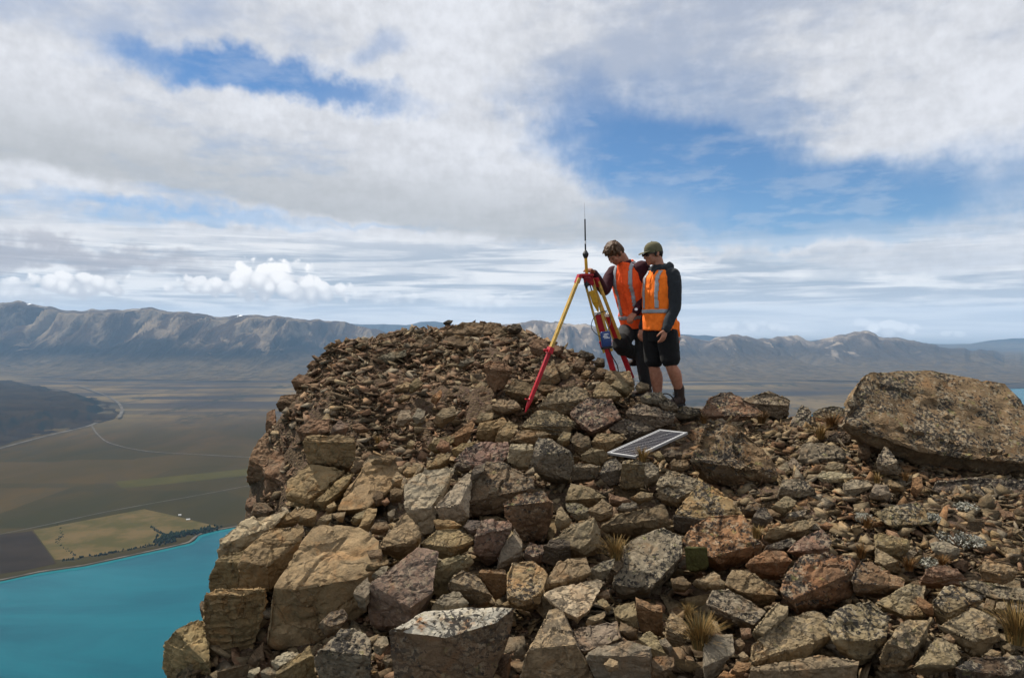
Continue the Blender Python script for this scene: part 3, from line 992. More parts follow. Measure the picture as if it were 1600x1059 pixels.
def rough_rock(V, T, size, seed, L, chips=9, rough=1.0, strata=0.0, ycut=None):
    """give a hull the chipped, weathered surface of broken stone"""
    rg = np.random.default_rng(seed)
    c = V.mean(0)
    V, T = split_long(V, T, L, ycut=ycut)
    for _ in range(chips):
        n = rg.normal(size=3)
        n /= np.linalg.norm(n)
        h = (V - c) @ n
        lim = h.max() * rg.uniform(0.92, 0.985)
        V = V - np.outer(np.maximum(h - lim, 0) * rg.uniform(0.75, 1.0), n)
    V = laplace(V, T, 0.12, 1)
    N = vert_normals(V, T)
    if len(V) > 250:
        V = fracture(V, N, size, rg, 12, 0.028 * rough, 0.030 * rough)
        V = fracture(V, N, size, rg, 44, 0.012 * rough, 0.010 * rough)
        N = vert_normals(V, T)
    q = V / size + rg.uniform(-50, 50, 3)
    dsp = 0.024 * fbm(q * 2.2, 3, seed) + 0.020 * fbm(q * 6.0, 3, seed + 3)
    rid = 1 - 2 * np.abs(fbm(q * 3.3, 3, seed + 9))
    dsp = dsp - 0.030 * np.clip(rid - 0.55, 0, 1) * 2
    dsp += 0.010 * vnoise(V * 55.0, seed + 5) * min(1.0, 0.3 / size)
    if strata:
        sn = np.array([0.25 * rg.normal(), 0.25 * rg.normal(), 1.0])
        sn /= np.linalg.norm(sn)
        w = (V @ sn) / size * rg.uniform(6, 9) + 0.8 * fbm(q * 1.5, 3, seed + 12)
        dsp += strata * 0.05 * ((w % 1.0) ** 2 - 0.33)
    return V + N * (dsp * size * rough)[:, None], T


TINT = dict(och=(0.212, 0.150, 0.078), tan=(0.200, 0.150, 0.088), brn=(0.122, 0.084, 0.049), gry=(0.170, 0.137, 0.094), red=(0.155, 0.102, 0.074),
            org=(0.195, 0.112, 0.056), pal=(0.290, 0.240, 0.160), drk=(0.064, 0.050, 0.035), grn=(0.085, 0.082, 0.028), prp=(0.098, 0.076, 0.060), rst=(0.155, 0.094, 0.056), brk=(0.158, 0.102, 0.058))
ZK = 4.836
REG = dict(A=(240, 840), B=(330, 660), C=(560, 640), D=(560, 840), E=(800, 580), F=(840, 740), G=(800, 840), H=(1040, 580), I=(1270, 560), J=(1040, 740), K=(1060, 840), L=(1270, 740), M=(1270, 840), N=(370, 490), O=(640, 490))
SEED = [100]
N_ROCKS = [0]
FOOTPRINTS = []
CENTRES = []


def rock(reg, outline, edge=None, tint='brn', lich=0.3, label=None, depth=None, dd=0.0, fat=0.85, lean=0.95, under=0.42, rough=1.0, strata=0.0, group=None, chips=3, cat='rock', name='boulder', lift=0.0, mat=None):
    """one stone whose corners stand at the given directions, at the distance of the ground it lies on"""
    if reg == 'P':
        O = np.array(outline, float)
        Ed = np.array(edge, float) if edge else None
    else:
        o = np.array(REG[reg], float)
        O = o + np.array(outline, float) / ZK
        Ed = o + np.array(edge, float) / ZK if edge else None
    SEED[0] += 7
    seed = SEED[0]
    lo, hi = O.min(0), O.max(0)
    if Ed is None:
        ev = lo[1] + 0.58 * (hi[1] - lo[1])
        k = 0.12 * (hi[0] - lo[0])
        Ed = np.array([[lo[0] + k, ev - 0.08 * (hi[1] - lo[1])], [(lo[0] + hi[0]) / 2 + random.uniform(-.2, .2) * (hi[0] - lo[0]), ev + 0.10 * (hi[1] - lo[1])], [hi[0] - k, ev - 0.06 * (hi[1] - lo[1])]])
    if depth is None:
        bot = O[O[:, 1] > hi[1] - 0.25 * (hi[1] - lo[1])]
        depth = hit_depth(bot[:, 0].mean(), min(hi[1], 1120))
        if depth is None:
            depth = 7.5
    depth += dd
    s = F / depth                                   # pixels per metre there
    Ed = Ed[np.argsort(Ed[:, 0])]
    vmax = Ed[:, 1].max()

    def edepth(u):
        v = np.interp(u, Ed[:, 0], Ed[:, 1])
        return v, depth + 0.75 * (vmax - v) / s
    pts, back = [], []
    cen = O.mean(0)
    size = math.sqrt(max((hi[0] - lo[0]) * (hi[1] - lo[1]), 1)) / s
    thick = fat * size
    rnd = np.random.default_rng(seed)
    for (u, v) in Ed:
        pts.append(at(u, v, edepth(u)[1]))
    for (u, v) in O:
        ve, de = edepth(u)
        dp = de + (lean * (ve - v) / s if v < ve else under * (v - ve) / s)
        pts.append(at(u, v, dp))
        q = cen + (np.array([u, v]) - cen) * rnd.uniform(0.6, 0.85)
        p = at(q[0], q[1], dp + thick * rnd.uniform(0.6, 1.0))
        p[2] -= 0.25 * size
        back.append(p)
    P = np.array(pts + back)
    base = np.array([P[:, 0].mean(), P[:, 1].mean(), P[:, 2].min()])
    V, T = hull(P - base)
    vis = size * s / W * 1024                        # apparent size in the rendered picture
    L = np.clip(size / (27 if vis > 60 else 21 if vis > 35 else 16), 0.011, 0.05) if vis > 20 else size / 9
    V, T = rough_rock(V, T, size, seed, L, chips, rough, strata, P[:len(pts), 1].max() - base[1] + 0.05 * size)
    o = mesh_obj(name, V, T, mat or ROCK, sharp=22)
    o.location = base + np.array([0, 0, lift])
    c = np.array(TINT[tint]) * np.array([random.uniform(.9, 1.1)] * 3) * np.array([random.uniform(.95, 1.06), 1, random.uniform(.94, 1.05)])
    o.color = (*c, min(1.0, lich * 1.15 + 0.10))
    tag(o, label, cat, group)
    N_ROCKS[0] += 1
    FOOTPRINTS.append((base[0], P[:len(pts), 1].mean(), size * 0.45))
    CENTRES.append((cen[0], cen[1], label))
    return o

# ------------------------------------------------------------------ the stones one can tell apart
R = rock


def named_rocks():
    # --- sandstone outcrop on the lower left, above the lake
    R('A', [(60, 900), (80, 790), (160, 690), (340, 590), (390, 620), (430, 930), (450, 1080), (100, 1110), (65, 1000)], [(160, 700), (290, 800), (405, 950)], 'och', .05, 'rounded ochre boulder at the very bottom left of the outcrop, over the lake', depth=4.45, strata=.4)
    R('A', [(345, 500), (360, 470), (400, 470), (400, 600), (360, 600)], None, 'brn', .05, 'thin dark brown flake sticking out left of the tall orange block, over the lake', depth=4.75)
    R('A', [(370, 430), (500, 375), (850, 375), (862, 480), (745, 890), (560, 960), (450, 930), (390, 780)], [(370, 430), (655, 437), (850, 385)], 'och', .02, 'tall orange-brown block with a stepped dark right side above the lake', depth=4.45, strata=.6, chips=5)
    R('A', [(410, 345), (480, 165), (510, 130), (690, 85), (660, 190), (640, 390), (420, 400)], [(470, 170), (640, 185)], 'och', .03, 'brown block with a pale flat top at the left rim above the tall orange block', depth=4.85, chips=5)
    R('A', [(680, 100), (880, -90), (1140, -105), (1110, 60), (1050, 230), (985, 275), (870, 400), (625, 385), (640, 190)], [(650, 172), (760, 178), (860, 215), (1020, 90), (1130, -20)], 'och', .02, 'golden slanting block with a cracked front left of the largest slab', depth=4.75, chips=4)
    R('B', [(50, 960), (60, 880), (160, 790), (350, 705), (590, 660), (480, 770), (440, 820), (300, 930), (60, 1030)], [(55, 930), (250, 810), (450, 790)], 'pal', .08, 'smooth pale grey boulder on the rim against the turquoise lake', depth=5.35, chips=4)
    R('P', [(491, 819), (560, 822), (592, 845), (590, 890), (575, 960), (505, 1005), (475, 1012), (415, 1018), (420, 960), (430, 915), (470, 850)], [(428, 918), (457, 921), (558, 905), (588, 890)], 'och', .02, 'largest golden sandstone slab with a rusty brown front on the lower left', depth=4.42, chips=3, rough=.7)
    R('A', [(480, 1010), (600, 960), (725, 945), (700, 1110), (470, 1110)], [(490, 1010), (600, 965), (715, 955)], 'brn', .02, 'dark brown block at the bottom edge below the tall orange block', depth=4.3)
    R('A', [(720, 990), (740, 880), (830, 780), (850, 960), (800, 1000)], None, 'brn', .05, 'narrow brown stone wedged in the gap below the largest golden slab', depth=4.4)
    R('A', [(880, 920), (1010, 850), (1095, 865), (1100, 890), (930, 1000), (885, 955)], [(885, 930), (955, 970), (1095, 880)], 'pal', .05, 'small pale wedge under the overhang of the largest golden slab', depth=3.95)
    R('A', [(705, 1045), (720, 1000), (800, 970), (810, 990), (750, 1060)], None, 'pal', .05, 'pale thin chip at the bottom edge under the largest golden slab', depth=3.95)
    R('A', [(800, 1010), (870, 965), (940, 1020), (900, 1070), (820, 1070)], None, 'gry', .05, 'grey chip beside a paler one at the bottom edge, lower left', depth=3.92)
    R('A', [(900, 1110), (930, 1005), (1180, 810), (1215, 900), (1245, 1110)], [(920, 1040), (1060, 960), (1200, 880)], 'och', .05, 'ochre slab leaning left of the dark speckled rock at the bottom edge', depth=3.85)
    R('A', [(1280, 820), (1420, 690), (1560, 680), (1650, 760), (1650, 1110), (1245, 1110), (1215, 900)], [(1250, 840), (1400, 855), (1640, 890)], 'gry', .55, 'speckled rock with a dark front at the bottom edge left of the white-topped block', depth=3.75)
    R('A', [(1235, 650), (1320, 560), (1440, 530), (1475, 600), (1400, 700), (1300, 735)], None, 'brn', .3, 'knobbly brown stone on the right side of the largest golden slab', depth=4.0)
    R('D', [(-35, 420), (-20, 350), (70, 290), (100, 350), (85, 480), (60, 540), (0, 520)], None, 'gry', .15, 'rounded grey stone against the left side of the pink speckled slab', depth=4.05)
    R('D', [(110, 800), (150, 735), (215, 740), (235, 800), (170, 880), (120, 860)], None, 'gry', .25, 'fist-sized grey stone left of the white-topped block', depth=3.6)
    R('D', [(180, 920), (200, 885), (260, 880), (270, 960), (210, 975)], None, 'brn', .2, 'small brown stone low beside the white-topped block', depth=3.55)
    # --- upper part of the outcrop
    R('B', [(685, 150), (720, 95), (1070, 90), (1105, 140), (1085, 290), (1050, 335), (740, 310), (700, 230)], [(688, 145), (900, 112), (1060, 118), (1102, 150)], 'och', .03, 'dark brown squared block perched on the outcrop below the mound', depth=6.15, chips=4, under=.35)
    R('B', [(570, 440), (720, 310), (950, 330), (1015, 355), (960, 440), (830, 645), (740, 625), (570, 560)], [(572, 545), (740, 578), (800, 510), (985, 395)], 'och', .02, 'thick golden slab directly under the dark squared block', depth=5.95, chips=4)
    R('B', [(770, 595), (1030, 368), (1085, 380), (1030, 480), (980, 525), (850, 650)], [(780, 600), (880, 590), (985, 510), (1070, 400)], 'och', .02, 'narrow split slab right of the thick golden slab', depth=5.85)
    R('B', [(935, 665), (1050, 470), (1180, 300), (1400, 280), (1430, 390), (1350, 510), (1220, 570), (1180, 660)], [(940, 662), (1100, 655), (1185, 640)], 'och', .04, 'broad yellowish slab dipping left beside the dark squared block', depth=5.7, chips=3, rough=.8)
    R('B', [(860, 665), (930, 588), (948, 625), (905, 675)], None, 'och', .02, 'little golden wedge between two slabs of the outcrop', depth=5.65)
    R('B', [(455, 775), (560, 690), (700, 628), (712, 655), (660, 760)], [(460, 772), (600, 730), (690, 690)], 'och', .03, 'brown flat slab behind the pale rim boulder', depth=5.6)
    R('B', [(650, 755), (720, 638), (805, 660), (785, 770)], None, 'och', .03, 'square brown stone in the row above the largest slab', depth=5.45)
    R('B', [(790, 770), (850, 695), (912, 680), (912, 730), (870, 778)], None, 'tan', .03, 'fractured tan stone in the row above the largest slab', depth=5.4)
    R('B', [(912, 685), (1018, 668), (1000, 740), (950, 735)], None, 'tan', .05, 'small pale triangular stone above the largest slab', depth=5.35)
    R('B', [(1050, 745), (1080, 690), (1172, 652), (1140, 745), (1090, 765)], None, 'tan', .03, 'thin tan flake leaning in the gap above the largest slab', depth=5.25)
    R('B', [(1105, 795), (1180, 638), (1255, 645), (1235, 730), (1190, 825)], [(1110, 790), (1200, 760), (1245, 700)], 'och', .03, 'upright ochre shard above the top right corner of the largest slab', depth=5.15)
    R('B', [(1210, 565), (1250, 508), (1305, 520), (1305, 610), (1250, 625)], None, 'brn', .03, 'dark brown cube, leftmost of the broken cluster beside the yellowish slab', depth=5.4)
    R('B', [(1285, 595), (1330, 560), (1352, 600), (1310, 632)], None, 'rst', .03, 'rusty little stone in the broken cluster beside the yellowish slab', depth=5.35)
    R('B', [(1345, 505), (1390, 480), (1455, 505), (1445, 595), (1360, 595)], None, 'brn', .05, 'dark squarish stone at the right of the broken cluster', depth=5.45)
    R('B', [(1330, 675), (1392, 648), (1380, 730), (1345, 745)], None, 'gry', .03, 'flat grey flake below the broken cluster on the outcrop', depth=5.1)
    R('B', [(1200, 800), (1240, 750), (1330, 745), (1350, 800), (1290, 840), (1215, 830)], None, 'brn', .05, 'low brown stone right of the largest slab top', depth=5.0)
    R('B', [(1205, 300), (1330, 228), (1405, 252), (1350, 325), (1240, 325)], None, 'och', .05, 'flat cap stone at the top of the yellowish slab', depth=6.0)
    R('B', [(1050, 375), (1090, 290), (1150, 300), (1140, 350), (1090, 385)], None, 'brn', .08, 'small brown stone at the right foot of the dark squared block', depth=6.1)
    R('C', [(120, 1055), (290, 925), (330, 800), (365, 768), (445, 870), (485, 950), (430, 1020), (300, 1080)], [(140, 1050), (260, 955), (330, 965), (420, 985)], 'tan', .05, 'grey-brown wedge pointing right of the largest slab', depth=4.65, chips=5)
    R('B', [(1170, 965), (1290, 948), (1300, 1045), (1200, 1050)], None, 'brn', .03, 'small squared brown stone on the right rim of the largest slab', depth=4.55)
    R('D', [(50, 235), (110, 190), (230, 160), (235, 190), (120, 240)], None, 'och', .05, 'thin flat ochre flake lying on the right rim of the largest slab', depth=4.4)
    R('D', [(95, 290), (180, 215), (225, 210), (120, 320)], None, 'gry', .3, 'narrow speckled stone behind the pink speckled slab', depth=4.35)
    # --- middle of the slope
    R('C', [(335, 560), (500, 450), (735, 420), (700, 500), (590, 670), (550, 740), (590, 815), (560, 925), (480, 940), (345, 740)], [(343, 735), (450, 748), (548, 737)], 'pal', .10, 'big pale cream slab split by a diagonal crack, left piece', depth=5.15, chips=4, rough=.75)
    R('C', [(570, 740), (700, 600), (830, 470), (865, 500), (765, 720), (845, 820), (790, 865), (610, 825)], [(575, 738), (690, 728), (765, 712)], 'pal', .18, 'narrow right piece of the split pale cream slab', depth=5.1, chips=4, rough=.75)
    R('C', [(715, 375), (800, 290), (920, 235), (1130, 240), (1155, 310), (1100, 395), (870, 435), (850, 425)], [(716, 382), (870, 418), (1080, 400), (1150, 325)], 'red', .5, 'flat lichen-grey slab with a reddish top above the split cream slab', depth=5.85, chips=5)
    R('C', [(715, 420), (745, 385), (860, 420), (850, 455), (790, 465)], None, 'drk', .3, 'dark narrow stone under the reddish flat slab', depth=5.7)
    R('C', [(1125, 355), (1148, 252), (1325, 258), (1335, 310), (1290, 430), (1200, 438), (1140, 395)], [(1135, 290), (1230, 310), (1320, 300)], 'pal', .15, 'pale cracked block between the reddish slab and the grey cube', depth=5.85)
    R('E', [(135, 700), (195, 490), (310, 510), (445, 590), (475, 640), (435, 825), (350, 820), (190, 765)], [(150, 640), (225, 580), (430, 610)], 'gry', .55, 'large squared grey rock with a brown front left of the solar panel', depth=5.65, chips=5)
    R('C', [(750, 680), (790, 570), (860, 500), (960, 390), (1060, 390), (1180, 440), (1330, 500), (1335, 600), (1100, 700), (1060, 800), (850, 820), (760, 745)], [(765, 705), (900, 672), (1080, 612), (1330, 590)], 'brn', .4, 'large brown speckled boulder right of the split cream slab', depth=5.2, chips=6)
    R('C', [(838, 528), (880, 420), (962, 392), (935, 455), (870, 535)], None, 'prp', .3, 'purplish triangular flake on the left shoulder of the brown speckled boulder', depth=5.25)
    R('C', [(1085, 705), (1200, 640), (1400, 615), (1475, 700), (1455, 870), (1405, 1000), (1250, 1000), (1180, 880), (1100, 800)], [(1095, 730), (1250, 705), (1450, 690)], 'rst', .55, 'rounded red-brown boulder thick with black lichen in the middle of the slope', depth=4.85, chips=6)
    R('C', [(870, 1070), (890, 900), (940, 828), (1130, 812), (1172, 870), (1105, 1020), (1050, 1150), (960, 1135), (880, 1095)], [(885, 950), (1000, 900), (1150, 890)], 'red', .35, 'round purple-red rock in the middle of the slope', depth=4.55, chips=8)
    R('D', [(1085, 60), (1180, -75), (1240, 10), (1250, 130), (1180, 200), (1040, 245)], [(1060, 200), (1140, 60), (1240, 90)], 'gry', .08, 'grey wedge leaning on the right of the purple-red rock', depth=4.5)
    R('D', [(1240, 120), (1290, 20), (1400, 50), (1435, 110), (1390, 180), (1280, 200)], None, 'red', .45, 'mottled purple stone beside the grey wedge', depth=4.55)
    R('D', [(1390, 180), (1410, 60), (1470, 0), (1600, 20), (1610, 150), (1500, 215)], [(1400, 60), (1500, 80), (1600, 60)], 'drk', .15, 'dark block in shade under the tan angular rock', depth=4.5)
    R('C', [(565, 830), (700, 826), (785, 872), (700, 905), (580, 905)], None, 'och', .05, 'small golden stone below the split cream slab', depth=4.85)
    R('C', [(465, 1005), (590, 900), (760, 885), (875, 970), (870, 1000), (700, 1100), (640, 1100), (540, 1060)], [(480, 1010), (600, 985), (720, 1040), (870, 985)], 'och', .15, 'wedge with a golden speckled top left of the purple-red rock', depth=4.6)
    R('C', [(790, 880), (830, 830), (930, 840), (900, 930), (860, 950)], None, 'prp', .35, 'dark speckled stone tucked left of the purple-red rock', depth=4.75)
    R('F', [(125, 380), (140, 270), (175, 233), (262, 345), (240, 395), (170, 415)], None, 'tan', .12, 'small pale pointed stone below the dark triangular rock', depth=4.7)
    # crumbling yellow ledge under the tripod
    R('C', [(890, 150), (920, 100), (1100, 55), (1130, 100), (1055, 235), (885, 220)], [(895, 160), (1000, 150), (1090, 120)], 'och', .05, 'yellow-brown cracked block, left end of the ledge below the red tripod foot', depth=6.55)
    R('C', [(1030, 238), (1062, 140), (1140, 80), (1212, 120), (1155, 195), (1130, 255)], None, 'och', .05, 'star-cracked ochre block in the ledge below the tripod', depth=6.45)
    R('C', [(1155, 235), (1220, 148), (1400, 158), (1465, 185), (1325, 258), (1250, 262)], [(1160, 232), (1230, 210), (1330, 190), (1450, 180)], 'tan', .08, 'sharp tan wedge in the ledge right of the star-cracked block', depth=6.4)
    R('O', [(830, 855), (960, 722), (1100, 738), (1200, 770), (1262, 830), (1200, 890), (1100, 940), (1000, 890)], [(840, 850), (1000, 830), (1200, 850)], 'tan', .4, 'humped tan boulder speckled on its right end under the tripod', depth=6.7, strata=.8)
    R('C', [(880, 90), (930, 18), (1025, 20), (1015, 65), (940, 110)], None, 'tan', .1, 'small tan stone at the top left of the yellow ledge', depth=6.75)
    R('C', [(685, 240), (700, 190), (860, 78), (885, 105), (835, 235), (740, 270)], [(690, 220), (780, 190), (860, 160)], 'org', .03, 'rusty orange slab at the left of the yellow ledge', depth=6.5)
    R('C', [(585, 290), (620, 218), (695, 240), (695, 305), (640, 325)], None, 'rst', .08, 'rounded rusty stone left of the orange slab', depth=6.35)
    R('C', [(515, 295), (600, 208), (725, 188), (725, 240), (600, 310)], None, 'och', .03, 'pale ochre slab behind the rounded rusty stone', depth=6.45)
    R('C', [(505, 445), (620, 328), (705, 318), (695, 375), (610, 440)], [(515, 440), (610, 415), (690, 360)], 'och', .05, 'pointed ochre slab just above the split cream slab', depth=6.0)
    R('C', [(700, 300), (780, 250), (880, 240), (860, 300), (760, 350), (710, 350)], None, 'och', .06, 'golden rubble block between the orange slab and the reddish flat slab', depth=6.15)
    R('C', [(330, 480), (370, 420), (450, 430), (420, 490), (360, 510)], None, 'och', .05, 'small ochre block left of the split cream slab', depth=5.7)
    R('C', [(240, 540), (290, 460), (340, 500), (320, 580), (260, 570)], None, 'tan', .05, 'tan block on the right edge of the yellowish slab', depth=5.6)
    # --- around the tripod and the panel
    R('E', [(435, 300), (500, 240), (560, 198), (750, 208), (835, 345), (600, 465), (520, 435), (440, 345)], [(440, 335), (600, 455), (830, 352)], 'red', .6, 'reddish lichen-covered boulder between the tripod foot and the panel', depth=6.75, chips=5)
    R('E', [(185, 260), (340, 128), (470, 98), (575, 138), (585, 205), (430, 335), (205, 285)], [(190, 265), (350, 215), (540, 205)], 'tan', .35, 'flat tan boulder with an arched dark edge right of the red tripod foot', depth=7.15, strata=.5)
    R('E', [(605, 195), (640, 88), (700, 68), (835, 185), (740, 215)], [(610, 190), (690, 180), (820, 185)], 'tan', .06, 'smooth greenish-grey slab behind the reddish lichen boulder', depth=7.25)
    R('P', [(943, 600), (948, 577), (985, 579), (992, 606), (982, 616), (956, 612)], [(944, 590), (965, 585), (990, 598)], 'tan', .05, 'tan slab set against the feet of the two rear tripod legs', depth=7.45, chips=4)
    R('E', [(740, 105), (800, 42), (885, 100), (915, 135), (870, 172), (770, 150)], None, 'tan', .1, 'tan wedge below the slab at the rear tripod feet', depth=7.35)
    R('E', [(920, 120), (960, 75), (1000, 95), (1040, 100), (1040, 130), (950, 160)], None, 'tan', .15, 'flat tan stone at the left boot of the leaning surveyor', depth=7.5)
    R('E', [(850, 300), (950, 238), (1150, 288), (1245, 310), (1225, 410), (1000, 430), (870, 350)], [(855, 310), (1000, 330), (1230, 350)], 'gry', .65, 'broad grey lichen boulder in front of the surveyors', depth=6.95)
    R('E', [(955, 190), (1020, 148), (1130, 153), (1180, 205), (1100, 250), (980, 235)], None, 'gry', .4, 'grey-green stone at the bare-legged surveyor\'s front foot', depth=7.3)
    R('E', [(1090, 240), (1170, 195), (1240, 240), (1260, 300), (1160, 300)], None, 'gry', .5, 'small speckled stone under the dark cable by the boot', depth=7.3)
    R('E', [(1230, 300), (1260, 255), (1420, 275), (1440, 330), (1330, 360), (1240, 350)], None, 'gry', .5, 'flat grey stone the rear hiking boot stands on', depth=7.45)
    R('E', [(720, 425), (860, 355), (1000, 375), (1095, 430), (950, 530), (860, 520)], None, 'drk', .5, 'dark mossy stone behind the top of the solar panel', depth=6.75)
    R('E', [(595, 530), (640, 462), (850, 468), (865, 505), (720, 610), (620, 600)], [(600, 530), (700, 540), (850, 500)], 'tan', .35, 'tan speckled slab left of the solar panel', depth=6.35)
    R('E', [(518, 630), (600, 572), (690, 588), (735, 640), (690, 695), (620, 702), (530, 675)], [(520, 632), (605, 605), (700, 592)], 'tan', .05, 'drum-shaped tan stone touching the lower corner of the solar panel', depth=6.05)
    R('E', [(435, 510), (490, 448), (590, 500), (605, 560), (525, 640), (470, 600)], None, 'brn', .12, 'brown cracked stone left of the drum-shaped stone', depth=6.2)
    R('E', [(330, 525), (390, 450), (450, 460), (440, 540), (380, 560)], None, 'tan', .15, 'tan stone above the large squared grey rock', depth=6.25)
    R('E', [(432, 705), (500, 690), (672, 710), (645, 805), (450, 830)], [(438, 722), (550, 728), (665, 722)], 'gry', .5, 'white-streaked grey block below the drum-shaped stone', depth=5.75)
    R('E', [(662, 770), (700, 670), (780, 648), (835, 700), (815, 835), (740, 868), (680, 825)], [(672, 770), (750, 745), (825, 740)], 'prp', .45, 'dark rounded stone below the lower corner of the solar panel', depth=5.65)
    R('E', [(812, 875), (838, 668), (960, 663), (1012, 700), (995, 875), (870, 895)], [(830, 695), (920, 700), (1000, 705)], 'tan', .45, 'squared speckled rock under the grass tuft at the solar panel', depth=5.6, chips=5)
    R('E', [(965, 690), (1060, 678), (1115, 740), (1095, 835), (1010, 865)], None, 'gry', .3, 'grey stone right of the squared rock under the solar panel', depth=5.65)
    R('E', [(1090, 880), (1120, 800), (1180, 738), (1350, 790), (1435, 832), (1335, 955), (1250, 998), (1100, 960)], [(1095, 895), (1250, 965), (1410, 870)], 'gry', .5, 'speckled grey rock at the left foot of the big brown boulder', depth=5.35)
    R('E', [(1190, 690), (1220, 660), (1330, 670), (1350, 730), (1290, 760), (1200, 745)], None, 'brn', .25, 'brown flat stone left of the big brown boulder', depth=5.8)
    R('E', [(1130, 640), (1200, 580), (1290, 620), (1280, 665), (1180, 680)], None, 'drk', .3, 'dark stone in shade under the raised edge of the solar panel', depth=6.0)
    R('E', [(1060, 620), (1110, 595), (1155, 660), (1100, 675)], None, 'tan', .2, 'small tan stone right of the grass tuft at the panel', depth=5.95)
    # --- lower middle
    R('D', [(60, 390), (100, 320), (440, 68), (605, 108), (565, 410), (440, 580), (390, 660), (90, 660), (70, 500)], [(95, 350), (395, 525), (555, 412)], 'red', .30, 'large flat pinkish slab with dark lichen dots left of centre', depth=4.0, chips=3, rough=.7)
    R('D', [(490, 275), (580, 168), (760, 118), (840, 128), (868, 175), (760, 240), (685, 370), (640, 450), (550, 415)], [(500, 292), (585, 195), (835, 125)], 'tan', .12, 'brown block with a split front right of the pinkish slab', depth=4.2)
    R('D', [(668, 385), (720, 280), (800, 238), (920, 300), (1025, 445), (930, 508), (840, 478)], [(685, 325), (830, 292), (945, 345), (1005, 430)], 'tan', .35, 'grey-brown block with a white lichen edge above the white-topped block', depth=4.1)
    R('D', [(905, 275), (920, 232), (1110, 232), (1135, 290), (1125, 405), (1040, 465), (1000, 405)], [(910, 262), (1020, 255), (1125, 275)], 'org', .12, 'small block with a reddish right face above the white-topped block', depth=4.15)
    R('D', [(1120, 285), (1160, 178), (1330, 168), (1435, 260), (1405, 375), (1375, 498), (1240, 508), (1120, 485)], [(1122, 440), (1260, 475), (1390, 410)], 'och', .45, 'orange and black lichened rock right of the white-topped block', depth=4.0, chips=5)
    R('G', [(225, 355), (350, 188), (440, 143), (560, 138), (605, 265), (520, 325), (400, 350), (240, 380)], [(230, 345), (385, 332), (505, 268), (595, 258)], 'tan', .06, 'tan angular rock above the thin pale slab', depth=4.1, chips=5)
    R('G', [(580, 290), (600, 220), (690, 170), (780, 150), (770, 190), (700, 250), (690, 310), (620, 310)], None, 'gry', .5, 'grey lichened stone left of the black and white speckled block', depth=4.15)
    R('D', [(535, 570), (640, 418), (760, 398), (845, 490), (775, 530), (640, 575)], None, 'gry', .4, 'speckled brown knob resting on the white-topped block', depth=3.85)
    R('D', [(220, 700), (440, 635), (500, 558), (780, 518), (1000, 605), (1170, 530), (1185, 560), (1150, 720), (1000, 1110), (270, 1110), (275, 900)], [(330, 700), (440, 640), (660, 755), (1040, 640), (1172, 532)], 'brn', .7, 'big block with a white lichen-dotted top at the bottom of the picture', depth=3.4, mat=CRUSTED, chips=2, rough=.3, under=.10)
    R('D', [(243, 692), (400, 632), (410, 650), (325, 722)], None, 'brn', .12, 'thin white-topped flake left of the white-topped block', depth=3.42, mat=CRUSTED)
    R('G', [(50, 1110), (100, 880), (290, 520), (370, 530), (390, 610), (320, 770), (500, 810), (650, 1110)], [(125, 840), (300, 790), (470, 805)], 'tan', .25, 'large brown rock with a smooth front, bottom centre', depth=3.35, chips=4, rough=.7)
    R('G', [(288, 795), (400, 708), (520, 678), (800, 618), (835, 745), (660, 810), (545, 860), (480, 815)], [(292, 790), (460, 795), (550, 852), (700, 805)], 'gry', .4, 'dotted flat slab lying on the large brown rock, bottom centre', depth=3.45)
    R('G', [(540, 880), (680, 798), (880, 768), (1050, 828), (1045, 900), (1070, 1110), (650, 1110)], [(543, 885), (830, 860), (1042, 895)], 'gry', .08, 'plain grey-brown block right of the large brown rock at the bottom', depth=3.3, chips=4, rough=.7)
    R('G', [(690, 955), (740, 905), (800, 928), (810, 990), (725, 1005)], None, 'tan', .1, 'fist-sized stone lying on the plain grey-brown block', depth=3.2)
    R('G', [(1040, 920), (1080, 890), (1230, 890), (1230, 960), (1160, 1060), (1050, 1060)], None, 'brn', .1, 'flat brown stone at the bottom right of the plain grey-brown block', depth=3.3)
    R('G', [(950, 755), (1040, 698), (1100, 740), (1178, 890), (1130, 905), (1040, 885)], [(955, 760), (1050, 830), (1170, 880)], 'tan', .06, 'slanting tan wedge behind the plain grey-brown block', depth=3.5)
    R('G', [(928, 438), (1010, 478), (1132, 510), (1145, 745), (1060, 695), (970, 708), (945, 580)], [(940, 500), (1080, 560), (1140, 560)], 'org', .05, 'upright orange-brown shard in the lower middle', depth=3.75)
    R('G', [(758, 520), (830, 538), (930, 468), (965, 690), (870, 655), (780, 595)], None, 'tan', .1, 'tan flake leaning left of the upright orange shard', depth=3.75)
    R('G', [(798, 705), (820, 628), (950, 690), (955, 762), (870, 758)], None, 'brn', .06, 'dark brown stone under the leaning tan flake', depth=3.6)
    R('G', [(242, 432), (330, 370), (660, 303), (702, 330), (645, 400), (585, 545), (490, 605), (370, 545)], [(248, 440), (372, 545), (490, 600), (580, 548)], 'pal', .18, 'thin pale slab tipped forward, lower middle', depth=3.75, chips=4)
    R('G', [(552, 645), (600, 588), (700, 556), (706, 585), (595, 660)], None, 'tan', .04, 'smooth oblong tan pebble below the thin pale slab', depth=3.6)
    R('G', [(640, 440), (690, 400), (740, 380), (740, 450), (680, 470)], None, 'brn', .1, 'small brown stone right of the thin pale slab', depth=3.9)
    R('G', [(640, 470), (690, 450), (755, 540), (740, 560)], None, 'tan', .06, 'splinter of tan stone right of the thin pale slab', depth=3.75)
    R('G', [(1152, 785), (1160, 640), (1210, 558), (1310, 630), (1345, 700), (1305, 805)], None, 'tan', .06, 'ribbed tan stone left of the largest grass tuft', depth=3.6, strata=1)
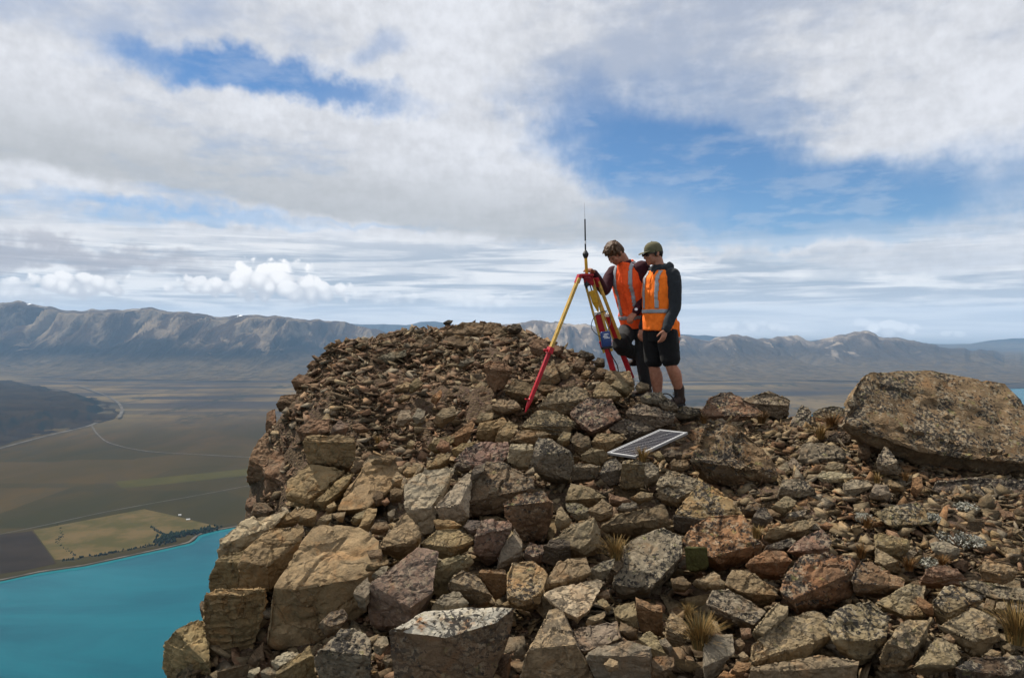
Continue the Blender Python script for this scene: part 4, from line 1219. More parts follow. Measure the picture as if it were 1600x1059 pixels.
    R('G', [(1108, 765), (1160, 748), (1220, 825), (1190, 868)], None, 'gry', .06, 'small grey splinter left of the largest grass tuft', depth=3.45)
    R('F', [(558, 830), (590, 790), (650, 540), (740, 470), (960, 398), (1092, 460), (1102, 612), (1000, 700), (880, 745), (850, 870), (650, 925), (560, 880)], [(570, 832), (700, 855), (850, 862), (885, 742), (1100, 605)], 'gry', .95, 'black and white speckled block in the centre of the slope', depth=4.25, chips=4, rough=.7)
    R('F', [(515, 830), (600, 640), (655, 560), (655, 690), (575, 810)], None, 'brn', .2, 'brown slab edge left of the black and white speckled block', depth=4.3)
    R('F', [(202, 200), (245, 62), (340, 78), (525, 172), (455, 215), (385, 240), (270, 220)], [(205, 200), (345, 105), (522, 178)], 'tan', .06, 'triangular rock with a dark underside below the panel', depth=5.15, chips=4)
    R('F', [(535, 140), (640, 178), (715, 212), (660, 238), (540, 225)], None, 'rst', .05, 'small rusty wedge right of the triangular rock', depth=5.15)
    R('F', [(375, 275), (490, 188), (575, 250), (565, 325), (460, 358), (400, 310)], None, 'tan', .1, 'tan stone behind the tan angular rock in the middle', depth=4.95)
    R('F', [(200, 215), (300, 215), (400, 260), (380, 330), (290, 350), (280, 260)], None, 'gry', .45, 'small speckled stone left of the tan stone in the middle', depth=4.95)
    R('F', [(112, 495), (200, 420), (430, 318), (485, 420), (485, 545), (350, 618), (260, 568), (130, 528)], [(118, 500), (330, 570), (405, 500), (435, 335)], 'tan', .06, 'large angular tan rock with a hollow, middle of the slope', depth=4.5, chips=6)
    R('F', [(472, 402), (560, 338), (800, 255), (950, 228), (985, 270), (995, 405), (850, 468), (700, 458), (500, 428)], [(478, 392), (620, 300), (800, 270), (980, 335)], 'brn', .06, 'long brown slab with a dark shaded front above the speckled block', depth=4.75, chips=4, under=.45)
    R('F', [(590, 270), (640, 215), (750, 210), (760, 260), (680, 290)], None, 'gry', .25, 'small grey stone on top of the long brown slab', depth=4.95)
    R('F', [(690, 180), (780, 130), (880, 140), (870, 180), (760, 210)], None, 'tan', .1, 'small tan stone below the squared speckled rock', depth=5.15)
    R('F', [(1038, 285), (1110, 208), (1250, 48), (1330, 98), (1500, 218), (1545, 305), (1400, 320), (1270, 378), (1060, 325)], [(1042, 305), (1250, 335), (1500, 285)], 'och', .6, 'orange-grey lichened rock below the big brown boulder', depth=4.95, chips=5)
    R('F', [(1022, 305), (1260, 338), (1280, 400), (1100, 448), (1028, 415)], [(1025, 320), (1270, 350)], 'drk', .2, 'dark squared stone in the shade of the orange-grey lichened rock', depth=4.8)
    R('J', [(128, 455), (180, 400), (300, 370), (330, 310), (580, 298), (645, 460), (735, 520), (725, 600), (420, 700), (330, 650), (310, 560), (145, 555)], [(132, 545), (310, 552), (345, 632), (500, 545), (650, 500), (730, 525)], 'org', .6, 'colourful orange and purple lichened boulder with a white vein', depth=4.45, chips=3, under=.5)
    R('J', [(142, 555), (180, 545), (318, 552), (330, 700), (225, 735), (158, 722)], [(144, 560), (315, 560)], 'grn', .02, 'olive green squared face below the colourful lichened boulder', depth=4.40, chips=2, rough=.5)
    R('F', [(1002, 785), (1100, 768), (1175, 830), (1120, 878), (1020, 868)], None, 'brn', .06, 'brown stone below the green-faced block', depth=4.2)
    R('F', [(1165, 825), (1330, 728), (1382, 760), (1395, 805), (1270, 868)], None, 'tan', .06, 'tan wedge below the green-faced block', depth=4.2)
    R('F', [(1280, 830), (1380, 790), (1440, 830), (1400, 870), (1300, 870)], None, 'tan', .1, 'small tan stone right of the tan wedge', depth=4.1)
    # --- right foreground
    R('K', [(205, 495), (260, 388), (370, 383), (480, 440), (665, 550), (570, 665), (420, 600), (235, 570)], [(210, 495), (430, 588), (570, 658)], 'gry', .6, 'grey-white lichened slab beside the largest grass tuft', depth=3.85, chips=4)
    R('K', [(332, 345), (425, 228), (520, 233), (700, 350), (765, 400), (745, 455), (600, 488), (480, 418)], [(336, 348), (490, 412), (525, 378), (745, 435)], 'tan', .12, 'brown ridged slab above the grey-white lichened slab', depth=4.05)
    R('K', [(508, 215), (560, 140), (660, 93), (800, 88), (865, 170), (795, 235), (790, 295), (680, 268), (540, 262)], [(512, 195), (640, 155), (855, 175)], 'org', .06, 'tan stone with an orange front below the colourful boulder', depth=4.2)
    R('K', [(748, 415), (800, 270), (850, 190), (960, 108), (1060, 118), (1310, 128), (1372, 200), (1315, 265), (1325, 445), (1150, 510), (880, 528), (860, 475)], [(800, 400), (865, 470), (965, 335), (1145, 255), (1312, 258)], 'rst', .6, 'big rugged red-brown rock dark with lichen, right foreground', depth=3.85, chips=8, rough=1.2)
    R('M', [(290, 330), (300, 260), (365, 168), (450, 178), (700, 318), (695, 365), (545, 428), (310, 410)], [(298, 340), (450, 305), (690, 372)], 'rst', .5, 'orange-edged lichened rock right of the big rugged red-brown rock', depth=3.9)
    R('K', [(552, 700), (740, 478), (835, 508), (825, 585), (645, 745), (560, 738)], [(556, 700), (640, 735), (820, 560)], 'tan', .06, 'tan slab leaning below the big rugged rock', depth=3.6)
    R('K', [(1180, 800), (1080, 620), (1280, 498), (1440, 473), (1612, 590), (1560, 765), (1450, 905), (1370, 918)], [(1185, 765), (1260, 752), (1450, 775), (1570, 745)], 'tan', .6, 'domed tan rock with a large black lichen patch, bottom right', depth=3.5, chips=4)
    R('K', [(535, 905), (558, 800), (830, 578), (1080, 540), (1200, 720), (1025, 795), (830, 975), (580, 968)], [(545, 950), (800, 845), (960, 765), (1185, 722)], 'tan', .25, 'long grey-brown slab left of the domed rock at the bottom', depth=3.5, chips=4)
    R('K', [(530, 1110), (555, 970), (900, 985), (1080, 878), (1375, 920), (1355, 1110)], [(540, 1000), (900, 1000), (1080, 930), (1365, 960)], 'tan', .15, 'low rounded tan rock cut by the bottom edge', depth=3.3, chips=4, rough=.7)
    R('K', [(185, 885), (200, 740), (240, 723), (412, 718), (425, 870), (300, 1000), (200, 1060)], [(190, 970), (290, 930), (420, 870)], 'gry', .12, 'pale grey angular stone below the largest grass tuft', depth=3.4)
    R('K', [(285, 1080), (340, 1000), (435, 1030), (435, 1080)], None, 'org', .03, 'bright orange stone at the bottom edge', depth=3.25)
    R('K', [(385, 1015), (440, 928), (550, 940), (475, 1055)], None, 'org', .06, 'rust-brown stone above the bright orange one', depth=3.35)
    R('K', [(448, 882), (490, 853), (545, 910), (480, 930)], None, 'tan', .04, 'little tan pebble right of the pale grey angular stone', depth=3.42)
    R('K', [(462, 680), (550, 678), (555, 745), (480, 765)], None, 'rst', .04, 'small rusty cube right of the largest grass tuft', depth=3.6)
    R('K', [(420, 770), (470, 750), (510, 800), (470, 850), (425, 850)], None, 'brn', .1, 'small brown stone behind the pale grey angular stone', depth=3.5)
    R('M', [(475, 488), (740, 338), (855, 358), (805, 455), (835, 600), (700, 598)], [(480, 492), (715, 590), (830, 580)], 'tan', .3, 'wide tan slab dotted with lichen, right of the domed rock', depth=3.75, chips=4)
    R('M', [(776, 465), (810, 443), (905, 500), (918, 585), (860, 578)], None, 'org', .04, 'small orange-brown wedge between two lichened slabs', depth=3.7)
    R('M', [(898, 475), (1000, 368), (1150, 358), (1315, 430), (1265, 510), (1020, 580), (1000, 650), (930, 630)], [(902, 482), (1020, 568), (1305, 445)], 'tan', .75, 'slab with yellow and black lichen at the lower right', depth=3.75, chips=4)
    R('M', [(500, 995), (505, 930), (560, 780), (680, 628), (910, 600), (885, 690), (755, 900), (700, 970)], [(545, 790), (700, 838), (785, 822), (900, 612)], 'tan', .3, 'tan block with a pointed top, bottom right', depth=3.4, chips=4)
    R('M', [(935, 665), (1200, 523), (1372, 600), (1415, 745), (1285, 888), (1210, 898), (1080, 750)], [(940, 668), (1210, 778), (1405, 735)], 'tan', .3, 'diamond-shaped tan slab left of the grass tuft at the right edge', depth=3.5, chips=4)
    R('M', [(755, 978), (930, 738), (1090, 800), (1135, 905), (1060, 968), (820, 990)], [(810, 955), (950, 885), (1065, 958)], 'tan', .25, 'pyramid-shaped tan rock at the bottom right', depth=3.35)
    R('M', [(970, 745), (1030, 718), (1085, 770), (1040, 808)], None, 'tan', .15, 'rounded pebble on top of the pyramid-shaped rock', depth=3.5)
    R('M', [(1108, 335), (1190, 308), (1640, 390), (1640, 475), (1380, 465), (1260, 405)], [(1112, 342), (1380, 458), (1640, 468)], 'gry', .4, 'long flat grey slab at the right edge', depth=3.8, chips=3)
    R('M', [(1275, 570), (1310, 448), (1385, 470), (1365, 600)], None, 'brn', .15, 'upright brown stone under the long flat slab', depth=3.65)
    R('M', [(1375, 550), (1390, 478), (1475, 478), (1475, 570)], None, 'tan', .12, 'squat tan stone under the long flat slab', depth=3.65)
    R('M', [(1480, 580), (1500, 490), (1640, 500), (1640, 600)], None, 'drk', .6, 'dark lichened stone at the right edge behind the grass tuft', depth=3.65)
    R('M', [(798, 335), (850, 228), (940, 188), (1100, 238), (1175, 320), (1060, 358), (900, 350)], None, 'rst', .15, 'layered reddish-brown stone in the right foreground', depth=4.05, strata=1)
    R('M', [(462, 115), (480, 68), (600, 140), (675, 250), (650, 270), (560, 240), (470, 180)], None, 'tan', .06, 'tilted smooth tan block in the right foreground', depth=4.3)
    R('M', [(1250, 240), (1300, 150), (1500, 205), (1555, 265), (1400, 345), (1290, 320)], None, 'och', .2, 'mossy yellowish boulder near the right edge', depth=4.1)
    R('M', [(1080, 980), (1200, 895), (1400, 925), (1640, 890), (1640, 1110), (1090, 1110)], None, 'drk', .75, 'dark mossy boulder in the bottom right corner', depth=3.25)
    R('M', [(1275, 895), (1350, 833), (1425, 860), (1425, 915), (1300, 920)], None, 'tan', .08, 'smooth pale pebble beside the dark corner boulder', depth=3.4)
    R('M', [(1418, 905), (1470, 862), (1525, 905), (1480, 925)], None, 'tan', .08, 'little pebble right of the smooth pale one, lower right', depth=3.4)
    R('M', [(1430, 820), (1490, 775), (1530, 840), (1500, 890)], None, 'tan', .1, 'small brown stone at the foot of the grass tuft at the right edge', depth=3.45)
    # --- right flat
    R('I', [(190, 520), (270, 290), (330, 170), (400, 105), (520, 90), (680, 93), (900, 98), (1080, 148), (1240, 178), (1380, 188), (1450, 198), (1548, 330), (1700, 450), (1830, 600), (1830, 840), (1596, 892), (1100, 892), (800, 872), (700, 795), (420, 625), (385, 560)],
      [(230, 480), (400, 470), (560, 488), (740, 640), (840, 700), (1200, 730), (1596, 790), (1825, 800)], 'brk', .68, 'huge lichened boulder at the right edge, the largest of all', depth=5.6, chips=7, rough=.75, under=.9, fat=.75, lean=1.1)
    R('I', [(855, 1045), (920, 930), (1190, 898), (1640, 905), (1640, 1150), (1500, 1180), (1360, 1160), (1020, 1090)], None, 'prp', .7, 'dark lichened rock lying under the huge boulder', depth=5.3)
    R('H', [(168, 660), (250, 440), (320, 380), (450, 378), (520, 398), (700, 540), (830, 700), (872, 790), (765, 915), (640, 965), (450, 895), (310, 805)], [(195, 655), (450, 660), (580, 690), (860, 792)], 'brn', .5, 'big brown humped boulder right of the solar panel', depth=5.55, chips=9, rough=1.25)
    R('H', [(268, 300), (330, 190), (420, 153), (490, 158), (550, 198), (645, 230), (765, 335), (700, 410), (540, 425), (330, 380)], [(278, 330), (450, 305), (730, 345)], 'rst', .6, 'brown boulder on the skyline right of the surveyors', depth=7.4, chips=8)
    R('H', [(560, 205), (700, 180), (780, 148), (900, 188), (942, 220), (932, 335), (860, 360), (760, 335), (640, 235)], [(640, 240), (780, 250), (930, 260)], 'gry', .6, 'squared boulder with a black hollow on the skyline', depth=7.5)
    R('H', [(928, 410), (1000, 290), (1035, 248), (1080, 263), (1108, 300), (1095, 430), (1040, 528), (960, 498)], None, 'gry', .75, 'dark pointed pinnacle stone on the skyline', depth=6.9)
    R('H', [(1105, 315), (1160, 280), (1270, 258), (1360, 278), (1360, 410), (1200, 410), (1120, 375)], None, 'gry', .6, 'grey rock on the skyline against the huge boulder', depth=7.4)
    R('H', [(1190, 560), (1230, 480), (1330, 450), (1410, 470), (1420, 560), (1300, 590)], None, 'drk', .4, 'dark rock in the shade left of the huge boulder', depth=6.4)
    R('H', [(995, 655), (1030, 548), (1080, 522), (1300, 558), (1405, 600), (1405, 678), (1205, 665), (1150, 745), (1100, 788), (1050, 778)], [(1005, 662), (1205, 642), (1402, 655)], 'gry', .6, 'grey flat-topped slab on the right flat', depth=5.95, chips=4)
    R('H', [(915, 685), (970, 638), (1055, 790), (1035, 805), (960, 768)], None, 'gry', .1, 'upright grey slate left of the flat-topped slab', depth=5.8)
    R('H', [(835, 715), (920, 678), (955, 775), (900, 798)], None, 'gry', .15, 'grey square stone right of the big brown humped boulder', depth=5.75)
    R('H', [(1336, 845), (1430, 808), (1540, 818), (1564, 862), (1400, 968), (1340, 908)], [(1340, 895), (1430, 885), (1560, 868)], 'pal', .1, 'pale cracked block on the right flat', depth=5.3)
    R('H', [(1135, 795), (1180, 748), (1390, 768), (1425, 800), (1300, 848), (1180, 838)], None, 'pal', .2, 'low pale stone left of the pale cracked block', depth=5.5)
    R('H', [(1195, 725), (1230, 688), (1352, 693), (1355, 755), (1210, 768)], None, 'tan', .12, 'tan stone below the flat-topped slab', depth=5.7)
    R('I', [(475, 770), (540, 658), (590, 690), (675, 845), (640, 888), (490, 868)], None, 'gry', .6, 'speckled triangular stone under the lip of the huge boulder', depth=5.5)
    R('I', [(735, 1005), (750, 900), (825, 888), (838, 970), (780, 1038)], None, 'org', .06, 'orange-brown standing stone below the huge boulder', depth=5.2)
    R('I', [(555, 935), (580, 908), (695, 970), (685, 1005), (600, 988)], None, 'och', .08, 'yellowish flat stone below the huge boulder', depth=5.25)
    R('I', [(420, 1055), (470, 940), (560, 958), (605, 1030), (560, 1075)], None, 'gry', .15, 'grey cracked stone right of the pale cracked block', depth=5.1)
    R('I', [(330, 740), (340, 640), (430, 640), (440, 740), (390, 770)], None, 'brn', .2, 'brown stone in the hollow left of the huge boulder', depth=5.9)
    R('J', [(796, 255), (910, 163), (995, 200), (965, 255), (880, 305)], None, 'tan', .06, 'clean tan stone below the big brown humped boulder', depth=4.95)
    R('J', [(735, 488), (830, 450), (1110, 328), (1135, 370), (1050, 428), (850, 488)], None, 'tan', .1, 'long low tan slab above the black streaked stones', depth=4.55)
    R('H', [(835, 945), (880, 808), (1050, 818), (1155, 925), (1020, 948)], None, 'gry', .5, 'grey speckled slab at the right foot of the big brown humped boulder', depth=5.2)
    R('J', [(895, 345), (940, 288), (1072, 263), (1055, 312), (930, 360)], None, 'gry', .95, 'black and white striped stone on the gravel', depth=4.8)
    R('J', [(725, 600), (780, 530), (950, 480), (990, 500), (900, 570), (780, 610)], None, 'prp', .8, 'blackish streaked stone left of the red-faced rock', depth=4.4)
    R('J', [(915, 585), (980, 508), (1100, 438), (1180, 418), (1255, 500), (1235, 605), (1050, 610)], [(925, 590), (1050, 560), (1240, 560)], 'red', .5, 'rock with a brick red face behind the rugged red-brown rock', depth=4.35)
    R('J', [(1160, 398), (1210, 358), (1275, 385), (1220, 415)], None, 'org', .04, 'single orange stone on the gravel', depth=4.65)
    R('J', [(645, 340), (700, 260), (750, 238), (812, 330), (765, 395), (670, 398)], None, 'prp', .35, 'round purplish-grey stone right of the colourful boulder', depth=4.75)
    R('J', [(560, 265), (680, 203), (724, 232), (692, 316), (600, 318)], None, 'brn', .25, 'brown stone between the colourful boulder and the humped boulder', depth=4.85)
    R('L', [(465, 292), (580, 238), (800, 213), (852, 240), (895, 372), (600, 408), (540, 378)], [(478, 302), (560, 388), (885, 378)], 'tan', .75, 'tilted black-spotted slab in the middle of the right gravel', depth=4.75, chips=4)
    R('L', [(460, 455), (500, 445), (722, 488), (745, 565), (660, 618), (560, 618), (470, 548)], None, 'och', .2, 'flat ochre slab on the gravel below the black-spotted slab', depth=4.4)
    R('L', [(880, 520), (1000, 500), (1110, 560), (1110, 610), (990, 640), (900, 580)], None, 'gry', .3, 'pale grey stone on the gravel right of the flat ochre slab', depth=4.35)
    # --- the mound
    R('O', [(555, 375), (600, 348), (740, 368), (785, 420), (725, 565), (650, 592), (590, 535)], [(560, 400), (660, 430), (770, 430)], 'rst', .08, 'large brown block on the mound left of the front tripod leg', depth=7.75)
    R('O', [(705, 578), (800, 478), (900, 518), (985, 600), (975, 648), (880, 658), (760, 638)], [(715, 580), (805, 500), (860, 570), (960, 630)], 'brn', .06, 'dark angular block with a sharp edge beside the front tripod leg', depth=7.45, under=.4)
    R('O', [(615, 690), (680, 643), (800, 648), (865, 722), (700, 752), (620, 728)], None, 'tan', .25, 'flat grey stone at the red tip of the front tripod leg', depth=7.3)
    R('O', [(960, 560), (1000, 535), (1130, 545), (1120, 590), (1000, 610)], None, 'brn', .1, 'low brown stone behind the red part of the tripod leg', depth=7.6)
    R('O', [(258, 140), (400, 58), (560, 66), (722, 108), (705, 165), (600, 208), (500, 178), (300, 188)], [(265, 150), (450, 130), (700, 150)], 'brn', .06, 'long brown bedrock hump on top of the mound', depth=10.4)
    R('O', [(736, 122), (780, 73), (832, 73), (854, 110), (820, 146), (760, 146)], None, 'drk', .4, 'black stone on the crest of the mound', depth=10.2)
    R('O', [(250, 70), (290, 45), (330, 50), (320, 70), (270, 82)], None, 'drk', .2, 'dark loose stone on the very top of the mound', depth=11.0)
    R('O', [(-5, 255), (60, 188), (150, 163), (218, 220), (192, 285), (60, 308)], None, 'brn', .06, 'rounded brown bedrock knob high on the left of the mound', depth=9.6)
    R('O', [(895, 235), (930, 178), (1040, 188), (1055, 262), (990, 318), (920, 298)], None, 'rst', .05, 'jointed brown bedrock block on the right shoulder of the mound', depth=8.9)
    R('O', [(1055, 278), (1100, 218), (1165, 280), (1122, 318)], None, 'rst', .06, 'reddish wedge behind the yellow tripod leg', depth=8.9)
    R('O', [(1105, 395), (1170, 338), (1230, 440), (1182, 518), (1128, 478)], None, 'tan', .05, 'tan cracked plate right of the red tripod leg', depth=8.1)
    R('O', [(985, 440), (1090, 338), (1142, 500), (1100, 548), (980, 548)], None, 'tan', .08, 'tan broken block directly behind the red tripod leg', depth=8.0)
    R('O', [(1225, 400), (1265, 330), (1330, 340), (1310, 430), (1250, 450)], None, 'brn', .1, 'brown block on the right end of the mound', depth=8.3)
    R('O', [(1262, 310), (1290, 268), (1390, 298), (1405, 335), (1330, 358)], None, 'drk', .2, 'dark stone on the right crest of the mound', depth=8.6)
    R('O', [(1285, 490), (1330, 418), (1372, 430), (1355, 488)], None, 'och', .06, 'golden stone at the right foot of the mound', depth=7.9)
    R('O', [(1390, 370), (1420, 328), (1475, 340), (1480, 400), (1410, 400)], None, 'drk', .25, 'dark stone at the end of the mound beside the rear tripod legs', depth=8.1)
    R('O', [(1385, 440), (1430, 400), (1500, 420), (1480, 490), (1400, 490)], None, 'brn', .15, 'brown stone left of the slab at the rear tripod feet', depth=7.7)
    R('O', [(15, 785), (60, 708), (122, 730), (112, 818), (60, 838)], None, 'gry', .06, 'smooth grey-brown stone low on the scree of the mound', depth=7.0)
    R('O', [(175, 808), (240, 718), (340, 688), (360, 762), (222, 838)], None, 'tan', .1, 'broad mossy tan stone low on the scree of the mound', depth=7.0)
    R('O', [(155, 665), (240, 568), (250, 600), (192, 678)], None, 'org', .03, 'slim red-brown flake in the middle of the scree', depth=7.5)
    R('O', [(-5, 530), (50, 488), (104, 520), (50, 578), (0, 590)], None, 'och', .04, 'pale orange stone in the middle of the scree', depth=7.9)
    R('O', [(365, 395), (480, 318), (495, 350), (410, 402)], None, 'gry', .1, 'grey slate-like stone in the upper scree', depth=8.5)
    R('O', [(325, 238), (350, 188), (494, 198), (452, 246), (380, 272)], None, 'brn', .05, 'brown overhanging ledge stone below the mound top', depth=9.6)
    R('N', [(705, 275), (760, 238), (882, 238), (885, 312), (800, 345), (708, 325)], None, 'rst', .06, 'reddish squared rock on the upper left skyline of the mound', depth=9.4)
    R('N', [(650, 415), (740, 373), (845, 388), (846, 422), (760, 448)], None, 'org', .05, 'flat rusty slab below the reddish skyline rock', depth=9.0)
    R('N', [(520, 400), (570, 350), (660, 345), (690, 390), (600, 425)], None, 'rst', .06, 'red-brown rock on the left skyline of the mound', depth=9.3)
    R('N', [(1035, 205), (1080, 143), (1165, 160), (1105, 202)], None, 'brn', .2, 'pointed brown rock on the mound skyline', depth=10.2)
    R('N', [(1045, 248), (1120, 178), (1240, 198), (1314, 252), (1130, 270)], None, 'brn', .06, 'long brown rock below the pointed skyline rock', depth=9.9)
    R('N', [(1335, 298), (1380, 218), (1512, 178), (1534, 240), (1430, 308)], None, 'brn', .06, 'big brown bedrock block left of the mound top', depth=9.7)
    R('N', [(1045, 355), (1160, 288), (1284, 268), (1285, 315), (1130, 378)], None, 'gry', .1, 'grey weathered slab on the upper left of the mound', depth=9.2)
    R('N', [(930, 235), (970, 185), (1040, 190), (1030, 230), (960, 250)], None, 'brn', .1, 'brown stone on the left skyline below the pointed rock', depth=9.9)
    R('N', [(295, 680), (330, 618), (505, 588), (445, 705), (370, 735), (300, 710)], None, 'rst', .05, 'jutting brown ledge on the left edge of the mound', depth=8.7)
    R('N', [(215, 835), (222, 750), (290, 713), (305, 865), (218, 890)], None, 'rst', .06, 'upright red-brown column at the left edge of the mound', depth=8.45)
    R('N', [(335, 805), (380, 738), (436, 820), (415, 898), (350, 918)], None, 'rst', .1, 'narrow block right of the upright red-brown column', depth=8.3)
    R('N', [(405, 510), (470, 448), (605, 500), (560, 538), (430, 560)], None, 'rst', .06, 'brown rock on the left edge of the mound above the ledge', depth=8.95)
    R('N', [(865, 508), (920, 463), (1004, 475), (960, 516)], None, 'gry', .08, 'flat grey stone in the upper left scree', depth=8.7)
    R('N', [(705, 910), (780, 798), (846, 850), (826, 918)], None, 'red', .03, 'red triangular stone just above the dark squared block', depth=6.9)
    R('N', [(1185, 595), (1280, 508), (1314, 520), (1294, 588)], None, 'och', .04, 'orange-tan flake in the middle of the scree, left piece', depth=8.2)
    R('N', [(1195, 655), (1260, 603), (1314, 620), (1234, 668)], None, 'och', .04, 'orange-tan flake in the middle of the scree, lower piece', depth=7.9)
    R('N', [(1195, 840), (1240, 720), (1310, 725), (1320, 790), (1260, 850)], None, 'gry', .08, 'blue-grey stone left of the smooth one low on the scree', depth=7.1)
    R('N', [(1055, 998), (1110, 943), (1155, 980), (1112, 1036)], None, 'rst', .05, 'round rusty stone at the foot of the scree', depth=6.7)
    R('N', [(1275, 1000), (1310, 950), (1350, 965), (1330, 1020)], None, 'tan', .05, 'small tan stone at the foot of the scree', depth=6.7)
    R('N', [(855, 835), (940, 828), (1004, 880), (900, 898)], None, 'rst', .05, 'brown flat stone above the dark squared block', depth=7.0)
    R('N', [(465, 545), (520, 523), (616, 545), (540, 566)], None, 'tan', .05, 'thin tan slab near the left edge of the mound', depth=8.7)
    R('N', [(150, 965), (220, 898), (324, 908), (300, 990), (180, 1000)], None, 'rst', .08, 'red-brown rock on the left cliff below the upright column', depth=8.2)
    # the left cliff face of the mound
    R('B', [(262, 440), (300, 250), (350, 155), (470, 95), (480, 200), (430, 400), (390, 455)], None, 'rst', .12, 'overhanging red-brown cliff rock at the far left of the mound', depth=7.9, strata=.6)
    R('B', [(380, 330), (450, 210), (560, 120), (730, 250), (620, 400), (560, 620), (390, 660)], None, 'rst', .15, 'broad red-brown cliff face left of the dark squared block', depth=7.5, rough=1.5, chips=14)
    R('B', [(248, 645), (270, 570), (345, 535), (345, 640), (300, 690)], None, 'rst', .1, 'small reddish rock at the foot of the mound cliff', depth=7.5)
    R('B', [(290, 700), (320, 600), (420, 600), (480, 660), (400, 720)], None, 'brn', .1, 'brown rock at the bottom of the mound cliff behind the pale boulder', depth=7.2)
    R('N', [(440, 880), (560, 790), (700, 790), (710, 890), (560, 930), (480, 960)], None, 'rst', .15, 'red-brown bedrock left of the red triangular stone', depth=7.5, rough=1.4)


named_rocks()
# ------------------------------------------------------------------ loose stones: shared shapes
def stone_library(n, L, seed, flat=(.3, .7)):
    lib = []
    for k in range(n):
        rg = np.random.default_rng(seed + k)
        p = rg.normal(size=(8 if k % 2 else 7, 3))
        p /= np.linalg.norm(p, axis=1)[:, None]
        p *= np.array([0.58, 0.58 * rg.uniform(.45, .95), 0.5 * rg.uniform(*flat)])
        p *= rg.uniform(.75, 1.15, (len(p), 1))
        V, T = hull(p)
        if L:
            V, T = rough_rock(V, T, 1.0, seed + k, L, 4, 0.8)
        V = V - V.mean(0)
        lib.append((V, T))
    return lib


def visible(x, y, z):
    c, s = math.cos(PITCH), math.sin(PITCH)
    yy = y * c + z * s
    zz = -y * s + z * c
    return W / 2 + F * x / yy, H / 2 - F * zz / yy


def rand_rot(rg, tilt=0.5):
    return np.array(Euler((rg.normal() * tilt, rg.normal() * tilt, rg.uniform(0, 6.283))).to_matrix())


def zone_of(x, y):
    """mound scree / right-hand gravel / outcrop and talus"""
    if y > 6.75 + 0.12 * abs(x + 0.3) and x < 1.1:
        return 'mound'
    if x > 1.2 and y > 4.0:
        return 'gravel'
    return 'talus'


PAL = dict(mound=['brn', 'rst', 'rst', 'brk', 'rst', 'tan', 'gry'], gravel=['tan', 'och', 'gry', 'rst', 'tan', 'org', 'brn'], talus=['tan', 'brn', 'gry', 'och', 'tan', 'rst'])
LOOSE = dict(mound=('loose brown stone among the scree of the rounded mound', 'loose stones on the mound'),
             gravel=('loose stone scattered on the gravelly flat at the right', 'loose stones on the right flat'),
             talus=('small broken stone caught in the gaps between the boulders', 'small stones between the boulders'))


WORDS = dict(och='ochre', tan='tan', brn='brown', gry='grey', red='reddish', org='orange-brown', drk='dark', rst='rusty')


def neighbour_label(px, py, tint, size, used):
    """say where a loose stone lies by the nearest named rock"""
    best = sorted(CENTRES, key=lambda c: (c[0] - px) ** 2 + (c[1] - py) ** 2)
    for cx, cy, lab in best[:4]:
        head = lab
        for stop in (',', ' at ', ' with ', ' on ', ' in ', ' under ', ' left ', ' right ', ' above ', ' below ', ' behind ', ' beside ', ' between ', ' lying ', ' leaning ', ' against ', ' thick ', ' dipping ', ' split ', ' sticking ', ' directly ', ' pointing ',
                     ' perched ', ' just ', ' high ', ' low ', ' near ', ' along ', ' the ', ' resting ', ' wedged ', ' tucked ', ' touching ', ' set ', ' tipped ', ' dotted ', ' cut ', ' dark with ', ' speckled on '):
            head = head.split(stop)[0]
        dx, dy = px - cx, py - cy
        where = ('right of' if dx > 0 else 'left of') if abs(dx) > abs(dy) else ('just below' if dy > 0 else 'just above')
        text = 'loose small %s stone %s the %s' % (WORDS.get(tint, 'brown'), where, head)
        if len(text.split()) <= 16 and text not in used:
            used.add(text)
            return text
    return None


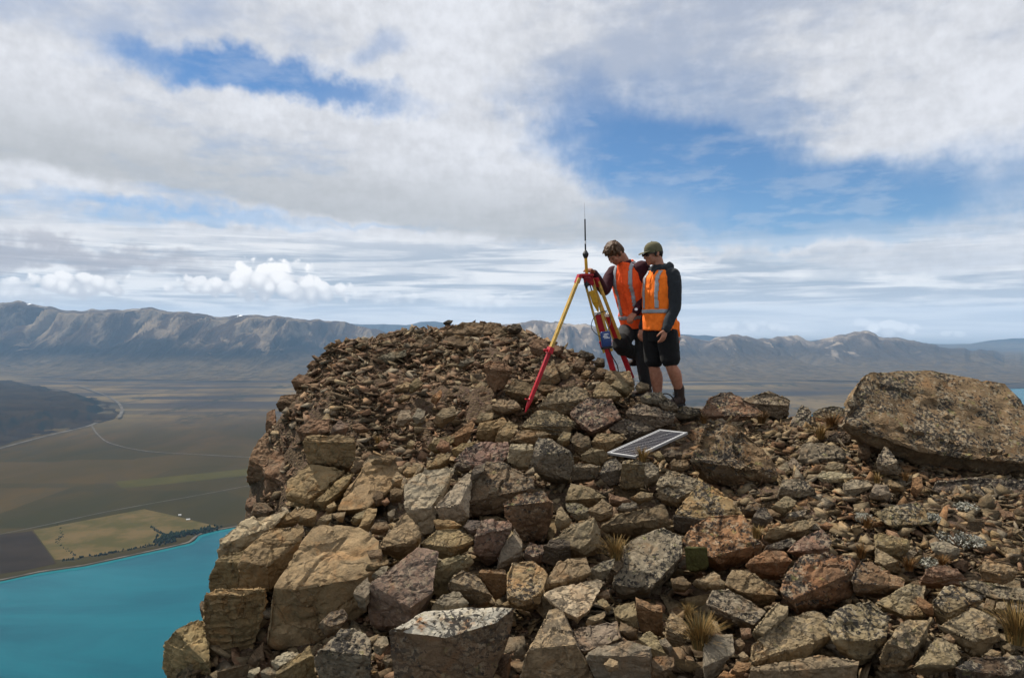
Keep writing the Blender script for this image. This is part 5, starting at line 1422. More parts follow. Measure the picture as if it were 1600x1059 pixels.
def build_loose():
    rg = np.random.default_rng(5)
    cand = []
    while len(cand) < 84000:
        n = 30000
        d = rg.uniform(2.9, 11.5, n)
        u = rg.uniform(-0.75, 1.5, n)
        x, y = u * d, d
        keep = rg.uniform(0, 1, n) < (d / 11.5) ** 0.6
        x, y = x[keep], y[keep]
        z = surf_at(x, y) - ground_drop(x, y)
        gx = (surf_at(x + .15, y) - surf_at(x - .15, y)) / .3
        px, py = visible(x, y, z)
        ok = (py < 1250) & (x < 8.5) & (z > -3.2) & (np.abs(gx) < 2.5)
        outside = (px < -40) | (px > 1680) | (py > 1110)
        ok &= ~outside | (rg.uniform(0, 1, len(x)) < 0.55)
        md = (y > 6.75 + 0.12 * np.abs(x + 0.3)) & (x < 1.1)
        ok &= md | (rg.uniform(0, 1, len(x)) < 0.36)
        cand += list(zip(x[ok], y[ok], z[ok]))
    cand = cand[:84000]
    big_lib = stone_library(14, 0.07, 300)
    meshes = []
    for V, T in big_lib:
        me = bpy.data.meshes.new('loose_stone')
        me.from_pydata(V.tolist(), [], T.tolist())
        me.polygons.foreach_set('use_smooth', np.ones(len(T), bool))
        me.set_sharp_from_angle(angle=math.radians(25))
        me.materials.append(ROCK)
        meshes.append(me)
    small = stone_library(24, 0, 500, (.14, .5))
    fp = np.array(FOOTPRINTS)
    items = []
    for (x, y, z) in cand:
        zn = zone_of(x, y)
        s = min((0.026 if zn == 'mound' else 0.036) * (1 - rg.uniform()) ** (-0.5 if zn == 'mound' else -0.55), 0.30)
        s = min(s, {'gravel': .17, 'mound': .22, 'talus': .26}[zn])
        items.append((s, x, y, z, zn))
    # the largest that stand clear of the named boulders become things of their own
    order = sorted(range(len(items)), key=lambda i: -items[i][0] / items[i][2])
    singles, n_single = set(), max(0, 322 - N_ROCKS[0])
    chosen, used = [], set()
    for i in order:
        if len(singles) >= n_single:
            break
        s, x, y, z, zn = items[i]
        px, py = visible(x, y, z)
        if not (0 < px < W and py < H):
            continue
        if (np.hypot(fp[:, 0] - x, fp[:, 1] - y) < fp[:, 2] * 0.95 + s * 0.3).any():
            continue
        if any(math.hypot(x - a, y - b) < (s + c) * 0.6 for a, b, c in chosen):
            continue
        chosen.append((x, y, s))
        singles.add(i)
        me = meshes[int(rg.integers(len(meshes)))]
        if zn == 'talus':
            s *= 1.3
        o = bpy.data.objects.new('stone', me)
        o.scale = (s, s, s * rg.uniform(.8, 1.3))
        o.rotation_euler = (rg.normal() * .4, rg.normal() * .4, rg.uniform(0, 6.28))
        o.location = (x, y, z + s * 0.12)
        tn = PAL[zn][int(rg.integers(len(PAL[zn])))]
        c = np.array(TINT[tn]) * rg.uniform(.8, 1.15)
        o.color = (*c, rg.uniform(0, .35) if zn != 'mound' else rg.uniform(0, .1))
        link(o)
        tag(o, neighbour_label(px, py, tn, s, used) or LOOSE[zn][0], 'stone', LOOSE[zn][1])
    # the rest: one heap of scree for each zone
    for zn, label in (('mound', 'fine brown scree covering the mound'), ('gravel', 'fine gravel and flakes over the right flat'), ('talus', 'rubble filling the gaps between the boulders')):
        it = [(q[0], q[1], q[2], q[3]) for i, q in enumerate(items) if q[4] == zn and i not in singles]
        it = np.array(it)
        which = rg.integers(len(small), size=len(it))
        VV, TT, CC, off = [], [], [], 0
        pal = np.array([TINT[k] for k in PAL[zn]])
        for w in range(len(small)):
            V, T = small[w]
            q = it[which == w]
            m = len(q)
            e = np.stack([rg.normal(size=m) * .42, rg.normal(size=m) * .42, rg.uniform(0, 6.283, m)], 1)
            c, sn = np.cos(e), np.sin(e)
            o1, z1 = np.ones(m), np.zeros(m)
            Rx = np.stack([o1, z1, z1, z1, c[:, 0], -sn[:, 0], z1, sn[:, 0], c[:, 0]], 1).reshape(m, 3, 3)
            Ry = np.stack([c[:, 1], z1, sn[:, 1], z1, o1, z1, -sn[:, 1], z1, c[:, 1]], 1).reshape(m, 3, 3)
            Rz = np.stack([c[:, 2], -sn[:, 2], z1, sn[:, 2], c[:, 2], z1, z1, z1, o1], 1).reshape(m, 3, 3)
            s2 = np.maximum(q[:, 0], 0.016)
            P = np.einsum('mij,kj->mki', Rx @ Ry @ Rz, V) * s2[:, None, None] + (q[:, 1:4] + np.c_[z1, z1, s2 * (.17 if zn == 'mound' else .10)])[:, None]
            VV.append(P.reshape(-1, 3))
            TT.append((T[None] + (np.arange(m) * len(V))[:, None, None]).reshape(-1, 3) + off)
            off += m * len(V)
            col = pal[rg.integers(len(pal), size=m)] * rg.uniform(.6, 1.3, (m, 1))
            CC.append(np.repeat(np.c_[col, rg.uniform(0, .3, m)], len(V), 0))
        VV, TT, CC = np.concatenate(VV), np.concatenate(TT), np.concatenate(CC)
        o = mesh_obj('scree', VV, TT, SCREE)
        at_ = o.data.color_attributes.new('tint', 'FLOAT_COLOR', 'POINT')
        at_.data.foreach_set('color', CC.astype(np.float32).ravel())
        tag(o, label, kind='stuff')


build_loose()
# ------------------------------------------------------------------ shape helpers
def ZP(u, v, d):
    """a place measured in the enlarged view of the two surveyors, at distance d"""
    return at(780 + u / 2.941, 300 + v / 2.941, d)


def unit(v):
    v = np.asarray(v, float)
    return v / max(np.linalg.norm(v), 1e-9)


def frame_of(axis, hint=(0, 0, 1)):
    a = unit(axis)
    h = np.asarray(hint, float)
    if abs(a @ unit(h)) > 0.97:
        h = np.array([0.0, 1.0, 0.0])
    s = unit(np.cross(a, h))
    return s, unit(np.cross(s, a)), a


def catmull(P, n):
    P = np.asarray(P, float)
    Q = np.concatenate([[2 * P[0] - P[1]], P, [2 * P[-1] - P[-2]]])
    out = []
    for i in range(1, len(Q) - 2):
        for k in range(n):
            t = k / n
            a, b, c, d = Q[i - 1], Q[i], Q[i + 1], Q[i + 2]
            out.append(0.5 * (2 * b + (c - a) * t + (2 * a - 5 * b + 4 * c - d) * t * t + (3 * b - a - 3 * c + d) * t ** 3))
    out.append(P[-1])
    return np.array(out)


def tube(P, radii, seg=12, sub=4, flat=1.0, hint=(0, 0, 1)):
    """closed tapered tube with rounded ends through the points P"""
    P = np.asarray(P, float)
    R = np.broadcast_to(np.asarray(radii, float), (len(P),)).reshape(-1, 1)
    D = catmull(np.concatenate([P, R], 1), sub) if sub > 1 else np.concatenate([P, R], 1)
    C, r = D[:, :3], np.maximum(D[:, 3], 1e-4)
    T = np.gradient(C, axis=0)
    rings = []
    t0, t1 = unit(T[0]), unit(T[-1])
    C2 = [C[0] - t0 * r[0] * 0.75] + [C[0] - t0 * r[0] * .45] + list(C) + [C[-1] + t1 * r[-1] * .45] + [C[-1] + t1 * r[-1] * 0.75]
    r2 = [r[0] * 0.35, r[0] * .8] + list(r) + [r[-1] * .8, r[-1] * 0.35]
    T2 = [T[0]] * 2 + list(T) + [T[-1]] * 2
    side = frame_of(T2[0], hint)[0]
    V = []
    for c, rr, t in zip(C2, r2, T2):
        a = unit(t)
        side = unit(side - a * (side @ a))
        up = np.cross(a, side)
        for k in range(seg):
            th = 2 * math.pi * k / seg
            V.append(c + side * math.cos(th) * rr + up * math.sin(th) * rr * flat)
    return cap_rings(V, len(C2), seg)


def cap_rings(V, n, seg):
    Fc = []
    for i in range(n - 1):
        for k in range(seg):
            k2 = (k + 1) % seg
            Fc.append([i * seg + k, i * seg + k2, (i + 1) * seg + k2, (i + 1) * seg + k])
    Fc.append([seg - 1 - k for k in range(seg)])
    Fc.append([(n - 1) * seg + k for k in range(seg)])
    return np.array(V), Fc


def loft(rings, seg=24, power=2.0):
    """closed loft through rings (centre, axis a, half a, axis b, half b); power > 2 squares the section"""
    V = []
    for c, a, ra, b, rb in rings:
        for k in range(seg):
            th = 2 * math.pi * k / seg
            ct, st = math.cos(th), math.sin(th)
            V.append(np.asarray(c) + np.asarray(a) * ra * math.copysign(abs(ct) ** (2 / power), ct) + np.asarray(b) * rb * math.copysign(abs(st) ** (2 / power), st))
    return cap_rings(V, len(rings), seg)


def ellipsoid(c, ax, r, nu=14, nv=10):
    V = []
    for i in range(nv):
        ph = math.pi * (i + 0.5) / nv
        for k in range(nu):
            th = 2 * math.pi * k / nu
            V.append(np.asarray(c) + ax[0] * r[0] * math.sin(ph) * math.cos(th) + ax[1] * r[1] * math.sin(ph) * math.sin(th) + ax[2] * r[2] * math.cos(ph))
    return cap_rings(V, nv, nu)


def box(c, ax, h):
    V = [np.asarray(c) + ax[0] * sx * h[0] + ax[1] * sy * h[1] + ax[2] * sz * h[2] for sz in (-1, 1) for sy in (-1, 1) for sx in (-1, 1)]
    return np.array(V), [[0, 2, 3, 1], [4, 5, 7, 6], [0, 1, 5, 4], [2, 6, 7, 3], [0, 4, 6, 2], [1, 3, 7, 5]]


def bar(a, b, w, t, hint=(0, 0, 1)):
    a, b = np.asarray(a, float), np.asarray(b, float)
    s, u, d = frame_of(b - a, hint)
    return box((a + b) / 2, (s, u, d), (w / 2, t / 2, np.linalg.norm(b - a) / 2))


def merge(shapes):
    V, Fc, o = [], [], 0
    for v, f in shapes:
        V.append(np.asarray(v))
        Fc += [[i + o for i in q] for q in f]
        o += len(v)
    return np.concatenate(V), Fc


def part(name, shapes, mat, parent, bevel=0.0, smooth=True, sharp=35):
    """one mesh from several shapes, placed under its thing"""
    V, Fc = merge(shapes)
    base = np.array(parent.location) if parent else V.mean(0)
    o = mesh_obj(name, V - base, Fc, mat, parent, sharp=sharp if smooth else None)
    if not parent:
        o.location = base
    if bevel:
        m = o.modifiers.new('bevel', 'BEVEL')
        m.width = bevel
        m.segments = 2
    return o


def sub_part(name, shapes, mat, parent_part, thing):
    V, Fc = merge(shapes)
    o = mesh_obj(name, V - np.array(thing.location), Fc, mat, parent_part, sharp=35)
    return o


def empty(name, loc, label, cat, group=None):
    e = bpy.data.objects.new(name, None)
    e.location = loc
    e.empty_display_size = 0.1
    link(e)
    return tag(e, label, cat, group)


def plain(name, col, rough=0.6, metal=0.0, var=0.15, scale=40.0, bump=0.0, spec=0.3):
    m, t, b = material(name, rough)
    co = t.new('ShaderNodeTexCoord').outputs['Object']
    n = t.noise(co, scale, 5, 0.6)
    t.put(b.inputs['Base Color'], t.mix(t.ramp(n, 0.3, 0.7), tuple(c * (1 - var) for c in col), tuple(min(c * (1 + var), 1) for c in col)))
    b.inputs['Metallic'].default_value = metal
    b.inputs['Specular IOR Level'].default_value = spec
    if bump:
        bp = t.new('ShaderNodeBump')
        bp.inputs['Strength'].default_value = 0.6
        bp.inputs['Distance'].default_value = bump
        t.put(bp.inputs['Height'], n)
        t.put(b.inputs['Normal'], bp.outputs[0])
    return m


WOOD = plain('varnished_wood', (0.46, 0.29, 0.065), 0.45, var=0.25, scale=25)
REDP = plain('red_enamel', (0.33, 0.012, 0.020), 0.4, var=0.2, scale=20)
BLACKP = plain('black_plastic', (0.014, 0.014, 0.015), 0.45, spec=0.4)
YELP = plain('yellow_plastic', (0.48, 0.25, 0.015), 0.45)
STEEL = plain('bare_steel', (0.55, 0.55, 0.56), 0.35, metal=0.9)
ALU = plain('anodised_aluminium', (0.27, 0.275, 0.28), 0.5, metal=0.1, var=0.05)
BLUEP = plain('blue_plastic', (0.014, 0.040, 0.15), 0.35, spec=0.45)
WHITEP = plain('white_print', (0.75, 0.75, 0.75), 0.6)
CABLEM = plain('black_cable_rubber', (0.010, 0.010, 0.011), 0.5)


# ------------------------------------------------------------------ survey tripod
def build_tripod():
    D0 = 7.45
    top = ZP(402, 382, D0)
    foot1, foot2, foot3 = ZP(128, 992, 7.22), ZP(536, 868, 7.62), ZP(616, 872, 7.95)
    ground = top.copy()
    ground[2] = min(foot1[2], foot2[2], foot3[2])
    t = empty('survey_tripod', ground, 'yellow and red survey tripod standing on the rocks beside the two surveyors', 'tripod')
    X, Y, Zu = np.eye(3)
    plate = []
    for r0, z0, z1 in ((0.076, -0.010, 0.012), (0.050, -0.035, -0.010)):
        plate.append(loft([(top + Zu * z0, X, r0, Y, r0), (top + Zu * z1, X, r0, Y, r0)], 20))
    part('head_plate', plate, REDP, t, sharp=30)
    part('clamp_screw', [tube([top - Zu * .04, top - Zu * .13], [0.012, 0.012], 10, 1), loft([(top - Zu * .11, X, .028, Y, .028), (top - Zu * .08, X, .028, Y, .028)], 12)], BLACKP, t)
    legs = ((ZP(368, 388, 7.42), foot1, 0.565), (ZP(409, 398, 7.45), foot2, 0.62), (ZP(438, 404, 7.52), foot3, 0.60))
    for k, (a, f, split) in enumerate(legs):
        ax = unit(f - a)
        out = unit((f - a) * np.array([1, 1, 0]))
        side = unit(np.cross(ax, out))
        if k == 0:
            side = unit(side * 0.55 + np.array([0, 0.83, 0]))
        if k == 1:
            side = unit(np.array([1.0, -0.15, 0]) - ax * (np.array([1.0, -0.15, 0]) @ ax))
            out = unit(np.cross(side, ax))
        L = np.linalg.norm(f - a)
        half = 0.043 if k else 0.030
        leg = part('leg', [bar(a + side * s * half + ax * .02, a + side * s * half + ax * L * (split + (0.09 if k else 0.0)), 0.024, 0.026, out) for s in (-1, 1)], WOOD, t, sharp=30)
        sub_part('hinge', [bar(a - ax * .02, a + ax * .075, 0.100 if k else .066, 0.036, out)], REDP, leg, t)
        cl = a + ax * L * split
        sub_part('clamp', [bar(cl - ax * .03, cl + ax * .035, 0.125 if k else .085, 0.048, out), tube([cl + out * .02, cl + out * .065], [0.014, 0.014], 10, 1)], REDP, leg, t)
        s0 = 0.33 if k else split
        w = 0.062 if k else 0.040
        lower = part('lower_leg', [bar(a + ax * L * s0, a + ax * L * .955, w, 0.022 if k else 0.034, out)], REDP, t, sharp=30)
        if k:
            sub_part('end_band', [bar(a + ax * L * (s0 - .012), a + ax * L * (s0 + .012), w + .006, 0.03, out)], WHITEP, lower, t)
        tip = a + ax * L * .94
        sub_part('foot_spike', [tube([tip, f, f + ax * .05], [0.026, 0.016, 0.004], 10, 1)], REDP if k == 0 else STEEL, lower, t)
        if k == 0:
            sub_part('foot_step', [bar(tip - X * .0 + out * .0, tip + out * .055 + Zu * .012, 0.03, 0.012, Zu)], REDP, lower, t)
    # antenna mast in the head
    m = empty('antenna', top + Zu * .014, 'thin black whip antenna on a yellow stub on top of the tripod', 'antenna')
    p = ZP(398, 360, D0)
    part('mount', [tube([top + Zu * .01, ZP(397, 292, D0)], [0.017, 0.016], 12, 1)], YELP, m)
    part('collar', [tube([ZP(397, 300, D0), ZP(397, 285, D0), ZP(397, 272, D0)], [0.022, 0.033, 0.016], 14, 2)], BLACKP, m)
    rod = part('rod', [tube([ZP(396.5, 272, D0), ZP(394, 126, D0)], [0.0085, 0.0075], 8, 1)], BLACKP, m)
    sub_part('band', [tube([ZP(396.2, 238, D0), ZP(396, 226, D0)], [0.0095, 0.0095], 8, 1)], WHITEP, rod, m)
    part('whip', [tube([ZP(394, 126, D0), ZP(391, 50, D0)], [0.0032, 0.0018], 6, 1)], STEEL, m)
    # things hung on it
    c = ZP(434, 482, 7.44)
    ax = frame_of(ZP(455, 545, 7.46) - ZP(425, 450, 7.44), (0, 1, 0))
    pch = empty('plumb_case', c, 'mustard yellow plastic case hung between the tripod legs', 'case')
    part('case_body', [box(c, ax, (0.032, 0.018, 0.070))], YELP, pch, bevel=.008)
    part('case_tip', [loft([(c + ax[2] * .07, ax[0], .03, ax[1], .018), (c + ax[2] * .16, ax[0], .008, ax[1], .008)], 10)], YELP, pch)
    part('strap', [tube([c - ax[2] * .07, ZP(412, 405, 7.45)], [.006, .006], 6, 1)], BLACKP, pch)
    c = ZP(490, 676, 7.42)
    ax = frame_of(ZP(494, 712, 7.42) - ZP(486, 640, 7.42), (0, 1, 0))
    nb = unit(np.array([0.1, -1, 0.15]))
    ax = (unit(np.cross(nb, ax[2])), nb, ax[2])
    bx = empty('control_box', c, 'small blue control box strapped to the middle tripod leg', 'box')
    part('case', [loft([(c - ax[2] * .080, ax[0], .044, ax[1], .026), (c - ax[2] * .070, ax[0], .051, ax[1], .032), (c + ax[2] * .065, ax[0], .051, ax[1], .032), (c + ax[2] * .080, ax[0], .044, ax[1], .026)], 24, 5.0)], BLUEP, bx)
    part('base', [loft([(c + ax[2] * .08, ax[0], .062, ax[1], .036), (c + ax[2] * .102, ax[0], .055, ax[1], .034)], 24, 5.0)], BLACKP, bx)
    front = c + ax[1] * .0335
    prn = [box(front - ax[2] * dz + ax[0] * dx, ax, (w, .0012, h)) for dz, dx, w, h in ((.048, .0, .024, .004), (.034, -.012, .018, .003), (.022, -.008, .026, .003), (.008, .006, .030, .003))]
    part('printed_mark', prn, WHITEP, bx)
    # cables
    def cable(label, pts, r=0.0055):
        V, Fc = tube([ZP(*p) for p in pts], r, 8, 6)
        o = mesh_obj('cable', V - V.mean(0), Fc, CABLEM, smooth=True)
        o.location = V.mean(0)
        tag(o, label, 'cable', 'black cables round the tripod')
    cable('black cable looping out left of the blue control box', [(495, 545, 7.47), (470, 552, 7.45), (440, 570, 7.42), (424, 605, 7.40), (428, 632, 7.40), (450, 655, 7.41), (470, 668, 7.42)], .004)
    cable('black cable hanging from the control box to the ground', [(500, 712, 7.42), (512, 740, 7.40), (528, 770, 7.40), (542, 795, 7.42), (548, 822, 7.44)])
    cable('thin black cable down between the two rear tripod legs', [(485, 548, 7.48), (500, 560, 7.5), (512, 590, 7.5), (506, 622, 7.46), (498, 640, 7.43)], .004)
    cable('black cable arching over the stones by the rear hiking boot', [(735, 935, 7.42), (758, 926, 7.40), (780, 930, 7.40), (797, 945, 7.41), (806, 966, 7.44), (800, 990, 7.4)], .006)


build_tripod()


# ------------------------------------------------------------------ solar panel
def build_panel():
    A, B, Dd = at(1030.6, 671, 6.62), at(1071.3, 679, 6.33), at(948.5, 707.2, 6.12)
    lx = unit(A - Dd)
    ly = B - A
    ly = unit(ly - lx * (ly @ lx))
    n = unit(np.cross(ly, lx))
    if n[2] < 0:
        n = -n
    Lx, Ly = np.linalg.norm(A - Dd), 0.31
    c = Dd + lx * Lx / 2 + ly * Ly / 2
    t = empty('solar_panel', c, 'small framed solar panel propped on the stones below the surveyors', 'solar panel')
    ax = (lx, ly, n)
    part('backsheet', [box(c - n * .004, ax, (Lx / 2 - .008, Ly / 2 - .008, .004))], plain('white_backsheet', (0.50, 0.50, 0.50), 0.35, var=.04), t)
    fr = []
    w = 0.0075
    for s in (-1, 1):
        part('frame_bar', [box(c + ly * s * (Ly / 2 - w) - n * .006, ax, (Lx / 2, w, .011))], ALU, t, bevel=.002)
        part('frame_bar', [box(c + lx * s * (Lx / 2 - w) - n * .0065, ax, (w, Ly / 2 - 2 * w, .0105))], ALU, t, bevel=.002)
    cell_m, tt, b = material('solar_cell', 0.12)
    co = tt.new('ShaderNodeTexCoord').outputs['Object']
    tt.put(b.inputs['Base Color'], tt.mix(tt.noise(co, 30, 3), (0.006, 0.007, 0.012), (0.014, 0.013, 0.022)))
    b.inputs['Specular IOR Level'].default_value = 0.08
    b.inputs['Roughness'].default_value = 0.35
    nx, ny = 18, 2
    cw, ch = (Lx - .05) / nx, (Ly - .055) / ny
    V, Fc = box((0, 0, 0), np.eye(3), (cw / 2 * .74, ch / 2 * .955, .0012))
    me = bpy.data.meshes.new('cell')
    me.from_pydata(V.tolist(), [], Fc)
    me.materials.append(cell_m)
    rot = Matrix((lx, ly, n)).transposed().to_4x4()
    for i in range(nx):
        for j in range(ny):
            o = bpy.data.objects.new('cell', me)
            p = lx * ((i + .5) * cw - Lx / 2 + .025) + ly * ((j + .5) * ch - Ly / 2 + .0275) + n * .0014
            o.matrix_local = Matrix.Translation(Vector(p)) @ rot
            link(o, t)
    part('junction_box', [box(c - n * .018 + lx * .2, ax, (.05, .035, .010))], BLACKP, t)


build_panel()


# ------------------------------------------------------------------ tussock grass and cushion plants
def grass_material():
    m, t, b = material('dry_tussock', 0.8)
    oi = t.new('ShaderNodeVertexColor', layer_name='blade')
    t.put(b.inputs['Base Color'], oi.outputs['Color'])
    b.inputs['Specular IOR Level'].default_value = 0.2
    return m


def build_grass():
    gm = grass_material()
    rg = np.random.default_rng(3)
    spots = [  # px, py of the foot, height in px, blades, label
        (1094, 1008, 58, 420, 'largest straw coloured grass tuft, in the bottom foreground', 3.55),
        (1590, 1000, 68, 380, 'golden grass tuft cut by the right edge', 3.45),
        (1004, 718, 26, 240, 'golden grass tuft at the lower edge of the solar panel', 5.85),
        (962, 870, 40, 260, 'golden grass tuft left of the black and white speckled block', 4.35),
        (1190, 660, 24, 180, 'grass tuft at the foot of the brown skyline boulder', 7.0),
        (1100, 660, 18, 130, 'small green-brown grass tuft near the rear hiking boot', 7.2),
        (1282, 684, 28, 200, 'pale grass tuft below the pinnacle stone', 6.5),
        (1300, 668, 34, 220, 'brown grass tuft against the grey skyline rock', 6.9),
        (1356, 822, 24, 180, 'brown grass tuft left of the black-spotted slab', 4.8),
        (1420, 888, 24, 200, 'rust coloured grass tuft on the gravel, left of a paler one', 4.3),
        (1472, 882, 22, 180, 'rust coloured grass tuft on the gravel, nearer the right edge', 4.3),
        (1346, 868, 26, 150, 'thin green-brown grass tuft behind the rugged rock', 4.4),
        (1182, 838, 24, 160, 'yellow grass tuft at the right end of the colourful boulder', 4.5),
        (1075, 962, 26, 150, 'dark grass tuft behind the largest one', 3.75),
        (1370, 752, 18, 140, 'low dry grass tuft under the huge boulder', 5.3),
        (1415, 748, 18, 120, 'faint brown grass tuft right under the huge boulder', 5.3),
        (590, 690, 16, 90, 'sparse dry grass tuft at the foot of the scree', 6.6),
    ]
    for (px, py, hp, nb, label, d) in spots:
        base = at(px, py, d)
        h = 0.82 * hp * d / F
        V, Fc, Cc = [], [], []
        for k in range(nb):
            a = rg.uniform(0, 2 * math.pi)
            r0 = h * 0.28 * math.sqrt(rg.uniform())
            lean = abs(rg.normal()) * 0.45 + r0 / h * 1.0
            L = h * rg.uniform(.55, 1.25)
            dr = np.array([math.cos(a), math.sin(a), 0.0])
            sd = np.array([-dr[1], dr[0], 0.0])
            w = h * 0.012 + 0.0012
            p0 = dr * r0
            o = len(V)
            for q in (0, .35, .7, 1.0):
                c = p0 + dr * (lean * L * q * q * .8) + np.array([0, 0, L * (q - 0.28 * lean * q * q)])
                ww = w * (1 - q * .85)
                V += [c - sd * ww, c + sd * ww]
            for q in range(3):
                Fc.append([o + 2 * q, o + 2 * q + 1, o + 2 * q + 3, o + 2 * q + 2])
            tone = np.array([0.205, 0.125, 0.040]) if rg.uniform() < .75 else np.array([0.085, 0.065, 0.022])
            if 'rust' in label or 'brown' in label:
                tone = tone * np.array([.75, .62, .6])
            tone = tone * rg.uniform(.55, 1.3)
            Cc += [[*tone, 1]] * 8
        o = mesh_obj('grass_tuft', V, Fc, gm)
        o.location = base - np.array([0, 0, .01])
        ca = o.data.color_attributes.new('blade', 'FLOAT_COLOR', 'POINT')
        ca.data.foreach_set('color', np.array(Cc, np.float32).ravel())
        tag(o, label, 'grass', 'tussock grass among the stones')
    # grey cushion plants on the gravel
    cm, t, b = material('grey_cushion_plant', 0.9)
    co = t.new('ShaderNodeTexCoord').outputs['Object']
    nn = t.noise(co, 60, 5, .7)
    t.put(b.inputs['Base Color'], t.mix(t.ramp(nn, .38, .62), (0.085, 0.085, 0.055), (0.34, 0.33, 0.29)))
    for (px, py, wp, label, d) in ((1495, 835, 70, 'largest grey-white cushion plant on the right gravel', 4.7), (1455, 868, 42, 'grey cushion plant below the flat ochre slab', 4.45), (1350, 803, 26, 'small grey cushion plant left of the black-spotted slab', 4.95),
                                   (1455, 792, 32, 'grey cushion plant right of the black-spotted slab', 4.95), (1520, 898, 34, 'whitish cushion plant above the long flat slab', 4.1), (1420, 1050, 48, 'pale cushion plant at the bottom edge', 3.3), (1510, 780, 34, 'grey-green cushion plant below the huge boulder', 5.1)):
        w = wp * d / F
        V, Fc = [], []
        for k in range(420):
            a, r = rg.uniform(0, 6.283), w * 0.5 * math.sqrt(rg.uniform())
            c = np.array([math.cos(a) * r, math.sin(a) * r * 1.2, 0.03 * (1 - (2 * r / w) ** 2) + rg.uniform(-.004, .006)])
            s = rg.uniform(.004, .010)
            o = len(V)
            e = rg.normal(size=(4, 3)) * s
            V += [c + q for q in e]
            Fc += [[o, o + 1, o + 2], [o, o + 2, o + 3], [o, o + 3, o + 1], [o + 1, o + 3, o + 2]]
        base = at(px, py, d)
        base[2] = surf_at(base[0], base[1]) - ground_drop(base[0], base[1]) + .02
        o = mesh_obj('cushion_plant', V, np.array(Fc), cm) if False else mesh_obj('cushion_plant', V, [list(f) for f in Fc], cm)
        o.location = base
        tag(o, label, 'cushion plant', 'grey cushion plants on the gravel')


build_grass()
# ------------------------------------------------------------------ the two surveyors
def solid(name, shapes, voxel, mat, parent, smooth=3, wrinkle=0.0, wscale=9.0, seed=0, keep=False):
    """fuse overlapping shapes into one continuous skin"""
    V, Fc = merge(shapes)
    base = np.array(parent.location)
    me = bpy.data.meshes.new('tmp')
    me.from_pydata((V - base).tolist(), [], Fc)
    ob = bpy.data.objects.new('tmp', me)
    COL.objects.link(ob)
    bm = bmesh.new()
    bm.from_mesh(me)
    bmesh.ops.recalc_face_normals(bm, faces=bm.faces)
    bm.to_mesh(me)
    bm.free()
    m = ob.modifiers.new('r', 'REMESH')
    m.mode = 'VOXEL'
    m.voxel_size = voxel
    if smooth:
        s = ob.modifiers.new('s', 'SMOOTH')
        s.factor = 0.5
        s.iterations = smooth
    dg = bpy.context.evaluated_depsgraph_get()
    out = bpy.data.meshes.new_from_object(ob.evaluated_get(dg))
    bpy.data.objects.remove(ob)
    bpy.data.meshes.remove(me)
    out.name = name
    n = len(out.vertices)
    co = np.empty(n * 3, np.float32)
    out.vertices.foreach_get('co', co)
    co = co.reshape(-1, 3)
    if wrinkle:
        no = np.empty(n * 3, np.float32)
        out.vertices.foreach_get('normal', no)
        no = no.reshape(-1, 3)
        q = co * wscale
        fold = 1 - 2 * np.abs(fbm(q * np.array([1, 1, .55]) + 0.6 * fbm(q * .7, 2, seed + 4)[:, None], 3, seed))
        co = co + no * (wrinkle * (fold - .3))[:, None]
        out.vertices.foreach_set('co', co.astype(np.float32).ravel())
    out.polygons.foreach_set('use_smooth', np.ones(len(out.polygons), bool))
    out.materials.clear()
    out.materials.append(mat)
    out.update()
    return link(bpy.data.objects.new(name, out), parent)


def peel(name, src, test, off, mat, parent, want_label=None):
    """a strip of tape: the faces of a garment that pass the test, lifted off it"""
    me = src.data
    n = len(me.vertices)
    co, no = np.empty(n * 3, np.float32), np.empty(n * 3, np.float32)
    me.vertices.foreach_get('co', co)
    me.vertices.foreach_get('normal', no)
    co, no = co.reshape(-1, 3), no.reshape(-1, 3)
    ok = test(co)
    faces = [list(p.vertices) for p in me.polygons if ok[list(p.vertices)].all()]
    used = sorted({i for f in faces for i in f})
    if not used:
        return None
    ix = {v: k for k, v in enumerate(used)}
    V = co[used] + no[used] * off
    o = mesh_obj(name, V, [[ix[i] for i in f] for f in faces], mat, parent, smooth=True)
    s = o.modifiers.new('solid', 'SOLIDIFY')
    s.thickness = 0.003
    s.offset = 1
    return o


def hand(wrist, direction, palm, thumb_side, curl=0.5, scale=1.0):
    """palm, four unequal bent fingers and a thumb; returns shapes to fuse"""
    d = unit(direction)
    p = unit(np.asarray(palm) - d * (np.asarray(palm) @ d))     # the way the palm faces
    s = unit(np.cross(d, p)) * thumb_side                        # towards the thumb
    k = scale
    w = np.asarray(wrist, float)
    sh = [loft([(w - d * .02 * k, s, .024 * k, p, .020 * k), (w + d * .01 * k, s, .028 * k, p, .019 * k), (w + d * .05 * k, s, .040 * k, p, .016 * k), (w + d * .088 * k, s, .040 * k, p, .013 * k), (w + d * .096 * k, s, .034 * k, p, .009 * k)], 14)]
    for q, (o, L) in enumerate(((.030, .072), (.010, .080), (-.010, .074), (-.029, .058))):
        b = w + d * .086 * k + s * o * k
        pts, dirv, ang = [b], d.copy(), 0.0
        for seg, fr in enumerate((.45, .32, .25)):
            ang += curl * (.55 + .25 * seg) + .08 * q
            dv = d * math.cos(ang) + p * math.sin(ang) + s * o * .8
            pts.append(pts[-1] + unit(dv) * L * fr * k)
        sh.append(tube(pts, np.array([.0098, .0092, .0086, .0075]) * k, 8, 3))
    b = w + d * .025 * k + s * .026 * k
    t1 = b + unit(d * .75 + s * .65 + p * .25) * .040 * k
    t2 = t1 + unit(d * .9 + s * .25 + p * .45) * .034 * k
    t3 = t2 + unit(d * .9 + p * .5) * .024 * k
    sh.append(tube([b, t1, t2, t3], np.array([.014, .0115, .0105, .0085]) * k, 8, 3))
    return sh


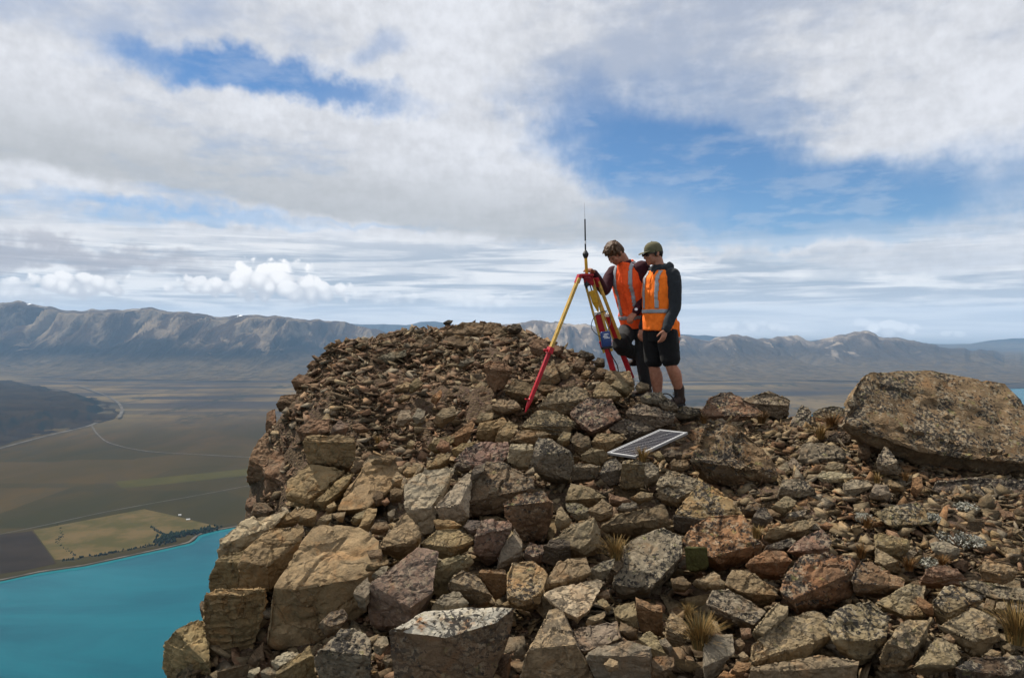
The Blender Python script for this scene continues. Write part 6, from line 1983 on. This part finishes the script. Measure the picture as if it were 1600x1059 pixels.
def head_shapes(c, f, l, u, k=1.0):
    """skull, jaw, brow, nose, lips, chin and ears round the head centre"""
    ax = (l, f, u)
    sh = [ellipsoid(c + u * .022 * k - f * .012 * k, ax, (.074 * k, .094 * k, .098 * k)),
          ellipsoid(c - u * .048 * k + f * .026 * k, ax, (.060 * k, .066 * k, .066 * k)),
          ellipsoid(c - u * .092 * k + f * .058 * k, ax, (.028 * k, .026 * k, .022 * k)),
          ellipsoid(c + u * .020 * k + f * .072 * k, ax, (.052 * k, .018 * k, .014 * k)),
          tube([c + u * .012 * k + f * .082 * k, c - u * .014 * k + f * .100 * k, c - u * .030 * k + f * .110 * k], np.array([.009, .012, .014]) * k, 8, 3),
          ellipsoid(c - u * .036 * k + f * .097 * k, ax, (.018 * k, .014 * k, .010 * k)),
          ellipsoid(c - u * .060 * k + f * .086 * k, ax, (.024 * k, .011 * k, .006 * k)),
          ellipsoid(c - u * .071 * k + f * .083 * k, ax, (.021 * k, .011 * k, .006 * k))]
    for s in (-1, 1):
        sh.append(ellipsoid(c - u * .022 * k + f * .066 * k + l * s * .036 * k, ax, (.024 * k, .022 * k, .026 * k)))
        sh.append(ellipsoid(c - u * .006 * k - f * .014 * k + l * s * .076 * k, (unit(l + f * .3 * s * 0), unit(f * .9 - u * .15), u), (.010 * k, .020 * k, .032 * k)))
    return sh


def cloth(name, col, bump=0.003, rough=0.85, var=0.12):
    m, t, b = material(name, rough)
    co = t.new('ShaderNodeTexCoord').outputs['Object']
    n = t.noise(co, 22, 4, .6, .5)
    w = t.noise(co, 260, 2, .5)
    t.put(b.inputs['Base Color'], t.mix(t.ramp(n, .3, .7), tuple(c * (1 - var) for c in col), tuple(min(1, c * (1 + var)) for c in col)))
    b.inputs['Specular IOR Level'].default_value = 0.15
    b.inputs['Sheen Weight'].default_value = 0.05
    bp = t.new('ShaderNodeBump')
    bp.inputs['Strength'].default_value = 0.5
    bp.inputs['Distance'].default_value = bump
    t.put(bp.inputs['Height'], t.math('MULTIPLY_ADD', w, .25, n))
    t.put(b.inputs['Normal'], bp.outputs[0])
    return m


def skin_material():
    m, t, b = material('skin', 0.55)
    co = t.new('ShaderNodeTexCoord').outputs['Object']
    n = t.noise(co, 30, 4, .6)
    t.put(b.inputs['Base Color'], t.mix(t.ramp(n, .3, .7), (0.30, 0.125, 0.075), (0.40, 0.185, 0.115)))
    b.inputs['Subsurface Weight'].default_value = 0.06
    b.inputs['Subsurface Radius'].default_value = (0.012, 0.005, 0.003)
    return m


SKIN = skin_material()
ORANGE = cloth('orange_vest_fabric', (0.96, 0.185, 0.018))
REDORANGE = cloth('red_orange_vest_fabric', (0.96, 0.105, 0.022))
TAPE = plain('silver_reflective_tape', (0.30, 0.31, 0.33), 0.4, metal=0.2, var=.08, scale=120)
MAROON = cloth('maroon_knit', (0.040, 0.010, 0.016), .004)
CHARCOAL = cloth('charcoal_softshell', (0.022, 0.025, 0.029), .003)
BLACKC = cloth('black_cotton', (0.0085, 0.0085, 0.009), .003)
GREYC = cloth('dark_grey_trousers', (0.030, 0.031, 0.032), .003)
OLIVE = cloth('olive_cap_cotton', (0.105, 0.095, 0.052), .002)
BROWNL = cloth('brown_boot_leather', (0.030, 0.018, 0.013), .003, .7)
SOCK = cloth('dark_sock', (0.02, 0.02, 0.022), .003)
RUBBER = plain('boot_sole_rubber', (0.012, 0.012, 0.012), .8)
HAIRB = plain('brown_hair', (0.075, 0.038, 0.017), .6, var=.4, scale=110, bump=.004)
HAIRD = plain('dark_hair', (0.016, 0.011, 0.009), .6, var=.4, scale=110, bump=.004)
LENS = plain('dark_lens', (0.006, 0.006, 0.007), .15, spec=.5)
EYE = plain('eye_dark', (0.02, 0.014, 0.01), .3)
UPZ = np.array([0.0, 0.0, 1.0])


def boot(ankle, toe, heel, parent, thing_name='boot'):
    f = unit((toe - heel) * np.array([1, 1, 0]))
    s = np.array([-f[1], f[0], 0])
    L = np.linalg.norm((toe - heel)[:2])
    z0 = min(toe[2], heel[2])
    h0 = np.array([heel[0], heel[1], z0])
    rings = []
    for q, w, h in ((0.0, .030, .070), (.06, .040, .085), (.25, .043, .095), (.45, .046, .085), (.65, .052, .060), (.85, .050, .045), (.97, .036, .034), (1.0, .02, .02)):
        rings.append((h0 + f * L * q + UPZ * (h / 2 + .018), s, w, UPZ, h / 2))
    up = [(h0 + f * L * .24 + UPZ * .07, s, .044, f, .060), (ankle * .5 + (h0 + f * L * .22 + UPZ * .1) * .5, s, .048, f, .056), (ankle + UPZ * .035, s, .054, f, .060), (ankle + UPZ * .05, s, .050, f, .056)]
    b = solid(thing_name, [loft(rings, 18, 2.6), loft(up, 18)], .008, BROWNL, parent, 2, .003, 30, 5)
    sole = [(h0 + f * L * q + UPZ * .012, s, w, UPZ, .012) for q, w in ((-.02, .028), (.05, .042), (.3, .043), (.55, .048), (.75, .054), (.93, .044), (1.03, .022))]
    V, Fc = loft(sole, 16, 4)
    mesh_obj('sole', V - np.array(parent.location), Fc, RUBBER, b, sharp=40)
    lace = [tube([ankle * (1 - q) + (h0 + f * L * .55 + UPZ * .085) * q + f * .055 * (1 - q) + s * a * .03, ankle * (1 - q) + (h0 + f * L * .55 + UPZ * .085) * q + f * .062 * (1 - q) - s * a * .03], [.004, .004], 6, 1) for q in (.15, .35, .55, .75) for a in (1,)]
    V, Fc = merge(lace)
    mesh_obj('laces', V - np.array(parent.location), Fc, BLACKP, b, smooth=True)
    return b


def vest_and_tape(person, spine, rings, mat, f, l, hem_extra, bands, stripes, tape_test=None, seed=0):
    v = solid('vest', [loft(rings, 30, 2.3)] + hem_extra, .010, mat, person, 1, .013, 8.5, seed)
    base = np.array(person.location)
    a0, a1 = spine
    ax = unit(a1 - a0)

    def coords(co):
        p = co + base - a0
        h = p @ ax
        c = p - np.outer(h, ax)
        return h, c @ l, c @ f
    for (h0, h1) in bands:
        peel('reflective_band', v, lambda co: (lambda h, a, b: (h > h0) & (h < h1))(*coords(co)), .003, TAPE, person)
    for (a_mid, w, lo, hi) in stripes:
        peel('reflective_stripe', v, lambda co: (lambda h, a, b: (np.abs(a - a_mid) < w) & (h > lo) & (h < hi))(*coords(co)), .004, TAPE, person)
    zip_ = peel('zip', v, lambda co: (lambda h, a, b: (np.abs(a) < .008) & (b > 0) & (h > bands[0][1] if bands else h > 0))(*coords(co)), .002, mat, person)
    return v, coords


def build_capped_man():
    # joints, measured where he stands (enlarged-view place, distance)
    f = unit([-0.80, -0.60, 0])
    l = np.array([-f[1], f[0], 0]) * 1.0
    l = np.array([f[1] * -1, f[0], 0])
    if l[1] > 0:
        l = -l                                             # his left side is the one nearer the camera
    pel, chest, nk = ZP(738, 640, 7.6), ZP(733, 420, 7.6), ZP(738, 348, 7.6)
    shL, shR = nk - UPZ * .075 + l * .195 - f * .01, nk - UPZ * .08 - l * .175 - f * .05
    elL, wrL = ZP(806, 530, 7.40), ZP(766, 632, 7.34)
    elR, wrR = ZP(690, 520, 7.88), ZP(657, 622, 7.74)
    hipL, hipR = pel + l * .095, pel - l * .095
    knL, anL = ZP(790, 795, 7.46), ZP(826, 915, 7.56)
    knR, anR = ZP(712, 800, 7.66), ZP(728, 945, 7.70)
    hc = ZP(706, 284, 7.6)
    hf = unit(np.array([-0.92, -0.34, -0.20]))
    hl = unit(np.cross(UPZ, hf))
    hu = unit(np.cross(hf, hl))
    foot = ZP(835, 985, 7.5)
    person = empty('person', np.array([pel[0], pel[1], foot[2]]), 'surveyor in olive cap, orange vest, dark jacket and black shorts, standing looking down', 'person')
    torso = [(pel - UPZ * .06, l, .155, f, .105), (pel + UPZ * .04, l, .16, f, .11), (pel + (chest - pel) * .4, l, .145, f, .10), (pel + (chest - pel) * .8, l, .165, f, .112), (chest + UPZ * .05, l, .175, f, .105), (nk - UPZ * .05, l, .12, f, .075), (nk, l, .06, f, .058)]
    body = [loft(torso, 24)]
    body += head_shapes(hc, hf, hl, hu)
    body.append(tube([nk - UPZ * .05, nk + (hc - nk) * .55 - hf * .02, hc - hf * .02 - hu * .03], [.062, .056, .056], 14, 3))
    body += [tube([shL, elL, wrL], [.044, .040, .028], 12, 5), tube([shR, elR, wrR], [.044, .040, .028], 12, 5)]
    body += hand(wrL, ZP(748, 690, 7.31) - wrL, -l * .4 - f * .2 + np.array([-.6, .3, 0]), -1, .30, 1.0)
    body += hand(wrR, ZP(648, 672, 7.70) - wrR, np.array([.5, .6, 0]), 1, .35, 1.0)
    calfL = knL * .62 + anL * .38 + unit(np.array([.8, .3, 0])) * .014
    calfR = knR * .62 + anR * .38 + unit(np.array([.8, .3, 0])) * .014
    body += [tube([hipL, (hipL + knL) / 2, knL, calfL, anL, anL - UPZ * .06], [.095, .088, .062, .068, .041, .042], 16, 5)]
    body += [tube([hipR, (hipR + knR) / 2, knR, calfR, anR, anR - UPZ * .04], [.095, .088, .062, .068, .041, .042], 16, 5)]
    solid('body', body, .0078, SKIN, person, 3)
    # jacket
    jt = [(c, a, ra + .018, b, rb + .018) for c, a, ra, b, rb in torso[1:5]] + [(nk - UPZ * .045, l, .135, f, .095), (nk + UPZ * .005, l, .080, f, .082), (nk + UPZ * .03, l, .066, f, .07)]
    hood = [tube([nk + l * .10 + f * .03 - UPZ * .02, nk + l * .085 - f * .06 + UPZ * .012, nk - f * .115 + UPZ * .005, nk - l * .085 - f * .06 + UPZ * .012, nk - l * .10 + f * .03 - UPZ * .02], [.030, .045, .052, .045, .030], 12, 5),
            tube([nk + l * .07 + f * .05 - UPZ * .01, nk + f * .085 - UPZ * .055, nk + f * .10 - UPZ * .13], [.026, .026, .016], 10, 4), tube([nk - l * .07 + f * .05 - UPZ * .01, nk + f * .085 - UPZ * .055], [.026, .024], 10, 4)]
    solid('jacket', [loft(jt, 24), tube([shL - l * .03, shL * .7 + elL * .3, elL, elL * .45 + wrL * .55, wrL - UPZ * .0], [.074, .070, .062, .056, .046], 16, 5), tube([shR + l * .03, shR * .7 + elR * .3, elR, wrR], [.070, .066, .058, .046], 16, 5)] + hood, .011, CHARCOAL, person, 2, .008, 11, 3)
    # vest
    hem = pel + UPZ * .025
    vr = [(hem - UPZ * .015, l, .192, f, .158), (hem + UPZ * .05, l, .190, f, .158), (pel + (chest - pel) * .4, l, .176, f, .150), (pel + (chest - pel) * .8, l, .186, f, .154), (chest + UPZ * .055, l, .182, f, .130), (nk - UPZ * .075, l, .150, f, .108), (nk - UPZ * .035, l, .118, f, .090)]
    tail = [loft([(hem - UPZ * .155 - f * .125 + l * .08, l, .075, f, .018), (hem - UPZ * .05 - f * .115 + l * .07, l, .105, f, .022), (hem + UPZ * .08 - f * .10 + l * .06, l, .11, f, .026)], 16, 3)]
    vest, co = vest_and_tape(person, (hem, nk), vr, ORANGE, f, l, tail, [(.165, .215)], [(.085, .024, .215, .62), (-.085, .024, .215, .62)], seed=12)
    peel('reflective_band', vest, lambda c: (lambda h, a, b: (h > -.125) & (h < -.075) & (b < -.02))(*co(c)), .003, TAPE, person)
    # shorts
    sh = [loft([(pel - UPZ * .10, l, .165, f, .120), (pel + UPZ * .0, l, .172, f, .122), (pel + UPZ * .09, l, .160, f, .112)], 24)]
    for hp, kn in ((hipL, knL), (hipR, knR)):
        sh.append(tube([hp - UPZ * .02, hp * .6 + kn * .4, hp * .14 + kn * .86], [.112, .108, .098], 18, 4))
    solid('shorts', sh, .011, BLACKC, person, 2, .009, 8, 8)
    # socks and boots
    for an, tag_ in ((anL, 1), (anR, 0)):
        solid('sock', [tube([an - UPZ * .05, an + UPZ * .055], [.050, .052], 14, 1)], .008, SOCK, person, 1)
    fd = unit(np.array([-.80, -.60, 0]))
    z = foot[2]
    hb = np.array([anL[0], anL[1], z]) + np.array([.055, .03, 0])
    boot(anL, hb + fd * .25, hb, person)
    hb = np.array([anR[0], anR[1], anR[2] - .12]) + np.array([.05, .03, 0])
    boot(anR, hb + fd * .25, hb, person)
    # cap
    cc = hc + hu * .045 - hf * .012
    crown = []
    for q, r in ((-.035, .101), (0, .100), (.03, .093), (.055, .078), (.075, .052), (.084, .018)):
        crown.append((cc + hu * q, hl, r * .86, hf, r * 1.04))
    cap = solid('cap', [loft(crown, 26)], .006, OLIVE, person, 2)
    bl = []
    for q, w, dz in ((.085, .070, -.012), (.115, .068, -.014), (.145, .058, -.019), (.165, .040, -.024), (.172, .022, -.027)):
        bl.append((cc + hf * q + hu * dz, hl, w, hu, .0045))
    V, Fc = loft(bl, 18, 3)
    mesh_obj('brim', V - np.array(person.location), Fc, OLIVE, cap, smooth=True)
    V, Fc = ellipsoid(cc + hu * .086, (hl, hf, hu), (.007, .007, .005))
    mesh_obj('button', V - np.array(person.location), Fc, OLIVE, cap, smooth=True)
    # hair below the cap
    hr = [ellipsoid(hc - hf * .052 + hu * .004, (hl, hf, hu), (.074, .060, .062)), ellipsoid(hc - hf * .058 - hu * .035, (hl, hf, hu), (.056, .042, .036))]
    for s in (-1, 1):
        hr.append(tube([hc + hl * s * .070 + hf * .010 + hu * .03, hc + hl * s * .074 + hf * .014 - hu * .02], [.016, .009], 8, 2))
    solid('hair', hr, .006, HAIRD, person, 1, .006, 40, 2)
    # sunglasses
    g = []
    for s in (-1, 1):
        g.append(loft([(hc + hf * .092 + hl * s * .034 + hu * .002, hl, .027, hu, .017), (hc + hf * .100 + hl * s * .034 + hu * .002, hl, .026, hu, .016)], 16, 3))
        g.append(tube([hc + hf * .094 + hl * s * .058 + hu * .008, hc + hl * s * .079 + hf * .03 + hu * .008, hc + hl * s * .079 - hf * .02 + hu * .004], [.004, .004, .004], 6, 2))
    g.append(tube([hc + hf * .102 + hl * .012 + hu * .006, hc + hf * .102 - hl * .012 + hu * .006], [.004, .004], 6, 1))
    V, Fc = merge(g)
    mesh_obj('sunglasses', V - np.array(person.location), Fc, LENS, person, sharp=40)


def build_leaning_man():
    f = unit([-0.62, -0.78, 0])
    l = np.array([f[1], -f[0], 0])
    if l[1] > 0:
        l = -l
    pel, nk = ZP(638, 615, 8.02), ZP(582, 326, 7.86)
    chest = nk * .72 + pel * .28
    lean = unit(nk - pel)
    fl = unit(f - lean * (f @ lean))                        # chest direction of the leaning body
    shL, shR = nk - lean * .075 + l * .20, nk - lean * .085 - l * .185 + fl * .02
    elR, wrR = ZP(482, 452, 7.80), ZP(434, 372, 7.56)
    elL, wrL = ZP(668, 480, 7.82), ZP(628, 552, 7.74)
    hipR, hipL = pel - l * .095, pel + l * .09
    knR, anR = ZP(556, 706, 7.78), ZP(652, 758, 8.12)
    knL, anL = ZP(660, 750, 7.92), ZP(676, 885, 7.98)
    hc = ZP(531, 283, 7.80)
    hf = unit(np.array([-0.55, -0.42, -0.72]))
    hl = unit(np.cross(UPZ, hf))
    hu = unit(np.cross(hf, hl))
    person = empty('person', np.array([pel[0], pel[1], ZP(680, 925, 7.98)[2]]), 'bare-headed surveyor in red-orange vest and maroon sleeves leaning to the tripod', 'person')
    torso = [(pel - UPZ * .06, l, .155, f, .11), (pel + lean * .04, l, .158, fl, .112), (pel + (chest - pel) * .45, l, .142, fl, .10), (chest, l, .165, fl, .112), (nk - lean * .10, l, .172, fl, .105), (nk - lean * .045, l, .115, fl, .075), (nk, l, .06, fl, .058)]
    body = [loft(torso, 24)] + head_shapes(hc, hf, hl, hu)
    body.append(tube([nk - lean * .05, nk * .5 + hc * .5 - hf * .03, hc - hf * .02 - hu * .03], [.062, .056, .055], 14, 3))
    body += [tube([shR, elR, wrR], [.044, .040, .028], 12, 5), tube([shL, elL, wrL], [.044, .040, .028], 12, 5)]
    tgt = ZP(402, 350, 7.45)
    body += hand(wrR, tgt - wrR + UPZ * .02, np.array([-.15, -.1, -1.0]), -1, .75, 1.0)
    body += hand(wrL, ZP(596, 590, 7.70) - wrL, np.array([.35, .45, -.5]), -1, .55, 1.0)
    body += [tube([hipR, (hipR + knR) / 2, knR, anR], [.092, .082, .060, .042], 16, 5), tube([hipL, (hipL + knL) / 2, knL, knL * .6 + anL * .4, anL], [.092, .084, .060, .058, .042], 16, 5)]
    solid('body', body, .0078, SKIN, person, 3)
    # maroon jumper
    jt = [(c, a, ra + .012, b, rb + .012) for c, a, ra, b, rb in torso[1:6]] + [(nk + lean * .012, l, .070, fl, .070), (nk + lean * .028, l, .064, fl, .062)]
    solid('jumper', [loft(jt, 24), tube([shR + l * .03, shR * .65 + elR * .35, elR, elR * .4 + wrR * .6, wrR - unit(wrR - elR) * .005], [.072, .064, .058, .048, .040], 16, 5), tube([shL - l * .05 + UPZ * .005, shL, shL * .6 + elL * .4, elL, wrL], [.076, .080, .068, .058, .042], 16, 5)], .011, MAROON, person, 2, .008, 12, 21)
    hem = pel + lean * .015
    vr = [(hem, l, .195, fl, .155), (hem + lean * .06, l, .194, fl, .158), (pel + (chest - pel) * .45, l, .188, fl, .156), (chest, l, .200, fl, .165), (nk - lean * .10, l, .180, fl, .128), (nk - lean * .055, l, .140, fl, .104), (nk - lean * .01, l, .088, fl, .086), (nk + lean * .02, l, .078, fl, .078)]
    vest, co = vest_and_tape(person, (hem, nk), vr, REDORANGE, fl, l, [], [(.10, .15)], [(.095, .024, .15, .72), (-.095, .024, .15, .72)], seed=31)
    # trousers
    tr = [loft([(pel - UPZ * .10, l, .160, f, .118), (pel, l, .168, f, .122), (pel + lean * .08, l, .156, f, .112)], 24)]
    tr.append(tube([hipR - UPZ * .01, hipR * .5 + knR * .5, knR, knR * .5 + anR * .5, anR], [.108, .098, .082, .076, .066], 18, 5))
    tr.append(tube([hipL - UPZ * .01, hipL * .5 + knL * .5, knL, knL * .5 + anL * .5, anL], [.108, .098, .080, .076, .066], 18, 5))
    trousers = solid('trousers', tr, .011, GREYC, person, 2, .009, 8, 41)
    base = np.array(person.location)
    kd = unit(knR - hipR)
    peel('knee_patch', trousers, lambda c: (np.linalg.norm(c + base - knR, axis=1) < .19) & (((c + base - knR) @ kd) > -.10), .003, BLACKC, trousers)
    fd = unit(np.array([-.8, -.55, 0]))
    hb = np.array([anL[0], anL[1], anL[2] - .12]) + np.array([.05, .03, 0])
    boot(anL, hb + fd * .26, hb, person)
    hb = np.array([anR[0], anR[1], anR[2] - .10]) + np.array([.05, .06, 0])
    boot(anR, hb + fd * .25, hb, person)
    # hair: a ragged mop
    ax = (hl, hf, hu)
    hr = [ellipsoid(hc + hu * .040 - hf * .018, ax, (.085, .102, .088)), ellipsoid(hc - hf * .060 + hu * .0, ax, (.078, .060, .075)), ellipsoid(hc + hu * .076 + hf * .050, ax, (.062, .042, .034)), ellipsoid(hc + hu * .066 + hf * .074, ax, (.048, .020, .020))]
    rh = np.random.default_rng(4)
    for _ in range(46):
        th, ph = rh.uniform(0, 6.283), rh.uniform(0.0, 1.25)
        dv = hl * math.sin(ph) * math.cos(th) + hf * math.sin(ph) * math.sin(th) + hu * math.cos(ph)
        p0 = hc + hu * .035 - hf * .015 + dv * np.array([.088])
        flow = unit(hf * .6 - hu * .5 + hl * rh.normal() * .5 + dv * .35)
        hr.append(tube([p0 - flow * .02, p0 + dv * .006 + flow * .015, p0 + dv * .004 + flow * .045], [.010, .009, .004], 6, 2))
    for s in (-1, 1):
        hr.append(tube([hc + hl * s * .072 + hf * .012 + hu * .03, hc + hl * s * .077 + hf * .016 - hu * .018], [.020, .010], 8, 2))
    solid('hair', hr, .006, HAIRB, person, 1, .010, 26, 6)
    e = [ellipsoid(hc + hf * .084 + hl * s * .032 + hu * .0, ax, (.008, .005, .003)) for s in (-1, 1)]
    V, Fc = merge(e)
    mesh_obj('eyes', V - base, Fc, EYE, person, smooth=True)
    # watch
    w = unit(wrL - elL)
    a, b, _ = frame_of(w)
    c = wrL - w * .012
    wt = part('watch', [loft([(c - w * .012, a, .038, b, .034), (c + w * .012, a, .038, b, .034)], 18)], BLACKP, person)
    face = unit(np.array([-.35, -.9, .2]))
    face = unit(face - w * (face @ w))
    sub_part('watch_face', [loft([(c + face * .034, w, .019, np.cross(w, face), .019), (c + face * .044, w, .017, np.cross(w, face), .017)], 16)], STEEL, wt, person)


build_capped_man()
build_leaning_man()
# ------------------------------------------------------------------ air
def build_haze():
    m = bpy.data.materials.new('haze_air')
    m.use_nodes = True
    nt = m.node_tree
    for n in list(nt.nodes):
        if n.type != 'OUTPUT_MATERIAL':
            nt.nodes.remove(n)
    v = nt.nodes.new('ShaderNodeVolumePrincipled')
    v.inputs['Color'].default_value = (0.40, 0.66, 1.0, 1)
    v.inputs['Density'].default_value = HAZE_DENSITY
    v.inputs['Anisotropy'].default_value = 0.0
    nt.links.new(v.outputs[0], nt.nodes['Material Output'].inputs['Volume'])
    x, y0, y1, z0, z1 = 43000.0, -43000.0, 43000.0, -1004.0, 1100.0
    V = [(sx * x, y, z) for z in (z0, z1) for sx, y in ((-1, y0), (1, y0), (1, y1), (-1, y1))]
    o = mesh_obj('haze', V, [[3, 2, 1, 0], [4, 5, 6, 7], [0, 1, 5, 4], [1, 2, 6, 5], [2, 3, 7, 6], [3, 0, 4, 7]], m)
    tag(o, 'thin blue summer haze over the valley', kind='stuff')


HAZE_DENSITY = 1.7e-5
build_haze()
